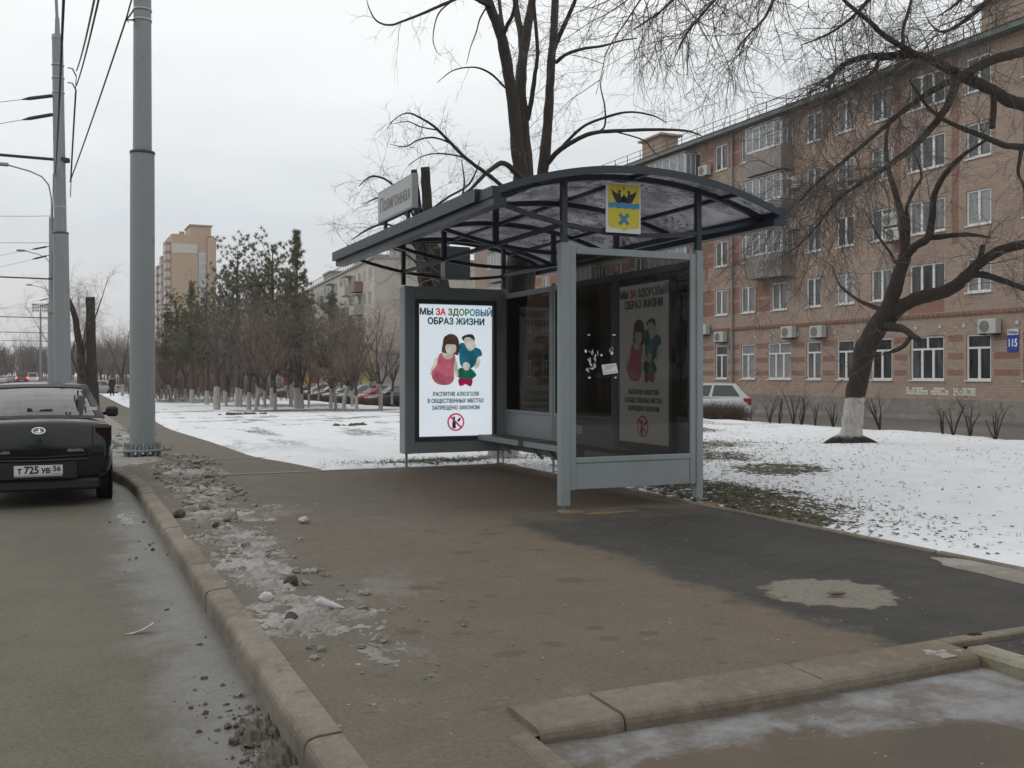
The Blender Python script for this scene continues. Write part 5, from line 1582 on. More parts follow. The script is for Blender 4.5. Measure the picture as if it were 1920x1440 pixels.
# ------------------------------------------------------------------ cream apartment block further on
cb = empty('apartment_block', (31.6, 107.5, 0), R(-3.8), 'cream panel apartment block with balconies beyond the brick house', 'building')
M_cream = plain('cream_render', (0.46, 0.43, 0.375), 0.9, var=0.14, scale=0.35, dirt=(0.34, 0.30, 0.25), dirt_amt=0.5)
M_creamtrim = plain('grey_parapet', (0.30, 0.30, 0.29), 0.8, var=0.15)
HT = 14.3
mb = MB()
ops = []; wl_ = []
k = 1.6
cu = []
while k < 56: cu.append(k); k += 2.9
zf = [0.9, 3.75, 6.55, 9.35, 12.0]
for u in cu:
    for z in zf[1:]: ops.append((u, u + 1.3, z, z + 1.45))
facade_mesh(mb, 0, [0, 58], [-1.2, 0, HT], ops, lambda a, b: 0, 0.14)
mb.add([(0, 0, -1.2), (12.5, 0, -1.2), (12.5, 0, HT), (0, 0, HT)], [(0, 1, 2, 3)], 0)
mb.add([(0, 58, -1.2), (0, 58, HT), (12.5, 58, HT), (12.5, 58, -1.2)], [(0, 1, 2, 3)], 0)
mb.add([(12.5, 0, -1.2), (12.5, 58, -1.2), (12.5, 58, HT), (12.5, 0, HT)], [(0, 1, 2, 3)], 0)
mb.add([(0, 0, HT), (12.5, 0, HT), (12.5, 58, HT), (0, 58, HT)], [(0, 1, 2, 3)], 0)
mb.build('wall', M_cream, cb)
for u0, u1, z0, z1 in ops: window(cb, 0, u0, u1, z0, z1, 2, 0, plain('block_window_frame', (0.42, 0.41, 0.39), 0.6) if False else M_frame)
mb = MB(); mb.box(-0.25, 12.7, -0.1, 58.1, HT + 0.002, HT + 0.22)
rb = mb.build('roof', M_creamtrim, cb)
for (a, b, x0, x1) in ((1, 5.5, 3, 9), (16, 21, 2, 8), (38, 44, 2, 8)):
    mb = MB(); mb.box(x0, x1, a, b, HT + 0.23, HT + 2.2); mb.box(x0 - .2, x1 + .2, a - .2, b + .2, HT + 2.2, HT + 2.4); mb.build('roof_house', M_creamtrim, rb)
mb = MB()
for x in frange(-0.1, 12.5, 16): mb.bar((x, 0.1, HT + .22), (x, 0.1, HT + .95), 0.05)
for y in frange(0.1, 58, 40): mb.bar((-0.1, y, HT + .22), (-0.1, y, HT + .95), 0.05)
mb.bar((-0.1, 0.1, HT + .95), (-0.1, 58, HT + .95), 0.06); mb.bar((-0.1, .1, HT + .95), (12.5, .1, HT + .95), 0.06)
mb.build('roof_railing', M_rod, rb)
M_cb = [plain('balcony_rust', (0.24, 0.16, 0.13), 0.8, var=0.2), plain('balcony_blue', (0.27, 0.30, 0.33), 0.8, var=0.2), plain('balcony_cream', (0.42, 0.40, 0.36), 0.8, var=0.2)]
for i, u in enumerate((6.6, 12.4, 24.0, 29.9, 41.4, 47.2)):
    for j, z in enumerate(zf[1:]):
        mb = MB(); mb.box(-1.0, -0.002, u - 0.5, u + 2.6, z - 0.95, z - 0.82); mb.box(-1.0, -0.95, u - 0.5, u + 2.6, z - 0.819, z + 0.25); mb.box(-0.949, -0.003, u - 0.5, u - 0.45, z - 0.819, z + 0.25)
        if (i + j) % 3: 
            for q in range(5): mb.box(-1.0, -0.95, u - 0.5 + q * 0.76, u - 0.44 + q * 0.76, z + 0.251, z + 1.4)
            mb.box(-1.0, -0.003, u - 0.5, u + 2.6, z + 1.401, z + 1.5)
        mb.build('balcony', M_cb[(i * 2 + j) % 3], cb)

def facing_box(name, px0, px1, py0, py1, D, depth, mat, label, cat, group=None):
    """upright slab facing the street, between two picture columns, at depth D"""
    a, b = at(px0, py0, D), at(px1, py1, D)
    e = empty(name, ((a.x + b.x) / 2, (a.y + b.y) / 2, min(a.z, b.z)), -TH, label, cat, group)
    return e, abs((b - a).length if False else math.hypot(b.x - a.x, b.y - a.y)), abs(a.z - b.z)
M_redf = plain('shop_red', (0.26, 0.02, 0.02), 0.6, var=0.2)
M_redd = plain('shop_dark_red', (0.10, 0.016, 0.014), 0.7, var=0.3)
M_yelf = plain('shop_yellow', (0.50, 0.40, 0.03), 0.6, var=0.2)
M_shopg = plain('shop_glass', (0.10, 0.09, 0.08), 0.2, var=0.5, scale=1)
# shop row on the ground floor: red awning, panels
e, w, h = facing_box('shop', 530, 668, 668, 735, 104, 4, None, 'low shop with a dark red awning and coloured window panels', 'shop')
mb = MB(); mb.box(-w / 2, w / 2, 0, 5, -0.5, h); mb.build('wall', M_cream, e)
mb = MB(); mb.box(-w * 0.28, w * 0.36, -0.9, -0.003, h * 0.66, h * 1.0); mb.build('awning', M_redd, e)
mb = MB(); mb.box(-w * 0.28, w * 0.36, -0.93, -0.902, h * 0.80, h * 0.98); mb.build('fascia', M_redf, e)
cols_ = [M_redf, M_shopg, M_yelf, M_redf, M_cream, M_redf, M_yelf, M_redf]
for i in range(8):
    mb = MB(); x = -w / 2 + w * (i + 0.1) / 8; mb.box(x, x + w * 0.1, -0.06, -0.004, h * 0.08, h * 0.55); mb.build('window_panel', cols_[i], e)
e, w, h = facing_box('shop_billboard', 672, 700, 680, 716, 100, 1, None, 'bright yellow shop panel behind the parked red car', 'billboard')
mb = MB(); mb.box(-w / 2, w / 2, 0, 0.25, 0, h); mb.build('panel', M_yelf, e)
mb = MB(); mb.box(-w * 0.40, w * 0.25, -0.02, -0.002, h * 0.3, h * 0.66); mb.build('picture_panel', plain('shop_green', (0.25, 0.33, 0.08), 0.6, var=0.3), e)
mb = MB(); mb.box(-w * .4, -w * .34, 0.05, 0.2, -1.2, -0.002); mb.box(w * .34, w * .4, 0.05, 0.2, -1.2, -0.002); mb.build('leg', M_rod, e)
e, w, h = facing_box('kiosk', 700, 760, 662, 728, 102, 4, None, 'pale grey flat-roofed kiosk behind the parked cars', 'kiosk')
mb = MB(); mb.box(-w / 2, w / 2, 0, 4, -0.5, h); mb.build('wall', plain('kiosk_grey', (0.42, 0.42, 0.44), 0.7, var=0.15, scale=0.8), e)
mb = MB(); mb.box(-w / 2 - .15, w / 2 + .15, -0.3, 4.15, h + 0.002, h + 0.25); mb.build('roof', M_creamtrim, e)

# ------------------------------------------------------------------ tower block far away
M_tow = plain('tower_ochre', (0.45, 0.325, 0.225), 0.9, var=0.08, scale=0.05)
M_towl = plain('tower_light', (0.55, 0.52, 0.48), 0.9, var=0.1, scale=0.1)
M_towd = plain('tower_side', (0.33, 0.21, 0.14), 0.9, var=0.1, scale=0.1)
c1, c2 = at(322, 438, 330), at(405, 445, 336)
tw = empty('tower_block', (c1.x, c1.y, -2), math.atan2(c2.y - c1.y, c2.x - c1.x), 'tall ochre tower block far off above the trees', 'building')
Wt = math.hypot(c2.x - c1.x, c2.y - c1.y); Ht = c1.z + 2; k = Wt / 83
mb = MB(); mb.box(0, Wt * 0.58, 0, 26, 0, Ht); mb.box(Wt * 0.581, Wt * 0.80, 0.5, 26, 0, Ht); mb.box(Wt * 0.801, Wt, -0.4, 24, 0, Ht - 0.6)
mb.build('wall', M_tow, tw)
mb = MB(); mb.box(-0.02, Wt * 0.575, -0.12, -0.002, Ht - 6.2, Ht - 3.2); mb.build('attic_band', M_towl, tw)
mb = MB(); mb.box(Wt * 0.43, Wt * 0.90, 1, 14, Ht + 0.002, Ht + 3.2); mb.box(Wt * 0.40, Wt * 0.93, 0.5, 14.5, Ht + 3.2, Ht + 3.6); mb.build('penthouse', M_tow, tw)
mb = MB()
for i in range(15): mb.box(Wt * 0.61, Wt * 0.77, 0.30, 0.495, Ht - 8.5 - i * 2.9, Ht - 6.6 - i * 2.9)
ws_ = mb.build('window_strip', plain('tower_glass', (0.42, 0.45, 0.50), 0.3, var=0.3, scale=0.4), tw)
for i in range(15):
    mb = MB(); mb.box(Wt * 0.605, Wt * 0.775, 0.24, 0.29, Ht - 6.55 - i * 2.9, Ht - 5.7 - i * 2.9)
    mb.build('spandrel', M_towl, ws_)
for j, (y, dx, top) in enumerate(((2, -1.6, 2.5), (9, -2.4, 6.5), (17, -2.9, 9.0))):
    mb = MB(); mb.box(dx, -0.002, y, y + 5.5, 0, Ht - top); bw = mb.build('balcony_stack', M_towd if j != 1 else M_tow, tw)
    mb = MB()
    for i in range(15): mb.box(dx - 0.15, dx - 0.003, y + 0.3, y + 5.2, Ht - top - 2.9 - i * 2.9, Ht - top - 1.1 - i * 2.9); mb.box(dx + 0.2, -0.2, y - 0.14, y - 0.003, Ht - top - 2.9 - i * 2.9, Ht - top - 1.1 - i * 2.9)
    mb.build('balcony_glass', plain('tower_balcony_white', (0.55, 0.55, 0.56), 0.6, var=0.2), bw)
for (x, y) in ((Wt * 0.2, 3), (Wt * 0.3, 12), (Wt * 0.95, 10), (1.0, 20)):
    mb = MB(); mb.box(x, x + 1.6, y, y + 1.6, Ht + 0.002 - 0.6, Ht + 1.3); mb.build('chimney', M_towd, tw)

# floodlight mast beyond the road
fm = at(76, 577, 230)
e = empty('floodlight_mast', (fm.x, fm.y, 0), -TH, 'lattice floodlight bank on a mast far beyond the road', 'floodlight mast')
mb = MB()
for i in range(4): mb.bar((-1.8, 0, fm.z - 0.9 + i * 0.6), (1.8, 0, fm.z - 0.9 + i * 0.6), 0.08)
for x in (-1.8, 0, 1.8): mb.bar((x, 0, fm.z - 1.0), (x, 0, fm.z + 1.0), 0.08)
mb.build('frame', M_rod, e)
mb = MB()
for i in range(3):
    for j in range(7): mb.cbox(-1.6 + j * 0.5, -1.3 + j * 0.5, -0.3, -0.05, fm.z - 0.75 + i * 0.6, fm.z - 0.45 + i * 0.6, 0.05)
mb.build('lamp_bank', M_dgrey, e)
mb = MB(); mb.lathe([(0.3, -1), (0.18, fm.z - 0.9)], 10); mb.build('mast', M_pole, e)

# ------------------------------------------------------------------ trees
M_bark = NT('dark_bark')
_a = M_bark.noise(6, 6, 0.7, M_bark.map((3, 3, 0.7))); _b = M_bark.noise(1.2, 4, 0.6)
_c = M_bark.mix(_a, (0.022, 0.018, 0.016), (0.076, 0.064, 0.056))
_c = M_bark.mix(M_bark.math('MULTIPLY', M_bark.step(0.5, 0.7, _b), 0.4), _c, (0.075, 0.075, 0.055))
M_bark.princ(_c, 0.95, 0, M_bark.bump(_a, 0.8, 0.02), 0.2)
M_bark = M_bark.mat
def mat_washed(name, top, bark0, bark1, root=0.12, pale=(0.46, 0.44, 0.41)):
    """bark with a limewashed foot; heights are measured from the tree's own base"""
    t = NT(name)
    x, y, z = t.xyz()
    a = t.noise(6, 6, 0.7, t.map((3, 3, 0.7))); b = t.noise(9, 5, 0.7)
    col = t.mix(a, bark0, bark1)
    hz = t.math('ADD', z, t.math('MULTIPLY_ADD', b, 0.14, -0.07))
    m = t.math('MULTIPLY', t.step(top + 0.02, top - 0.02, hz), t.step(root - 0.03, root + 0.03, hz))
    wash = t.mix(t.step(0.35, 0.65, a), tuple(v * 0.72 for v in pale), pale)
    wash = t.mix(t.math('MULTIPLY', t.step(0.58, 0.68, b), 0.8), wash, (0.13, 0.11, 0.095))
    col = t.mix(m, col, wash)
    t.princ(col, 0.95, 0, t.bump(a, 0.7, 0.02), 0.2)
    return t.mat
M_wash2 = mat_washed('leaning_tree_bark', 0.84, (0.020, 0.016, 0.013), (0.070, 0.056, 0.047), 0.14)
M_twig = plain('twig_bark', (0.115, 0.098, 0.086), 0.9, var=0.3, scale=0.7)
M_twigg = plain('twig_grey', (0.21, 0.185, 0.165), 0.9, var=0.3, scale=0.7)
M_twigr = plain('twig_reddish', (0.235, 0.180, 0.158), 0.9, var=0.3, scale=0.4)
M_cut = plain('cut_wood', (0.45, 0.30, 0.16), 0.8, var=0.15)

def catmull(pts, rad, k):
    P = [Vector(p) for p in pts]; out = []; rr_ = []
    n = len(P)
    for i in range(n - 1):
        p0 = P[max(0, i - 1)]; p1 = P[i]; p2 = P[i + 1]; p3 = P[min(n - 1, i + 2)]
        for j in range(k):
            t = j / k
            out.append(0.5 * ((2 * p1) + (p2 - p0) * t + (2 * p0 - 5 * p1 + 4 * p2 - p3) * t * t + (3 * p1 - 3 * p2 + p3 - p0) * t ** 3))
            rr_.append(rad[i] + (rad[i + 1] - rad[i]) * t)
    out.append(P[-1]); rr_.append(rad[-1])
    return out, rr_

def rnd_unit(r):
    while True:
        v = Vector((r.uniform(-1, 1), r.uniform(-1, 1), r.uniform(-1, 1)))
        if 0.01 < v.length < 1: return v.normalized()

def twig(mb, rg, p, d, L, r, lvl, droop=0.0, wob=0.35, kids=(5, 4, 3), spread=0.9, seg=None):
    n = seg or (6 if lvl >= 2 else 4 if lvl == 1 else 3)
    pts = [p.copy()]; rad = [r]
    dd = d.normalized(); step = L / n
    side = rnd_unit(rg)
    for i in range(n):
        dd = (dd + rnd_unit(rg) * wob * 0.5 + side * wob * 0.25 + Vector((0, 0, -droop)) * (0.35 + 0.65 * i / n)).normalized()
        pts.append(pts[-1] + dd * step); rad.append(r * (1 - 0.72 * (i + 1) / n))
    mb.tube(pts, rad, 3 if r < 0.009 else 4 if r < 0.02 else 6, cap=False)
    if lvl > 0:
        nk = kids[lvl - 1]
        nk = max(1, int(round(nk * rg.uniform(0.7, 1.35))))
        for k in range(nk):
            t = rg.uniform(0.18, 1.0) * n; i = min(n - 1, int(t)); f = t - i
            q = pts[i].lerp(pts[i + 1], f)
            td = (pts[i + 1] - pts[i]).normalized()
            cd = (td + rnd_unit(rg) * spread).normalized()
            twig(mb, rg, q, cd, L * rg.uniform(0.32, 0.62), max(0.0024, r * 0.5), lvl - 1, droop, wob, kids, spread)

def limb(mb, rg, pts, rad, sides=8, k=5, jit=0.02, base=Vector()):
    P, rr_ = catmull(pts, rad, k)
    P = [p + rnd_unit(rg) * (rr_[i] * jit * 4 if 0 < i < len(P) - 1 else 0) for i, p in enumerate(P)]
    rr_ = [r * rg.uniform(0.93, 1.07) for r in rr_]
    mb.tube([p - base for p in P], rr_, sides, cap=True)
    return P, rr_

def clothe(mb, rg, P, rr_, per_m, L, lvl, t0=0.0, t1=1.0, droop=0.1, bias=Vector(), base=Vector(), kids=(5, 4, 3), spread=0.9, rmax=0.02, fwd=0.5):
    tot = sum((P[i + 1] - P[i]).length for i in range(len(P) - 1))
    n = int(tot * per_m * (t1 - t0))
    for _ in range(n):
        t = rg.uniform(t0, t1) * (len(P) - 1); i = min(len(P) - 2, int(t))
        q = P[i].lerp(P[i + 1], t - i); td = (P[i + 1] - P[i]).normalized()
        d = (rnd_unit(rg) + td * fwd + bias).normalized()
        Lr = rg.uniform(*L)
        twig(mb, rg, q - base, d, Lr, min(rmax, max(0.004, rr_[i] * 0.5), Lr * 0.0072), lvl, droop, 0.62, kids, spread)

def pline(l, D0, D1=None):
    D1 = D0 if D1 is None else D1
    n = len(l)
    return [at(x, y, D0 + (D1 - D0) * i / (n - 1)) for i, (x, y) in enumerate(l)]

# --- many-stemmed tree behind the shelter
rg = random.Random(21)
b1 = onground(948, 16.9); b1.z = lawn_z(b1.x, b1.y) - 0.05
t1 = empty('bare_tree', b1, 0, 'tall dark many-stemmed bare tree rising behind the shelter roof', 'tree')
tr = MB(); crn = MB()
def L1(l, r, D0=16.9, D1=None, sides=10, k=5):
    return limb(tr, rg, pline(l, D0, D1), r, sides, k, 0.02, b1)
stem = L1([(940, 880), (944, 830), (955, 700), (965, 560), (978, 430), (983, 330)], [0.30, 0.24, 0.22, 0.21, 0.20, 0.20])
S = []
S.append(L1([(983, 360), (972, 290), (962, 190), (948, 110), (938, 62), (915, 0), (895, -80), (870, -200)], [0.15, 0.12, 0.10, 0.095, 0.085, 0.08, 0.07, 0.04], 16.9, 16.0))
S.append(L1([(985, 360), (982, 270), (976, 160), (983, 90), (993, 30), (1000, -20), (1010, -160)], [0.16, 0.13, 0.095, 0.085, 0.075, 0.06, 0.04], 16.9, 17.4))
S.append(L1([(980, 150), (978, 70), (968, 20), (960, -60), (940, -180)], [0.07, 0.065, 0.055, 0.05, 0.03], 17.1, 17.8))
S.append(L1([(988, 225), (996, 190), (1003, 140), (1008, 100), (1004, 40), (998, -40)], [0.055, 0.042, 0.036, 0.032, 0.028, 0.02], 17.0, 16.5))
S.append(L1([(985, 540), (1000, 420), (1016, 340), (1027, 230), (1033, 130), (1038, 60), (1041, 0), (1046, -120)], [0.16, 0.12, 0.10, 0.085, 0.075, 0.07, 0.065, 0.045], 17.2, 17.6))
S.append(L1([(1037, 95), (1052, 60), (1068, 25), (1082, -10), (1105, -90)], [0.05, 0.045, 0.038, 0.034, 0.02], 17.5, 17.0))
S.append(L1([(942, 70), (952, 45), (962, 25), (970, -30)], [0.04, 0.032, 0.028, 0.02], 16.4, 16.0))
S.append(L1([(945, 65), (938, 20), (930, -60)], [0.04, 0.032, 0.02], 16.4, 16.9))
# side branches
B = []
B.append(L1([(1028, 305), (1042, 288), (1070, 268), (1110, 250), (1160, 245), (1230, 243), (1285, 245), (1315, 254)], [0.05, 0.045, 0.042, 0.036, 0.03, 0.024, 0.018, 0.01], 17.3, 15.5, 7))
B.append(L1([(1045, 286), (1090, 240), (1135, 220), (1180, 210), (1225, 217), (1250, 231)], [0.03, 0.025, 0.022, 0.018, 0.014, 0.007], 17.2, 16.2, 6))
B.append(L1([(1043, 117), (1060, 103), (1090, 92), (1130, 86), (1165, 76), (1195, 72)], [0.036, 0.03, 0.025, 0.02, 0.015, 0.008], 17.5, 16.5, 6))
B.append(L1([(1120, 248), (1134, 236), (1134, 200), (1126, 160), (1133, 130)], [0.02, 0.017, 0.014, 0.01, 0.006], 16.6, 16.3, 5))
B.append(L1([(1150, 246), (1205, 262), (1222, 280), (1235, 292)], [0.014, 0.012, 0.01, 0.005], 16.3, 16, 5))
B.append(L1([(980, 335), (945, 306), (915, 322), (885, 352), (860, 372)], [0.05, 0.045, 0.036, 0.026, 0.012], 16.6, 15.8, 7))
B.append(L1([(975, 385), (948, 356), (925, 335), (905, 320), (875, 298), (845, 268), (815, 238), (790, 222), (765, 212), (742, 222), (725, 242)], [0.045, 0.038, 0.032, 0.03, 0.028, 0.025, 0.02, 0.016, 0.012, 0.008, 0.004], 16.2, 15, 6))
B.append(L1([(845, 268), (815, 258), (785, 262), (760, 275), (730, 270)], [0.018, 0.015, 0.012, 0.009, 0.004], 15.7, 15.2, 5))
B.append(L1([(872, 295), (830, 288), (795, 292), (765, 310)], [0.015, 0.012, 0.009, 0.004], 15.9, 15.2, 5))
B.append(L1([(822, 244), (790, 238), (765, 228), (738, 232)], [0.013, 0.011, 0.009, 0.004], 15.5, 15, 5))
B.append(L1([(968, 180), (945, 162), (920, 138), (890, 126), (850, 132), (820, 155)], [0.022, 0.02, 0.018, 0.014, 0.010, 0.004], 16.7, 15.8, 5))
B.append(L1([(917, 10), (900, 2), (875, -10), (850, 0), (800, 22), (760, 38), (730, 47), (705, 38), (690, 10), (687, -10)], [0.04, 0.036, 0.032, 0.028, 0.024, 0.02, 0.016, 0.012, 0.007, 0.004], 16.2, 14.8, 6))
B.append(L1([(850, 0), (822, 26), (812, 70), (818, 95), (828, 105)], [0.014, 0.012, 0.009, 0.006, 0.003], 15.9, 15.5, 5))
B.append(L1([(912, 14), (900, 35), (893, 60), (882, 90), (875, 120)], [0.016, 0.014, 0.011, 0.008, 0.004], 16.2, 15.8, 5))
for P, q in S: clothe(crn, rg, P, q, 4.5, (0.35, 0.95), 2, 0.12, 1, 0.10, Vector((0, 0, 0.15)), b1, (3, 4, 3))
for P, q in B: clothe(crn, rg, P, q, 2.6, (0.18, 0.6), 1, 0.25, 1, 0.12, Vector((0, 0, -0.05)), b1, (3, 3, 3))
for i in (6, 7, 8, 9): clothe(crn, rg, *B[i], 9, (0.25, 0.6), 1, 0.3, 1, 0.28, Vector((0, 0, 0)), b1, (4, 3, 3))
clothe(crn, rg, *B[11], 3, (0.3, 0.7), 1, 0.3, 1, 0.3, Vector((0, 0, -0.4)), b1, (3, 3, 3))
clothe(crn, rg, *stem, 4, (0.3, 0.9), 2, 0.35, 0.98, 0.15, Vector((0, 0, 0.2)), b1, (3, 4, 3))
t1t = tr.build('trunk', mat_washed('stem_tree_bark', 0.55, (0.028, 0.024, 0.021), (0.088, 0.078, 0.070), 0.02), t1)
crn.build('crown', M_twig, t1)
mb = MB(); c = at(962, 321, 16.55) - b1; mb.lathe([(0.055, -0.01), (0.052, 0.02)], 12); 
cs = mb.build('cut_stub', M_cut, t1t); cs.location = c; cs.rotation_euler = (R(70), R(-20), 0)

# --- pollarded tree with two sawn stems
rg = random.Random(5)
b2 = onground(852, 20.5); b2.z = lawn_z(b2.x, b2.y) - 0.05
t2 = empty('pollarded_tree', b2, 0, 'sawn-off tree with two cut stems behind the stop name board', 'tree')
tr = MB(); crn = MB()
for l, r in (([(858, 840), (858, 760), (845, 650), (822, 530), (806, 440), (801, 380), (797, 313)], [0.26, 0.2, 0.19, 0.15, 0.13, 0.10, 0.085]),
             ([(856, 780), (815, 620), (795, 520), (786, 430), (780, 360), (776, 318)], [0.2, 0.16, 0.13, 0.10, 0.075, 0.06]),
             ([(858, 740), (845, 600), (830, 520), (818, 465)], [0.15, 0.12, 0.10, 0.09])):
    P, q = limb(tr, rg, pline(l, 20.5, 19.8), r, 10, 4, 0.02, b2)
    clothe(crn, rg, P, q, 5, (0.5, 1.3), 2, 0.35, 0.8, 0.12, Vector((-0.5, 0, 0.3)), b2, (4, 4, 3))
for l in ([(790, 480), (760, 440), (725, 420), (690, 430), (660, 450)], [(788, 440), (750, 390), (715, 370), (680, 385)], [(785, 420), (740, 350), (700, 330), (672, 350)], [(790, 500), (750, 470), (700, 460), (650, 460)], [(800, 400), (840, 370), (880, 345), (900, 300)], [(802, 420), (850, 400), (870, 350), (865, 300)]):
    P, q = limb(tr, rg, pline(l, 20.3, 19.2), [0.03] + [0.022] * (len(l) - 2) + [0.006], 5, 4, 0.02, b2)
    clothe(crn, rg, P, q, 8, (0.3, 0.9), 2, 0.2, 1, 0.12, Vector((0, 0, 0.1)), b2, (3, 4, 3))
tr.build('trunk', M_bark, t2); crn.build('crown', M_twigg, t2)

# --- leaning tree on the lawn
rg = random.Random(33)
b3 = onground(1593, 18.3); b3.z = lawn_z(b3.x, b3.y) - 0.03
t3 = empty('leaning_tree', b3, 0, 'leaning bare tree with a whitewashed foot on the snowy lawn', 'tree')
tr = MB(); crn = MB()
def L3(l, r, D0=18.3, D1=None, sides=10, k=5, jit=0.015):
    return limb(tr, rg, pline(l, D0, D1), r, sides, k, jit, b3)
TK = L3([(1588, 850), (1592, 832), (1597, 800), (1604, 745), (1612, 700), (1625, 650), (1645, 612), (1664, 585)], [0.31, 0.225, 0.19, 0.182, 0.18, 0.185, 0.175, 0.17], sides=16)
A = []
A.append(L3([(1660, 595), (1675, 550), (1684, 518), (1694, 490), (1699, 470)], [0.16, 0.135, 0.125, 0.115, 0.10], 18.3, 18.1, 12))
A.append(L3([(1664, 600), (1690, 575), (1720, 560), (1752, 552), (1785, 540), (1815, 515), (1832, 497), (1850, 484), (1885, 466), (1930, 455), (1990, 430), (2060, 380)], [0.15, 0.135, 0.125, 0.12, 0.115, 0.105, 0.10, 0.09, 0.085, 0.075, 0.06, 0.035], 18.3, 17, 10))
A.append(L3([(1812, 516), (1840, 515), (1868, 522), (1900, 533), (1945, 548), (2000, 545)], [0.07, 0.062, 0.055, 0.05, 0.042, 0.02], 17.7, 17.2, 8))
A.append(L3([(1696, 480), (1692, 430), (1688, 395), (1676, 352), (1666, 318), (1661, 270), (1668, 220)], [0.085, 0.07, 0.062, 0.055, 0.045, 0.035, 0.02], 18.1, 18.6, 8))
A.append(L3([(1700, 478), (1715, 462), (1740, 445), (1748, 405), (1752, 365), (1775, 322), (1805, 292), (1850, 262)], [0.09, 0.08, 0.072, 0.065, 0.058, 0.05, 0.04, 0.02], 18.1, 17.3, 8))
A.append(L3([(1738, 447), (1770, 443), (1800, 440), (1830, 441), (1858, 446)], [0.055, 0.05, 0.042, 0.03, 0.012], 18, 17.4, 7))
A.append(L3([(1700, 470), (1703, 420), (1700, 390), (1715, 355), (1728, 330), (1716, 290)], [0.05, 0.042, 0.036, 0.03, 0.025, 0.012], 18.1, 18.8, 7))
A.append(L3([(1835, 490), (1840, 475), (1843, 460)], [0.06, 0.05, 0.045], 17.6, 17.6, 8))
A.append(L3([(1655, 612), (1690, 616), (1705, 625), (1722, 637)], [0.10, 0.07, 0.062, 0.052], 18.2, 17.4, 8))
A.append(L3([(1708, 630), (1695, 648), (1676, 658), (1655, 664)], [0.045, 0.04, 0.035, 0.012], 17.7, 17.3, 6))
A.append(L3([(1652, 580), (1630, 572), (1605, 560), (1575, 535), (1560, 500)], [0.05, 0.042, 0.03, 0.02, 0.01], 18.4, 19.5, 6))
A.append(L3([(1700, 475), (1680, 492), (1670, 475), (1645, 440), (1625, 400)], [0.04, 0.03, 0.026, 0.02, 0.008], 18, 17.4, 6))
for P, q in A: clothe(crn, rg, P, q, 6.0, (0.3, 1.2), 2, 0.25, 1, 0.12, Vector((0, 0, 0.05)), b3, (4, 5, 3))
for i in (3, 4, 6, 1): clothe(crn, rg, *A[i], 4.0, (0.6, 1.6), 2, 0.3, 1, 0.04, Vector((-0.2, 0, 0.5)), b3, (4, 4, 3))
for k in range(4):
    a = rg.uniform(0, 6.28) if k > 1 else (0.3, 2.9)[k]
    c, s = math.cos(a), math.sin(a)
    tr.tube([Vector((0.05 * c, 0.05 * s, 0.16)), Vector((0.24 * c, 0.24 * s, 0.07)), Vector((0.42 * c, 0.42 * s, 0.015)), Vector((0.6 * c, 0.6 * s, -0.05))], [0.10, 0.085, 0.06, 0.02], 8)
tr.build('trunk', M_wash2, t3); crn.build('crown', M_twig, t3)

# --- big tree beyond the right edge: arching limbs and hanging twigs
rg = random.Random(77)
b4 = onground(2180, 15.8); b4.z = lawn_z(min(b4.x, 16.5), b4.y)
t4 = empty('spreading_tree', b4, 0, 'big spreading tree whose dark limbs arch in over the lawn from the side', 'tree')
tr = MB(); crn = MB()
def L4(l, r, D0=15.8, D1=None, sides=9, k=5):
    return limb(tr, rg, pline(l, D0, D1), r, sides, k, 0.02, b4)
L4([(2180, 880), (2175, 700), (2160, 500), (2140, 330), (2120, 200), (2110, 90)], [0.38, 0.30, 0.28, 0.27, 0.24, 0.20], sides=14)
H = []
H.append(L4([(2130, 40), (2020, 62), (1960, 82), (1920, 96), (1880, 106), (1850, 117), (1822, 132), (1793, 148)], [0.13, 0.10, 0.085, 0.08, 0.078, 0.075, 0.07, 0.066], 15.8, 15.4))
H.append(L4([(1796, 144), (1780, 190), (1758, 225), (1730, 258), (1708, 280), (1680, 300), (1655, 318), (1633, 331), (1600, 352), (1567, 378), (1535, 420), (1500, 458), (1470, 478)], [0.066, 0.06, 0.056, 0.05, 0.046, 0.042, 0.036, 0.03, 0.026, 0.02, 0.016, 0.010, 0.005], 15.4, 14.2, 8))
H.append(L4([(1792, 148), (1765, 160), (1735, 178), (1700, 203), (1665, 232), (1630, 262), (1597, 290), (1565, 315), (1545, 330), (1510, 365), (1480, 395), (1455, 420)], [0.055, 0.05, 0.045, 0.04, 0.036, 0.032, 0.027, 0.022, 0.02, 0.015, 0.010, 0.005], 15.4, 14.0, 8))
H.append(L4([(2120, 230), (2000, 212), (1930, 198), (1895, 190), (1862, 170), (1830, 155), (1800, 142), (1770, 125), (1745, 112), (1715, 103), (1690, 103), (1660, 106), (1632, 105), (1600, 113), (1573, 128), (1558, 150), (1552, 165)], [0.16, 0.13, 0.105, 0.10, 0.09, 0.085, 0.08, 0.075, 0.072, 0.068, 0.066, 0.058, 0.05, 0.045, 0.036, 0.028, 0.02], 16.0, 15.0, 9))
H.append(L4([(1715, 102), (1700, 92), (1675, 78), (1650, 60), (1633, 43), (1605, 20), (1583, 0), (1550, -40), (1500, -90)], [0.05, 0.045, 0.042, 0.038, 0.035, 0.03, 0.026, 0.02, 0.012], 15.4, 14.2, 8))
H.append(L4([(1693, 85), (1694, 50), (1705, 15), (1712, -30), (1720, -120)], [0.03, 0.026, 0.022, 0.018, 0.01], 15.4, 15.8, 6))
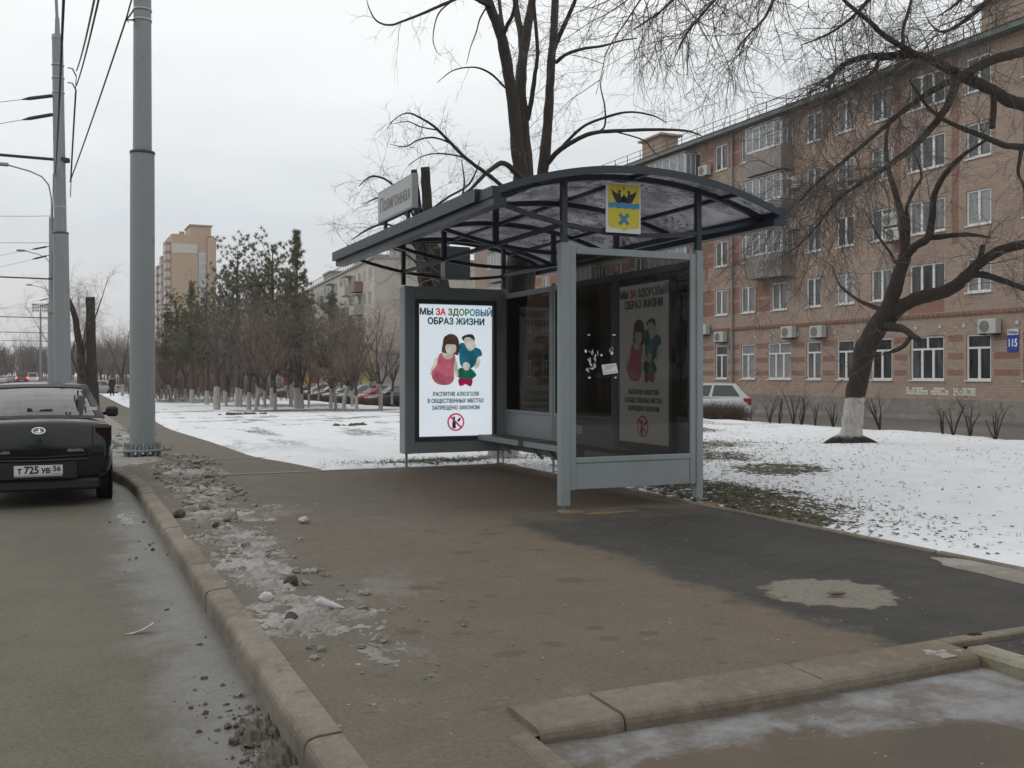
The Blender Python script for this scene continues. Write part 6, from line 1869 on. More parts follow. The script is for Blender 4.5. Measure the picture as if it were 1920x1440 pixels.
H.append(L4([(2130, 300), (2010, 290), (1960, 284), (1920, 276), (1890, 274), (1865, 265), (1840, 254), (1810, 243), (1785, 232), (1763, 220), (1735, 195), (1715, 165), (1705, 150)], [0.09, 0.07, 0.06, 0.055, 0.05, 0.046, 0.042, 0.038, 0.034, 0.03, 0.025, 0.02, 0.012], 15.8, 14.8, 7))
H.append(L4([(1915, 277), (1912, 300), (1909, 325), (1918, 345), (1925, 380)], [0.035, 0.03, 0.026, 0.02, 0.01], 15.5, 15.3, 6))
H.append(L4([(1650, 106), (1640, 130), (1618, 150), (1590, 168), (1565, 180), (1540, 195), (1510, 205)], [0.035, 0.03, 0.026, 0.02, 0.016, 0.01, 0.005], 15.2, 14.4, 6))
H.append(L4([(1862, 170), (1863, 200), (1860, 240)], [0.05, 0.05, 0.045], 15.7, 15.6, 7))
# upper limbs, mostly above the frame, from which the twigs hang into it
U = []
U.append(L4([(2110, 110), (1950, -90), (1780, -190), (1600, -190), (1440, -140), (1300, -70), (1190, -10)], [0.16, 0.12, 0.10, 0.08, 0.055, 0.035, 0.015], 15.8, 13.2, 8))
U.append(L4([(1650, -195), (1540, -110), (1470, -40), (1436, 30), (1400, 70), (1385, 110)], [0.05, 0.04, 0.03, 0.02, 0.012, 0.005], 14.6, 13.8, 6))
U.append(L4([(1750, -185), (1680, -80), (1620, 10), (1560, 60), (1500, 85)], [0.05, 0.04, 0.03, 0.018, 0.006], 15, 14.4, 6))
U.append(L4([(1460, -145), (1400, -60), (1340, 0), (1290, 60), (1262, 115)], [0.04, 0.03, 0.022, 0.014, 0.005], 13.9, 13.3, 6))
U.append(L4([(1350, -95), (1290, -30), (1240, 20), (1190, 55)], [0.03, 0.024, 0.015, 0.005], 13.6, 13.0, 6))
U.append(L4([(2060, 20), (1960, -40), (1880, -20), (1820, 30), (1770, 60), (1740, 40)], [0.08, 0.06, 0.05, 0.035, 0.02, 0.006], 15.8, 15.0, 7))
U.append(L4([(1900, -130), (1850, -60), (1800, 0), (1760, 30)], [0.05, 0.04, 0.025, 0.008], 15.5, 15.2, 6))
hang = Vector((-0.45, -0.1, -0.75))
for i, (P, q) in enumerate(H):
    clothe(crn, rg, P, q, 6, (0.3, 1.1), 2, 0.25 if i in (0, 3, 6) else 0.05, 1, 0.14, Vector((-0.2, 0, -0.1)), b4, (4, 5, 3))
for i in (3, 4, 8): clothe(crn, rg, *H[i], 10, (0.5, 1.3), 2, 0.5 if i == 3 else 0.1, 1, 0.10, Vector((-0.3, 0, 0.1)), b4, (4, 5, 3))
for i in (1, 2, 3): clothe(crn, rg, *H[i], 14, (0.7, 1.7), 2, 0.45, 1, 0.30, Vector((-0.3, 0, -0.2)), b4, (5, 5, 3))
for i in (1, 2): clothe(crn, rg, *H[i], 16, (0.4, 1.2), 2, 0.4, 1, 0.14, Vector((-0.3, 0, -0.2)), b4, (4, 4, 3))
for i, (P, q) in enumerate(U):
    clothe(crn, rg, P, q, 9.0, (0.6, 1.7), 2, 0.25, 1, 0.16, hang, b4, (4, 5, 3))
clothe(crn, rg, *U[0], 5, (0.8, 1.9), 2, 0.35, 1, 0.10, Vector((-0.6, 0, -0.9)), b4, (4, 5, 3))
tr.build('trunk', M_bark, t4); crn.build('crown', M_twig, t4)

# --- park trees: a few models, copied with their parts
def bare_model(name, seed, Ht, rtrunk, fork, twm, label, lean=0.0, nl=7, wash=0.95, spread=0.9, up=0.35, dens=1.0):
    r = random.Random(seed)
    e = empty(name, (0, 0, 0), 0, label, 'tree')
    tr = MB(); cr_ = MB()
    top = Vector((lean, 0, fork))
    P, q = limb(tr, r, [Vector((0, 0, -0.3)), Vector((0, 0, 0)), Vector((lean * 0.3, 0.03, fork * 0.5)), top], [rtrunk * 1.4, rtrunk * 1.15, rtrunk, rtrunk * 0.9], 8, 4)
    for k in range(nl):
        a = 6.28 * k / nl + r.uniform(-.4, .4); out = r.uniform(0.25, 0.8) * spread
        st = top - Vector((0, 0, r.uniform(0, fork * 0.35)))
        L = (Ht - fork) * r.uniform(0.75, 1.05)
        pts = [st]; d = Vector((math.cos(a) * out, math.sin(a) * out, 1)).normalized()
        for s in range(4):
            d = (d + rnd_unit(r) * 0.22 + Vector((0, 0, 0.12))).normalized(); pts.append(pts[-1] + d * L / 4)
        P, q = limb(tr, r, pts, [rtrunk * 0.55, rtrunk * 0.4, rtrunk * 0.28, rtrunk * 0.16, 0.008], 5, 3)
        clothe(cr_, r, P, q, 6.5 * dens, (0.5, 1.5), 2, 0.1, 1, -0.01, Vector((0, 0, up)), Vector(), (4, 5, 3), 0.85, 0.02, 0.6)
    tr.build('trunk', mat_washed(name + '_bark', wash, (0.05, 0.042, 0.036), (0.12, 0.10, 0.088), -0.1, (0.40, 0.385, 0.36)), e)
    cr_.build('crown', twm, e)
    return e
M_needle = plain('pine_needles', (0.132, 0.136, 0.086), 0.8, var=0.5, scale=0.8)
M_needle2 = plain('pine_needles_olive', (0.145, 0.150, 0.092), 0.8, var=0.5, scale=0.8)
def mat_pine():
    t = NT('pine_bark'); x, y, z = t.xyz()
    a = t.noise(7, 5, 0.7)
    col = t.mix(t.step(1.5, 3.5, z), t.mix(a, (0.07, 0.055, 0.045), (0.13, 0.105, 0.085)), t.mix(a, (0.10, 0.072, 0.054), (0.165, 0.118, 0.088)))
    col = t.mix(t.step(1.15, 1.05, t.math('ADD', z, t.math('MULTIPLY', a, 0.1))), col, t.mix(a, (0.30, 0.285, 0.26), (0.48, 0.46, 0.43)))
    t.princ(col, 0.9, 0, t.bump(a, 0.5, 0.02), 0.2)
    return t.mat
M_pineb = mat_pine()
def pine_model(name, seed, Ht, base, wid, label, rt=0.14, taper=1.0, nmat=None, dens=1.0, pointy=True):
    r = random.Random(seed)
    e = empty(name, (0, 0, 0), 0, label, 'tree')
    tr = MB(); cr_ = MB()
    P, q = limb(tr, r, [Vector((0, 0, -0.3)), Vector((0.03, 0, Ht * 0.35)), Vector((-0.03, 0.04, Ht * 0.7)), Vector((0, 0, Ht))], [rt * 1.2, rt, rt * 0.6, 0.015], 8, 5)
    z = base
    while z < Ht - 0.15:
        f = (z - base) / (Ht - base)
        rad = wid * ((1 - f) ** taper if pointy else math.sqrt(max(0.02, 1 - (2 * f - 0.75) ** 2 / 1.6))) * r.uniform(0.55, 1.2) + 0.12
        nb = r.randint(3, 5)
        for k in range(nb):
            a = r.uniform(0, 6.28); d = Vector((math.cos(a), math.sin(a), 0.25 + 0.5 * f + r.uniform(-.2, .2)))
            st = Vector((0, 0, z + r.uniform(-.15, .15)))
            L = rad * r.uniform(0.55, 1.1)
            pts = [st]; dd = d.normalized()
            for s in range(3):
                dd = (dd + rnd_unit(r) * 0.2 + Vector((0, 0, 0.1))).normalized(); pts.append(pts[-1] + dd * L / 3)
            tr.tube(pts, [0.022, 0.015, 0.010, 0.005], 4, cap=False)
            nc = max(4, int(L * 10.5 * dens))
            for c in range(nc):
                t = 0.25 + 0.8 * (c + r.random()) / nc
                i = min(2, int(t * 3)); p = pts[i].lerp(pts[min(3, i + 1)], min(1, t * 3 - i)) + rnd_unit(r) * 0.16 * (0.35 + L)
                ax = (pts[-1] - pts[0]).normalized() * 0.5 + Vector((0, 0, 0.5))
                for s in range(24):
                    nd = (rnd_unit(r) + ax * 0.6).normalized(); l = r.uniform(0.12, 0.26)
                    sd = nd.orthogonal().normalized() * 0.015
                    cr_.add([p - sd, p + sd, p + nd * l], [(0, 1, 2)])
        z += r.uniform(0.22, 0.42)
    tr.build('trunk', M_pineb, e); cr_.build('crown', nmat or M_needle, e)
    return e
PINE_A = pine_model('pine_tree', 3, 8.9, 2.6, 2.0, 'x', 0.15, 1.15)
PINE_B = pine_model('pine_tree', 8, 8.6, 3.0, 2.2, 'x', 0.14, 0.8, None, 0.9, False)
PINE_C = pine_model('pine_tree', 14, 5.6, 1.4, 1.25, 'x', 0.09, 0.6, M_needle2, 1.0, False)
BARE_A = bare_model('bare_tree', 41, 6.6, 0.105, 1.9, M_twigr, 'x', 0.1, 7)
BARE_B = bare_model('bare_tree', 52, 8.2, 0.10, 2.4, M_twigg, 'x', -0.15, 6, 1.15, 0.6, 0.5)
BARE_C = bare_model('bare_tree', 63, 4.9, 0.08, 1.1, M_twigr, 'x', 0.2, 6, 1.05, 1.15, 0.2)
BARE_D = bare_model('bare_tree', 74, 7.4, 0.15, 2.2, M_twigg, 'x', 0.0, 4, 1.15, 0.55, 0.45, 0.7)
used = set()
def plant(model, px, D, s, label, group='trees of the park row', rz=None):
    p = onground(px, D)
    if D < 140 and p.x > 2.6: p.z = lawn_z(min(p.x, 16.4), p.y)
    r = random.Random(int(px * 7 + D))
    rz = r.uniform(0, 6.28) if rz is None else rz
    if model.name not in used:
        used.add(model.name)
        model.location = p; model.rotation_euler = (0, 0, rz); model.scale = (s, s, s); model['label'] = label; model['group'] = group
        return model
    return dup(model, p, rz, label, group, s)
PARK = [
    (PINE_A, 557, 51, 1.0, 'tallest pine of the park, with a slim pointed top'),
    (PINE_B, 511, 54, 1.0, 'tall round-topped pine just left of the tallest pointed pine'),
    (PINE_B, 446, 57, 1.03, 'broad loose-crowned pine whose top stands right of the tower block'),
    (PINE_A, 360, 66, 0.88, 'pine standing in front of the tower block'),
    (PINE_B, 388, 62, 0.82, 'pine with a bare orange trunk right of the tower block'),
    (PINE_B, 330, 72, 0.85, 'dense pine at the near side of the tower block foot'),
    (PINE_A, 312, 78, 0.72, 'small dark pine just right of the nearest steel pole'),
    (PINE_B, 421, 66, 0.80, 'pine half hidden behind the thick dark-stemmed tree'),
    (PINE_C, 482, 58, 1.25, 'bushy green pine between the two tall pines'),
    (PINE_C, 545, 57, 1.2, 'bushy pine crowded against the tallest pointed pine'),
    (PINE_C, 620, 50, 1.0, 'young olive-green pine by itself before the parked cars'),
    (PINE_C, 660, 56, 0.85, 'smaller olive-green pine before the yellow shop panel'),
    (BARE_D, 406, 50, 1.0, 'bare tree with the thickest dark stem and a white foot'),
    (BARE_A, 466, 50, 0.9, 'reddish bare tree in the close clump of white-footed trunks'),
    (BARE_C, 480, 47.5, 1.0, 'low bare tree at the front of the close clump of trunks'),
    (BARE_B, 451, 56, 0.85, 'slender grey bare tree behind the close clump of trunks'),
    (BARE_B, 497, 56, 0.8, 'slim leaning bare tree right of the close clump'),
    (BARE_A, 516, 49, 0.85, 'reddish bare tree below the round-topped pine'),
    (BARE_A, 567, 50, 0.8, 'forked bare tree directly right of the pointed pine'),
    (BARE_B, 579, 54, 0.62, 'thin bare sapling in front of the first dark parked cars'),
    (BARE_C, 629, 47.5, 0.95, 'leaning white-footed bare tree beside the young pine'),
    (BARE_C, 645, 45, 1.05, 'bare tree with a slanting pale foot right of the young pine'),
    (BARE_A, 669, 44, 0.72, 'reddish bare tree with a thin trunk before the silver car'),
    (BARE_C, 713, 46, 1.15, 'spreading bare tree in front of the red car'),
    (BARE_B, 424, 58, 0.7, 'thin bare tree close behind the thick dark-stemmed one'),
    (BARE_A, 387, 68, 0.8, 'bare tree deep in the park left of the thick dark stem'),
    (BARE_B, 346, 72, 0.75, 'bare grey tree in the thin row near the tower side'),
    (BARE_C, 322, 72, 1.1, 'low bare tree in the thin row nearest the walk'),
    (BARE_A, 303, 78, 0.8, 'bare tree right behind the nearest steel pole'),
    (BARE_A, 372, 84, 0.9, 'bare reddish tree at the back of the park'),
    (BARE_A, 436, 84, 0.85, 'bare tree behind the broad loose-crowned pine'),
    (BARE_A, 500, 80, 0.85, 'bare reddish tree behind the tall pines'),
    (BARE_A, 540, 78, 0.8, 'bare tree in front of the red shop awning'),
    (BARE_A, 598, 74, 0.8, 'bare reddish tree before the cream block balconies'),
    (BARE_C, 690, 72, 1.3, 'bare reddish tree before the corner of the cream block'),
    (BARE_A, 735, 66, 0.8, 'bare tree beside the lit poster cabinet'),
    (BARE_B, 640, 78, 0.75, 'tall thin bare tree before the cream block'),
    (BARE_D, 230, 88, 0.9, 'dark bare tree beside the walk beyond the walking person'),
    (BARE_A, 246, 110, 1.0, 'bare tree by the walk just left of the nearest steel pole'),
    (BARE_A, 190, 120, 1.05, 'brownish bare tree at the far end of the walk'),
    (BARE_B, 212, 140, 1.15, 'bare grey tree far down the walk'),
    (BARE_A, 205, 175, 1.4, 'farthest bare tree seen above the walking person'),
    (BARE_A, 285, 105, 1.0, 'bare tree hidden mostly behind the nearest steel pole'),
    (BARE_D, 150, 60, 1.15, 'forked bare tree behind the second steel pole'),
    (BARE_B, 128, 75, 1.1, 'bare tree rising behind the second steel pole'),
    (BARE_B, 42, 300, 1.75, 'first of two tall bare trees above the far wood'),
    (BARE_B, 63, 290, 1.7, 'second of two tall bare trees above the far wood'),
]
for m, px, D, s, lab in PARK: plant(m, px, D, s, lab)
# sawn dark trunk by the walk
rg = random.Random(9)
b5 = onground(171, 46)
t5 = empty('pollarded_tree', b5, 0, 'dark sawn-off trunk standing by the walk behind the black sedan', 'tree')
tr = MB(); crn = MB()
P, q = limb(tr, rg, [Vector((0.1, 0, -0.2)), Vector((0.05, 0, 1.5)), Vector((0, 0.05, 3.2)), Vector((-0.05, 0, 5.3))], [0.30, 0.24, 0.22, 0.20], 10, 5, 0.03)
clothe(crn, rg, P, q, 12, (0.5, 1.3), 2, 0.25, 0.95, 0.0, Vector((0.1, 0, 0.4)), Vector(), (3, 4, 3))
P, q = limb(tr, rg, [Vector((0.0, 0, 0.8)), Vector((-0.35, 0, 1.9)), Vector((-0.5, 0.1, 3.2)), Vector((-0.75, 0, 4.6)), Vector((-1.1, 0, 5.6))], [0.2, 0.17, 0.15, 0.12, 0.05], 8, 5, 0.03)
clothe(crn, rg, P, q, 10, (0.5, 1.6), 2, 0.2, 1, 0.0, Vector((0, 0, 0.5)), Vector(), (3, 4, 3))
tr.build('trunk', M_bark, t5); crn.build('crown', M_twigg, t5)

# far wood across and along the road: nobody could count it
rg = random.Random(15)
mb = MB()
def wood(n, X, Y, Hh):
    for i in range(n):
        x, y = rg.uniform(*X), rg.uniform(*Y); h = rg.uniform(*Hh)
        mb.tube([(x, y, -1), (x + rg.uniform(-.3, .3), y, h * 0.6)], [0.14, 0.05], 4, cap=False)
        for k in range(70):
            p = Vector((x + rg.gauss(0, 1.2), y + rg.gauss(0, 1.2), h * rg.uniform(0.15, 0.85)))
            d = Vector((rg.uniform(-.6, .6), rg.uniform(-.6, .6), 1)).normalized() * rg.uniform(1.0, 2.2)
            s = 0.075
            mb.add([p - Vector((s, 0, 0)), p + Vector((s, 0, 0)), p + d], [(0, 1, 2)])
            q = p + d * 0.4
            for _ in range(2): mb.add([q, q + Vector((0, s * 1.2, s)), q + Vector((rg.uniform(-1, 1), rg.uniform(-1, 1), rg.uniform(0.2, 1.2)))], [(0, 1, 2)])
wood(330, (-75, -12), (215, 330), (6.5, 9.5))
wood(90, (-12, 10), (300, 420), (8, 11))
wood(150, (3, 45), (170, 300), (6, 9))
wood(420, (-60, 40), (-62, -34), (8, 12))  # unseen belt behind the camera, added to darken reflections in car paint and glass
tag(mb.build('far_wood', plain('far_twigs', (0.125, 0.105, 0.095), 0.95, var=0.3, scale=0.08)), 'grey brown wood of bare trees along the far road, with an added unseen belt behind the camera', kind='stuff')

# reddish undergrowth at the back of the park
mb = MB(); rg = random.Random(31)
for i in range(1500):
    y = rg.uniform(72, 125); x = rg.uniform(5.0 + (y - 72) * 0.02, 17.0)
    if x < path_r(y) + 1.2: continue
    p = Vector((x, y, lawn_z(min(x, 16.3), y) - 0.05))
    twig(mb, rg, p, Vector((rg.uniform(-.6, .6), rg.uniform(-.6, .6), 1)), rg.uniform(0.9, 2.3), 0.016, 1, -0.03, 0.5, (6, 4, 3))
tag(mb.build('undergrowth', plain('undergrowth_twigs', (0.12, 0.080, 0.068), 0.95, var=0.35, scale=0.5)), kind='stuff')

# low hedge before the car park, hedge by the hatchback, shrubs on the lawn edge
M_hedge = plain('hedge_twigs', (0.085, 0.056, 0.046), 0.95, var=0.35, scale=1.0)
def hedge(label, x0, x1, y0, y1, h, n, seed, zf):
    r = random.Random(seed); mb = MB()
    cx, cy = (x0 + x1) / 2, (y0 + y1) / 2
    e = (cx, cy, zf(cx, cy))
    for i in range(n):
        x, y = r.uniform(x0, x1), r.uniform(y0, y1)
        p = Vector((x - e[0], y - e[1], zf(x, y) - 0.05 - e[2]))
        twig(mb, r, p, Vector((r.uniform(-.5, .5), r.uniform(-.5, .5), 1)), h * r.uniform(0.6, 1.1), 0.008, 1, -0.03, 0.5, (5, 3, 3))
    o = mb.build('hedge', M_hedge); o.location = e
    return tag(o, label, 'hedge')
gz = lambda x, y: lawn_z(min(x, 16.4), y)
hedge('dark clipped hedge between the park and the parked cars', 17.2, 18.0, 58, 104, 0.45, 2200, 1, gz)
c0, c1 = onground(1300, 28.5), onground(1412, 27.6)
hedge('brown twiggy bush in front of the silver hatchback', min(c0.x, c1.x), max(c0.x, c1.x), min(c0.y, c1.y), max(c0.y, c1.y) + 0.3, 0.42, 620, 2, gz)
SH = [(1444, 1.0, 'bare shrub just right of the brown hedge'), (1461, 1.1, 'dense bare shrub in the pair right of the hedge'), (1488, 1.25, 'tallest bare shrub left of the leaning tree'), (1503, 1.0, 'small bare shrub beside the tallest one'), (1528, 1.05, 'forked bare shrub left of the leaning tree'), (1562, 0.9, 'thin upright shrub just left of the leaning tree'), (1650, 1.0, 'cut-back shrub just right of the leaning tree foot'), (1768, 0.8, 'thin single shrub on the lawn edge'), (1787, 0.95, 'slender shrub right of the thin single one'), (1818, 1.1, 'bushy bare shrub on the lawn edge'), (1867, 0.9, 'last thin shrub on the lawn edge')]
for i, (px, s, lab) in enumerate(SH):
    r = random.Random(100 + i); r_ = (px - 960) / F; D = 16.55 / (CT * r_ + ST); p = onground(px, D); p.z = lawn_z(16.4, p.y) - 0.05
    e = empty('bare_shrub', p, 0, lab, 'shrub', 'bare shrubs along the lawn edge')
    st = MB(); tw_ = MB()
    for k in range(r.randint(3, 6)):
        d = Vector((r.uniform(-.3, .3), r.uniform(-.3, .3), r.uniform(.6, 1.15)))
        P, q = limb(st, r, [Vector(), d * 0.35 * s, d * 0.62 * s + Vector((r.uniform(-.1, .1), r.uniform(-.1, .1), 0.05))], [0.017, 0.013, 0.008], 5, 3)
        clothe(tw_, r, P, q, 10, (0.2, 0.55), 1, 0.4, 1, -0.05, Vector((0, 0, 0.7)), Vector(), (4, 3, 3))
    st.build('stem', M_bark, e); tw_.build('twigs', M_hedge, e)

# ------------------------------------------------------------------ vehicles
M_tyre = plain('tyre_rubber', (0.018, 0.018, 0.018), 0.9, var=0.3, scale=20)
M_rim = plain('steel_rim', (0.22, 0.22, 0.22), 0.4, 0.5)
M_chrome = plain('chrome', (0.75, 0.76, 0.78), 0.12, 1.0, var=0.03)
M_plastic = plain('black_plastic', (0.015, 0.015, 0.016), 0.55)
M_cglass = glassy('car_glass', (0.74, 0.78, 0.78), refl=0.30, rough=0.01)
M_cglassd = plain('dark_car_glass', (0.035, 0.038, 0.04), 0.06, spec=0.6)
M_seat = plain('seat_cloth', (0.07, 0.075, 0.085), 0.9)
M_lampr = plain('tail_lamp_red', (0.22, 0.008, 0.008), 0.15, spec=0.6)
M_lampd = plain('tail_lamp_dark', (0.014, 0.004, 0.005), 0.12, spec=0.35)
M_lampw = plain('head_lamp_clear', (0.55, 0.56, 0.58), 0.1, spec=0.6)
M_lit = glow('lit_tail_lamp', (1.0, 0.06, 0.04), 9.0)
M_pltw = plain('plate_white', (0.60, 0.61, 0.60), 0.5, var=0.05)
def paint(name, c, rough=0.28):
    return plain(name, c, rough, var=0.06, scale=2, spec=0.5, coat=0.8, dirt=tuple(v * 0.7 + 0.05 for v in c), dirt_amt=0.35)

def panel(mb_f, mb_g, c, wins, n=(8, 5), bulge=0.0, inset=0.012, mi=0):
    """bilinear patch c = (s0t0, s1t0, s1t1, s0t1): body frame with window openings filled by glass"""
    c = [Vector(p) for p in c]
    nrm = (c[1] - c[0]).cross(c[3] - c[0]).normalized()
    def P(s, t, d=0.0):
        p = (c[0] * (1 - s) + c[1] * s) * (1 - t) + (c[3] * (1 - s) + c[2] * s) * t
        return p + nrm * (bulge * 4 * s * (1 - s) * (0.4 + 0.6 * 4 * t * (1 - t)) + d)
    ss = sorted(set([i / n[0] for i in range(n[0] + 1)] + [v for w in wins for v in w[:2]]))
    ts = sorted(set([i / n[1] for i in range(n[1] + 1)] + [v for w in wins for v in w[2:]]))
    for i in range(len(ss) - 1):
        for j in range(len(ts) - 1):
            sc, tc = (ss[i] + ss[i + 1]) / 2, (ts[j] + ts[j + 1]) / 2
            g = any(w[0] < sc < w[1] and w[2] < tc < w[3] for w in wins)
            q = [(ss[i], ts[j]), (ss[i + 1], ts[j]), (ss[i + 1], ts[j + 1]), (ss[i], ts[j + 1])]
            (mb_g if g else mb_f).add([P(s, t, -inset if g else 0) for s, t in q], [(0, 1, 2, 3)], mi if not g else 0, True)
    return P

def car(label, mat, L=4.26, W=1.70, H=1.47, kind='sedan', hero=False, glass=None, group=None, cat='car', name='parked_car', lamps=None):
    e = empty(name, (0, 0, 0), 0, label, cat, group)
    hw = W / 2; hl = L / 2
    van = kind == 'van'
    belt = 0.66 * H if not van else 0.56 * H
    boot = belt + (0.055 if kind == 'sedan' else 0.03)
    hood = belt - 0.05
    st = [(-hl, .40, boot - .10, .80), (-hl + .035, .33, boot - .03, .925), (-hl + .16, .29, boot, .975), (-hl + .55, .25, boot, 1.0), (-hl * .35, .21, belt + .01, 1.0), (hl * .18, .21, belt - .01, 1.0),
          (hl * .45, .21, hood, .995), (hl - .45, .23, hood - .10, .98), (hl - .14, .25, hood - .20, .92), (hl - .03, .30, hood - .27, .82), (hl, .36, hood - .34, .66)]
    rows = []
    for y, zl, zt, k in st:
        w = hw * k; h = zt - zl
        rear = max(0, (-y - hl * .55) / (hl * .45)); 
        sl = 0.16 * rear if kind == 'sedan' else 0.08 * rear
        half = [(0, zl), (w * .70, zl), (w * .95, zl + .05), (w, zl + h * .38), (w * .995, zl + h * .66), (w * .955, zt - .075), (w * .86, zt - .012), (w * .45, zt + .012), (0, zt + .018)]
        ring = [(x, y + sl * max(0, (z - .62)), z) for x, z in half] + [(-x, y + sl * max(0, (z - .62)), z) for x, z in half[-2:0:-1]]
        rows.append(ring)
    m = len(rows[0])
    vv = [p for r in rows for p in r]
    ff = [(i * m + k, i * m + (k + 1) % m, (i + 1) * m + (k + 1) % m, (i + 1) * m + k) for i in range(len(rows) - 1) for k in range(m)]
    ff += [tuple(range(m))[::-1], tuple((len(rows) - 1) * m + k for k in range(m))]
    mb = MB(); mb.add(vv, [f[::-1] for f in ff], 0, True)
    body = mb.build('body', mat, e)
    sd = body.modifiers.new('smooth', 'SUBSURF'); sd.levels = 2 if hero else 1; sd.render_levels = 3 if hero else 1
    # cabin
    rb, rt, ft, fb = {'sedan': (-hl * .70, -hl * .36, hl * .14, hl * .50), 'hatch': (-hl * .93, -hl * .70, hl * .10, hl * .50), 'van': (-hl * .97, -hl * .92, hl * .62, hl * .86)}[kind]
    zb = belt - 0.02; zr = H - 0.035
    xb, xt = hw * .90, hw * .66 if not van else hw * .80
    f = MB(); g = MB(); gw = MB(); gr = MB(); gl_ = MB()
    Rz = boot - 0.005
    panel(f, g, [(-xb, rb, Rz), (xb, rb, Rz), (xt, rt, zr), (-xt, rt, zr)], [(.065, .935, .07, .90)], (10, 6), 0.05)
    panel(f, gw, [(xb, fb, zb), (-xb, fb, zb), (-xt, ft, zr), (xt, ft, zr)], [(.05, .95, .05, .93)], (10, 6), 0.06)
    sw = [(.10, .46, .09, .88), (.50, .88, .09, .88)] if not van else [(.06, .32, .12, .85), (.36, .62, .12, .85), (.66, .92, .12, .85)]
    panel(f, gr, [(xb, rb, zb), (xb, fb, zb), (xt, ft, zr), (xt, rt, zr)], sw, (8, 4), 0.02)
    panel(f, gl_, [(-xb, fb, zb), (-xb, rb, zb), (-xt, rt, zr), (-xt, ft, zr)], [(1 - b, 1 - a, c, d) for a, b, c, d in sw], (8, 4), 0.02)
    # roof skin
    n = 8; vv = []
    for j in range(n + 1):
        for i in range(n + 1):
            s, t = i / n, j / n
            vv.append((-xt + 2 * xt * s, rt + (ft - rt) * t, zr + 0.04 * (4 * s * (1 - s)) ** .7 * (0.35 + 0.65 * 4 * t * (1 - t))))
    f.add(vv, [(j * (n + 1) + i, j * (n + 1) + i + 1, (j + 1) * (n + 1) + i + 1, (j + 1) * (n + 1) + i) for j in range(n) for i in range(n)], 0, True)
    f.build('cabin', mat, e)
    for gm, gn in ((g, 'rear_window'), (gw, 'windscreen'), (gr, 'side_window'), (gl_, 'side_window')): gm.build(gn, glass or M_cglassd, e)
    # wheels in dark arches
    for sx in (-1, 1):
        for wy in (-hl * .60, hl * .63):
            mb = MB(); M = Matrix.Translation((sx * (hw - 0.10), wy, 0.29)) @ Matrix.Rotation(R(90), 4, 'Y')
            prof = [(.19, -.088), (.27, -.088), (.285, -.075), (.29, -.05), (.29, .05), (.285, .075), (.27, .088), (.19, .088)]
            sub = MB(); sub.lathe(prof, 28); mb.add([M @ Vector(p) for p in sub.v], sub.f, 0, True)
            w = mb.build('wheel', M_tyre, e)
            mb = MB(); sub = MB(); sub.lathe([(.03, .07), (.12, .065), (.185, .091), (.195, .091)] if sx > 0 else [(.195, -.091), (.185, -.091), (.12, -.065), (.03, -.07)], 20)
            mb.add([M @ Vector(p) for p in sub.v], sub.f, 0, True); mb.build('rim', M_rim, w)
            mb = MB(); Ma = Matrix.Translation((sx * (hw + 0.002) - 0.02 * sx, wy, 0.29)) @ Matrix.Rotation(R(90 * sx), 4, 'Y')
            pts = [(.35 * math.cos(a), .35 * math.sin(a)) for a in [2 * math.pi * q / 28 for q in range(28)]]
            mb.prism(pts, Ma, 0.012); mb.build('wheel_arch', M_plastic, e)
    lm = lamps or M_lampr
    for sx in (-1, 1):
        mb = MB()
        if not van: mb.cbox(min(sx * hw * .70, sx * hw * .955), max(sx * hw * .70, sx * hw * .955), -hl + .055, -hl + .36, boot - .34, boot - .05, 0.04)
        else: mb.cbox(min(sx * hw * .80, sx * hw * .98), max(sx * hw * .80, sx * hw * .98), -hl - .01, -hl + .1, belt - .35, belt - .08, 0.02)
        tl = mb.build('tail_lamp', lm, e)
        mb = MB(); mb.cbox(min(sx * hw * .52, sx * hw * .90), max(sx * hw * .52, sx * hw * .90), hl - .26, hl - .045, hood - .33, hood - .20, 0.04); mb.build('head_lamp', M_lampw, e)
        mb = MB(); x0 = sx * (hw * .93); x1 = sx * (hw + .17); mb.cbox(min(x0 + sx * .06, x1), max(x0 + sx * .06, x1), fb - .38, fb - .24, belt - .01, belt + .135, 0.03); mb.bar((x0 - sx * .05, fb - .3, belt + .02), (x0 + sx * .09, fb - .3, belt + .04), 0.05)
        mb.build('mirror', M_plastic if hero else mat, e)
    mb = MB(); mb.cbox(-hw * .62, hw * .62, hl - .08, hl - .005, .38, hood - .36, 0.02); mb.build('grille', M_plastic, e)
    mb = MB(); mb.box(-.26, .26, hl - .006, hl + .006, .42, .53); mb.build('number_plate', M_pltw, e)
    if not hero:
        mb = MB(); mb.box(-.26, .26, -hl - .012, -hl + .03, .50, .61); mb.build('number_plate', M_pltw, e)
    return e, dict(hw=hw, hl=hl, belt=belt, boot=boot, rb=rb)

# the black sedan in the bay
M_blk = plain('black_car_paint', (0.006, 0.007, 0.007), 0.14, var=0.06, scale=2, spec=0.45, dirt=(0.03, 0.028, 0.025), dirt_amt=0.4)
hc, K = car('black sedan parked at the kerb, seen from behind, plate ending in 56', M_blk, 4.26, 1.68, 1.475, 'sedan', True, M_cglass, lamps=M_lampd)
hc.location = (-0.245, 13.05 + 2.13, -0.15)
hl, hw, boot = K['hl'], K['hw'], K['boot']
ry = -hl - 0.004
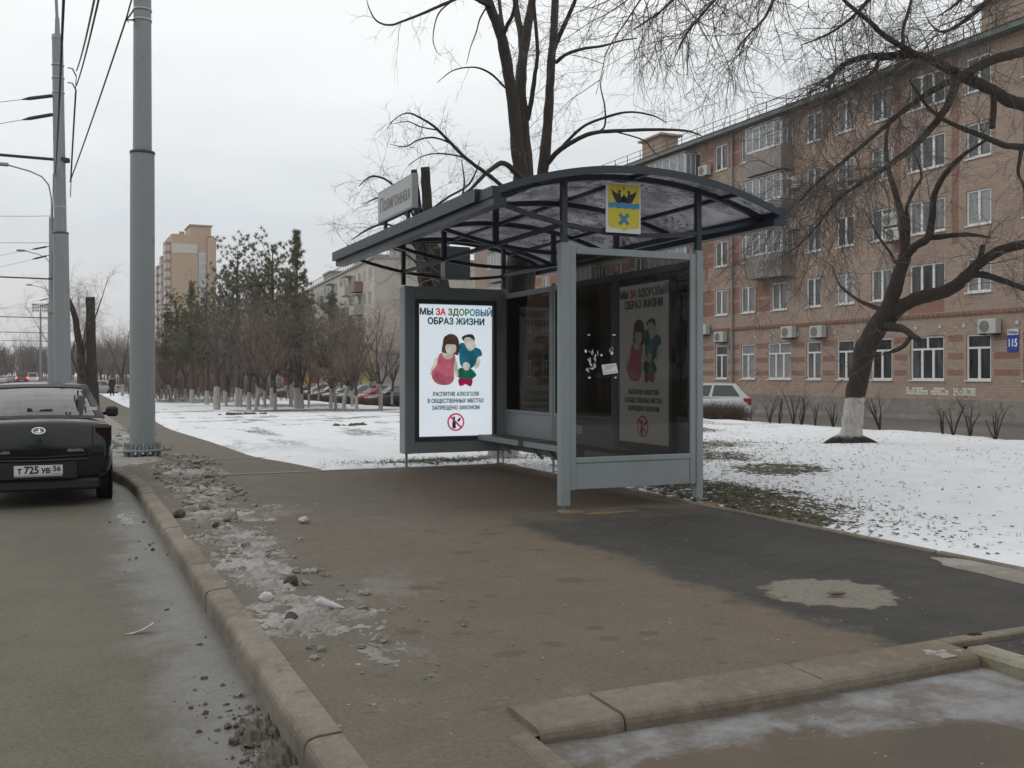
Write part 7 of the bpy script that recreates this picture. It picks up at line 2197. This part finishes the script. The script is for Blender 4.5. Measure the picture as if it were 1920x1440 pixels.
# trim: boot seams, bumper, recess, plate, badge, lettering, lock, reflector, seats
mb = MB()
def seam(pts, r=0.006): mb.tube([Vector(p) for p in pts], r, 5)
seam([(-hw * .70, ry + .05, boot - .06), (-hw * .70, ry + .02, .72), (-hw * .66, ry + .012, .62), (0, ry - .004, .60), (hw * .66, ry + .012, .62), (hw * .70, ry + .02, .72), (hw * .70, ry + .05, boot - .06)])
mb.build('boot_seam', M_plastic, hc)
mb = MB(); mb.tube([(-hw * .93, ry + .22, .60), (-hw * .80, ry + .05, .575), (-hw * .5, ry + .005, .565), (0, ry - .012, .56), (hw * .5, ry + .005, .565), (hw * .80, ry + .05, .575), (hw * .93, ry + .22, .60)], 0.014, 6)
mb.build('bumper_edge', M_blk, hc)
mb = MB(); mb.cbox(-.42, .42, ry - .012, ry + .05, .345, .545, 0.01); mb.build('plate_recess', M_plastic, hc)
mb = MB(); mb.cbox(-hw * .80, hw * .80, ry + .02, ry + .20, .20, .335, 0.03); mb.build('rear_apron', M_plastic, hc)
mb = MB(); mb.cbox(-.26, .26, ry - .026, ry - .014, .395, .510, 0.003)
pl = mb.build('number_plate', M_pltw, hc)
mb = MB(); mb.box(-.255, .255, ry - .031, ry - .0262, .378, .393); mb.build('plate_holder', plain('plate_strip', (0.30, 0.33, 0.42), 0.4), pl)
Mpl = Matrix.Translation((0, ry - .027, .453)) @ Matrix.Rotation(R(90), 4, 'X')
text_mesh('plate_text', 'Т', 0.080, M_black, pl, Mpl @ Matrix.Translation((-.20, -.012, 0)), 0.004)
text_mesh('plate_text', '725', 0.122, M_black, pl, Mpl @ Matrix.Translation((-.075, 0, 0)), 0.004, sx=0.88)
text_mesh('plate_text', 'УВ', 0.082, M_black, pl, Mpl @ Matrix.Translation((.078, -.012, 0)), 0.004, sx=0.9)
text_mesh('plate_text', '56', 0.088, M_black, pl, Mpl @ Matrix.Translation((.195, .012, 0)), 0.003)
mb = MB(); mb.box(.132, .135, ry - .0275, ry - .0262, .40, .505); mb.box(.15, .24, ry - .0275, ry - .0262, .408, .413); mb.build('plate_line', M_black, pl)
Mb = Matrix.Translation((0, ry + .034, boot - .115)) @ Matrix.Rotation(R(82), 4, 'X')
def oval(a, b, n=32): return [(a * math.cos(2 * math.pi * k / n), b * math.sin(2 * math.pi * k / n)) for k in range(n)]
mb = MB(); mb.prism(oval(.075, .042), Mb, .022); bd = mb.build('badge', M_chrome, hc)
mb = MB(); mb.prism(oval(.064, .033), Mb @ Matrix.Translation((0, 0, .0222)), .001); mb.build('badge_field', plain('badge_grey', (0.16, 0.18, 0.22), 0.3), bd)
mb = MB(); mb.prism([(-.045, -.006), (-.02, -.022), (.03, -.022), (.02, -.008), (.012, .02), (-.002, .028), (.002, .0), (-.012, -.010)], Mb @ Matrix.Translation((0, 0, .0235)), .003); mb.build('badge_sail', M_chrome, bd)
mb = MB(); sub = MB(); sub.lathe([(.026, 0), (.026, .012), (.012, .014)], 16); mb.add([Matrix.Translation((0, ry + .022, boot - .225)) @ Matrix.Rotation(R(85), 4, 'X') @ Vector(p) for p in sub.v], sub.f, 0, True); mb.build('boot_lock', M_plastic, hc)
text_mesh('lettering', 'LADA', 0.044, M_rim, hc, Matrix.Translation((-.36, ry - .004, .665)) @ Matrix.Rotation(R(86), 4, 'X') @ Matrix.Translation((0, 0, .012)), 0.003)
text_mesh('lettering', 'GRANTA', 0.044, M_rim, hc, Matrix.Translation((.40, ry + .004, .675)) @ Matrix.Rotation(R(86), 4, 'X') @ Matrix.Translation((0, 0, .012)), 0.003)
for sx in (-1, 1):
    mb = MB(); mb.cbox(sx * .36 - .25, sx * .36 + .25, -.35, -.18, .45, 1.02, 0.05); sc_ = mb.build('seat', M_seat, hc)
    mb = MB(); mb.cbox(sx * .36 - .13, sx * .36 + .13, -.33, -.22, 1.04, 1.24, 0.04); mb.build('headrest', M_seat, sc_)
    mb = MB(); mb.cbox(sx * .38 - .13, sx * .38 + .13, -1.02, -.92, .98, 1.13, 0.03); mb.build('headrest', M_seat, sc_)
mb = MB(); mb.cbox(-.70, .70, -1.42, -.98, .90, .985, 0.02); mb.build('parcel_shelf', M_seat, hc)
mb = MB(); mb.cbox(-.70, .70, .45, 1.05, .80, .93, 0.04); mb.build('dashboard', M_seat, hc)
mb = MB(); mb.cbox(-.10, .10, .10, .13, 1.27, 1.33, 0.01); mb.build('rear_view_mirror', M_plastic, hc)
mb = MB(); mb.tube([(hw + .005, -.35, .86), (hw + .03, -.33, .87), (hw + .03, -.18, .87), (hw + .005, -.16, .86)], 0.012, 6); mb.build('door_handle', M_blk, hc)
mb = MB(); mb.box(.54, .66, K['rb'] + .085, K['rb'] + .089, boot + .10, boot + .14); mb.build('window_sticker', M_white, hc)
mb = MB(); mb.tube([(-.45, ry + .15, .22), (-.45, ry + .02, .21)], 0.025, 10); mb.build('exhaust_pipe', M_rim, hc)

# white hatchback by the brick house
wc, _ = car('silver white hatchback with a red tail lamp, half hidden by the brown bush', paint('silver_car_paint', (0.44, 0.45, 0.46), 0.3), 3.95, 1.70, 1.50, 'hatch', False, M_cglassd)
q = at(1304, HZ, 36.3); wc.location = (q.x, q.y, -0.31 + G(q.y)); wc.rotation_euler = (0, 0, R(57))

# row of parked cars before the shops
ROW = [(520, 'hatch', (0.020, 0.022, 0.025), 'dark hatchback at the far end of the parked row'), (553, 'sedan', (0.48, 0.49, 0.50), 'silver white sedan second from the far end of the parked row'), (582, 'hatch', (0.05, 0.055, 0.065), 'dark blue grey hatchback behind the pointed pine trunk'),
       (604, 'sedan', (0.36, 0.37, 0.39), 'silver sedan in the middle of the parked row'), (630, 'sedan', (0.045, 0.05, 0.055), 'dark grey sedan behind the young pine'), (655, 'sedan', (0.28, 0.29, 0.31), 'grey sedan parked before the yellow panel'),
       (683, 'sedan', (0.30, 0.31, 0.32), 'light grey car parked left of the red car'), (709, 'hatch', (0.38, 0.012, 0.02), 'bright red car in the parked row'), (739, 'hatch', (0.03, 0.03, 0.033), 'dark car with a red tail parked nearest the shelter')]
for i, (px, kd, c, lab) in enumerate(ROW):
    r_ = (px - 960) / F; D = 20.6 / (CT * r_ + ST); q = at(px, HZ, D)
    k, _ = car(lab, paint('car_paint_%d' % i if False else 'row_car_paint', c), 4.2 if kd == 'sedan' else 3.9, 1.70, 1.47, kd, False, M_cglassd if i % 2 else plain('car_glass_grey', (0.16, 0.17, 0.18), 0.06, spec=0.6), 'cars parked in a row before the shops')
    k.location = (q.x, q.y, -0.31 + G(q.y)); k.rotation_euler = (0, 0, R(90 + (i * 37 % 13) - 6))
# traffic far up the road
def put(k, px, D, rz=0):
    q = at(px, HZ, D); k.location = (q.x, q.y, -0.15 + G(q.y)); k.rotation_euler = (0, 0, rz)
k, _ = car('dark red minibus with both tail lamps glowing', paint('minibus_red', (0.10, 0.02, 0.02)), 5.2, 2.1, 2.35, 'van', False, None, 'cars on the far road', 'minibus', 'minibus', M_lit); put(k, 42, 190)
k, _ = car('white van beside the glowing minibus', paint('van_white', (0.62, 0.62, 0.60)), 4.8, 1.95, 2.1, 'van', False, None, 'cars on the far road', 'van', 'van', M_lit); put(k, 62, 200)
for px, D, c, lab in ((6, 175, (0.40, 0.41, 0.42), 'silver car at the left border of the far road'), (20, 205, (0.2, 0.21, 0.23), 'grey car left of the glowing minibus'), (31, 240, (0.45, 0.45, 0.46), 'pale car just behind the glowing minibus')):
    k, _ = car(lab, paint('far_car_paint', c), 4.2, 1.7, 1.47, 'sedan', False, None, 'cars on the far road', 'car', 'car'); put(k, px, D)
k, _ = car('grey car standing by the far end of the walk', paint('walk_car_paint', (0.25, 0.26, 0.27)), 4.2, 1.7, 1.47, 'sedan', False, None, None, 'car', 'parked_car'); put(k, 186, 100, R(75))

# ------------------------------------------------------------------ the walker on the far walk
q = onground(210, 88)
sk = bpy.data.meshes.new('person')
J = {'pelvis': (0, 0, .95, .15, .12), 'waist': (0, 0, 1.10, .15, .115), 'chest': (0, 0.01, 1.32, .185, .13), 'neck': (0, .015, 1.49, .065, .065), 'jaw': (0, .03, 1.565, .075, .085), 'head': (0, .025, 1.66, .085, .10), 'crown': (0, .02, 1.73, .06, .07),
     'shl': (-.19, 0, 1.42, .075, .075), 'ell': (-.25, -.05, 1.14, .058, .058), 'wrl': (-.25, .03, .90, .045, .045), 'hal': (-.25, .06, .81, .035, .045),
     'shr': (.19, 0, 1.42, .075, .075), 'elr': (.25, .03, 1.14, .058, .058), 'wrr': (.24, .12, .92, .045, .045), 'har': (.23, .16, .84, .035, .045),
     'hil': (-.10, 0, .88, .105, .11), 'knl': (-.10, .10, .50, .07, .075), 'anl': (-.10, -.02, .10, .05, .055), 'tol': (-.11, .13, .04, .045, .04),
     'hir': (.10, 0, .88, .105, .11), 'knr': (.10, .02, .50, .07, .075), 'anr': (.10, -.20, .13, .05, .055), 'tor': (.11, -.08, .04, .045, .04)}
E_ = [('pelvis', 'waist'), ('waist', 'chest'), ('chest', 'neck'), ('neck', 'jaw'), ('jaw', 'head'), ('head', 'crown'), ('chest', 'shl'), ('shl', 'ell'), ('ell', 'wrl'), ('wrl', 'hal'), ('chest', 'shr'), ('shr', 'elr'), ('elr', 'wrr'), ('wrr', 'har'),
      ('pelvis', 'hil'), ('hil', 'knl'), ('knl', 'anl'), ('anl', 'tol'), ('pelvis', 'hir'), ('hir', 'knr'), ('knr', 'anr'), ('anr', 'tor')]
names = list(J); sk.from_pydata([J[n][:3] for n in names], [(names.index(a), names.index(b)) for a, b in E_], [])
o = bpy.data.objects.new('person', sk); COL.objects.link(o)
o.modifiers.new('skin', 'SKIN')
for i, n in enumerate(names):
    sk.skin_vertices[0].data[i].radius = J[n][3:]
sk.skin_vertices[0].data[0].use_root = True
sb = o.modifiers.new('sub', 'SUBSURF'); sb.levels = 2
bpy.context.view_layer.update()
me = bpy.data.meshes.new_from_object(o.evaluated_get(bpy.context.evaluated_depsgraph_get()))
bpy.data.objects.remove(o)
me.materials.clear()
for m_ in (plain('dark_coat', (0.022, 0.024, 0.026), 0.9, var=0.2), plain('dark_trousers', (0.016, 0.017, 0.02), 0.9), plain('skin', (0.42, 0.27, 0.20), 0.6), plain('shoe_leather', (0.012, 0.011, 0.010), 0.5)): me.materials.append(m_)
for p in me.polygons:
    c = p.center; p.use_smooth = True
    p.material_index = 2 if (c.z > 1.50 or (c.z < .87 and abs(c.x) > .195 and c.z > .7)) else 3 if c.z < .09 else 1 if c.z < .80 else 0
o = bpy.data.objects.new('person', me); COL.objects.link(o)
o.location = (q.x, q.y, q.z); o.rotation_euler = (0, 0, R(4))
tag(o, 'person in dark coat and trousers walking away along the far walk', 'person')
mb = MB(); mb.lathe([(.098, 1.64), (.112, 1.66), (.115, 1.70), (.095, 1.755), (.04, 1.785)], 14, (0, .02, 0)); mb.build('knit_cap', M_plastic, o)
mb = MB()
ring = []
for z, rx, ry_ in ((.62, .20, .17), (.95, .205, .165), (1.12, .18, .145), (1.35, .215, .155), (1.47, .13, .10)): ring.append((z, rx, ry_))
n = 16; vv = [(rx * math.cos(6.2832 * k / n), ry_ * math.sin(6.2832 * k / n) + .01, z) for z, rx, ry_ in ring for k in range(n)]
mb.add(vv, [(j * n + k, j * n + (k + 1) % n, (j + 1) * n + (k + 1) % n, (j + 1) * n + k) for j in range(len(ring) - 1) for k in range(n)], 0, True)
mb.build('coat', plain('coat_cloth', (0.022, 0.024, 0.027), 0.9, var=0.2), o)

# ------------------------------------------------------------------ thin winter air
t = NT('winter_air')
pv = t.n.new('ShaderNodeVolumePrincipled')
pv.inputs['Color'].default_value = (0.86, 0.88, 0.90, 1)
pv.inputs['Density'].default_value = 0.0004
pv.inputs['Anisotropy'].default_value = 0.0
t.l.new(pv.outputs[0], t.out.inputs['Volume'])
mb = MB(); mb.box(-1550, 1550, -650, 1550, -2.4, 62.0)
tag(mb.build('haze', t.mat), kind='stuff')
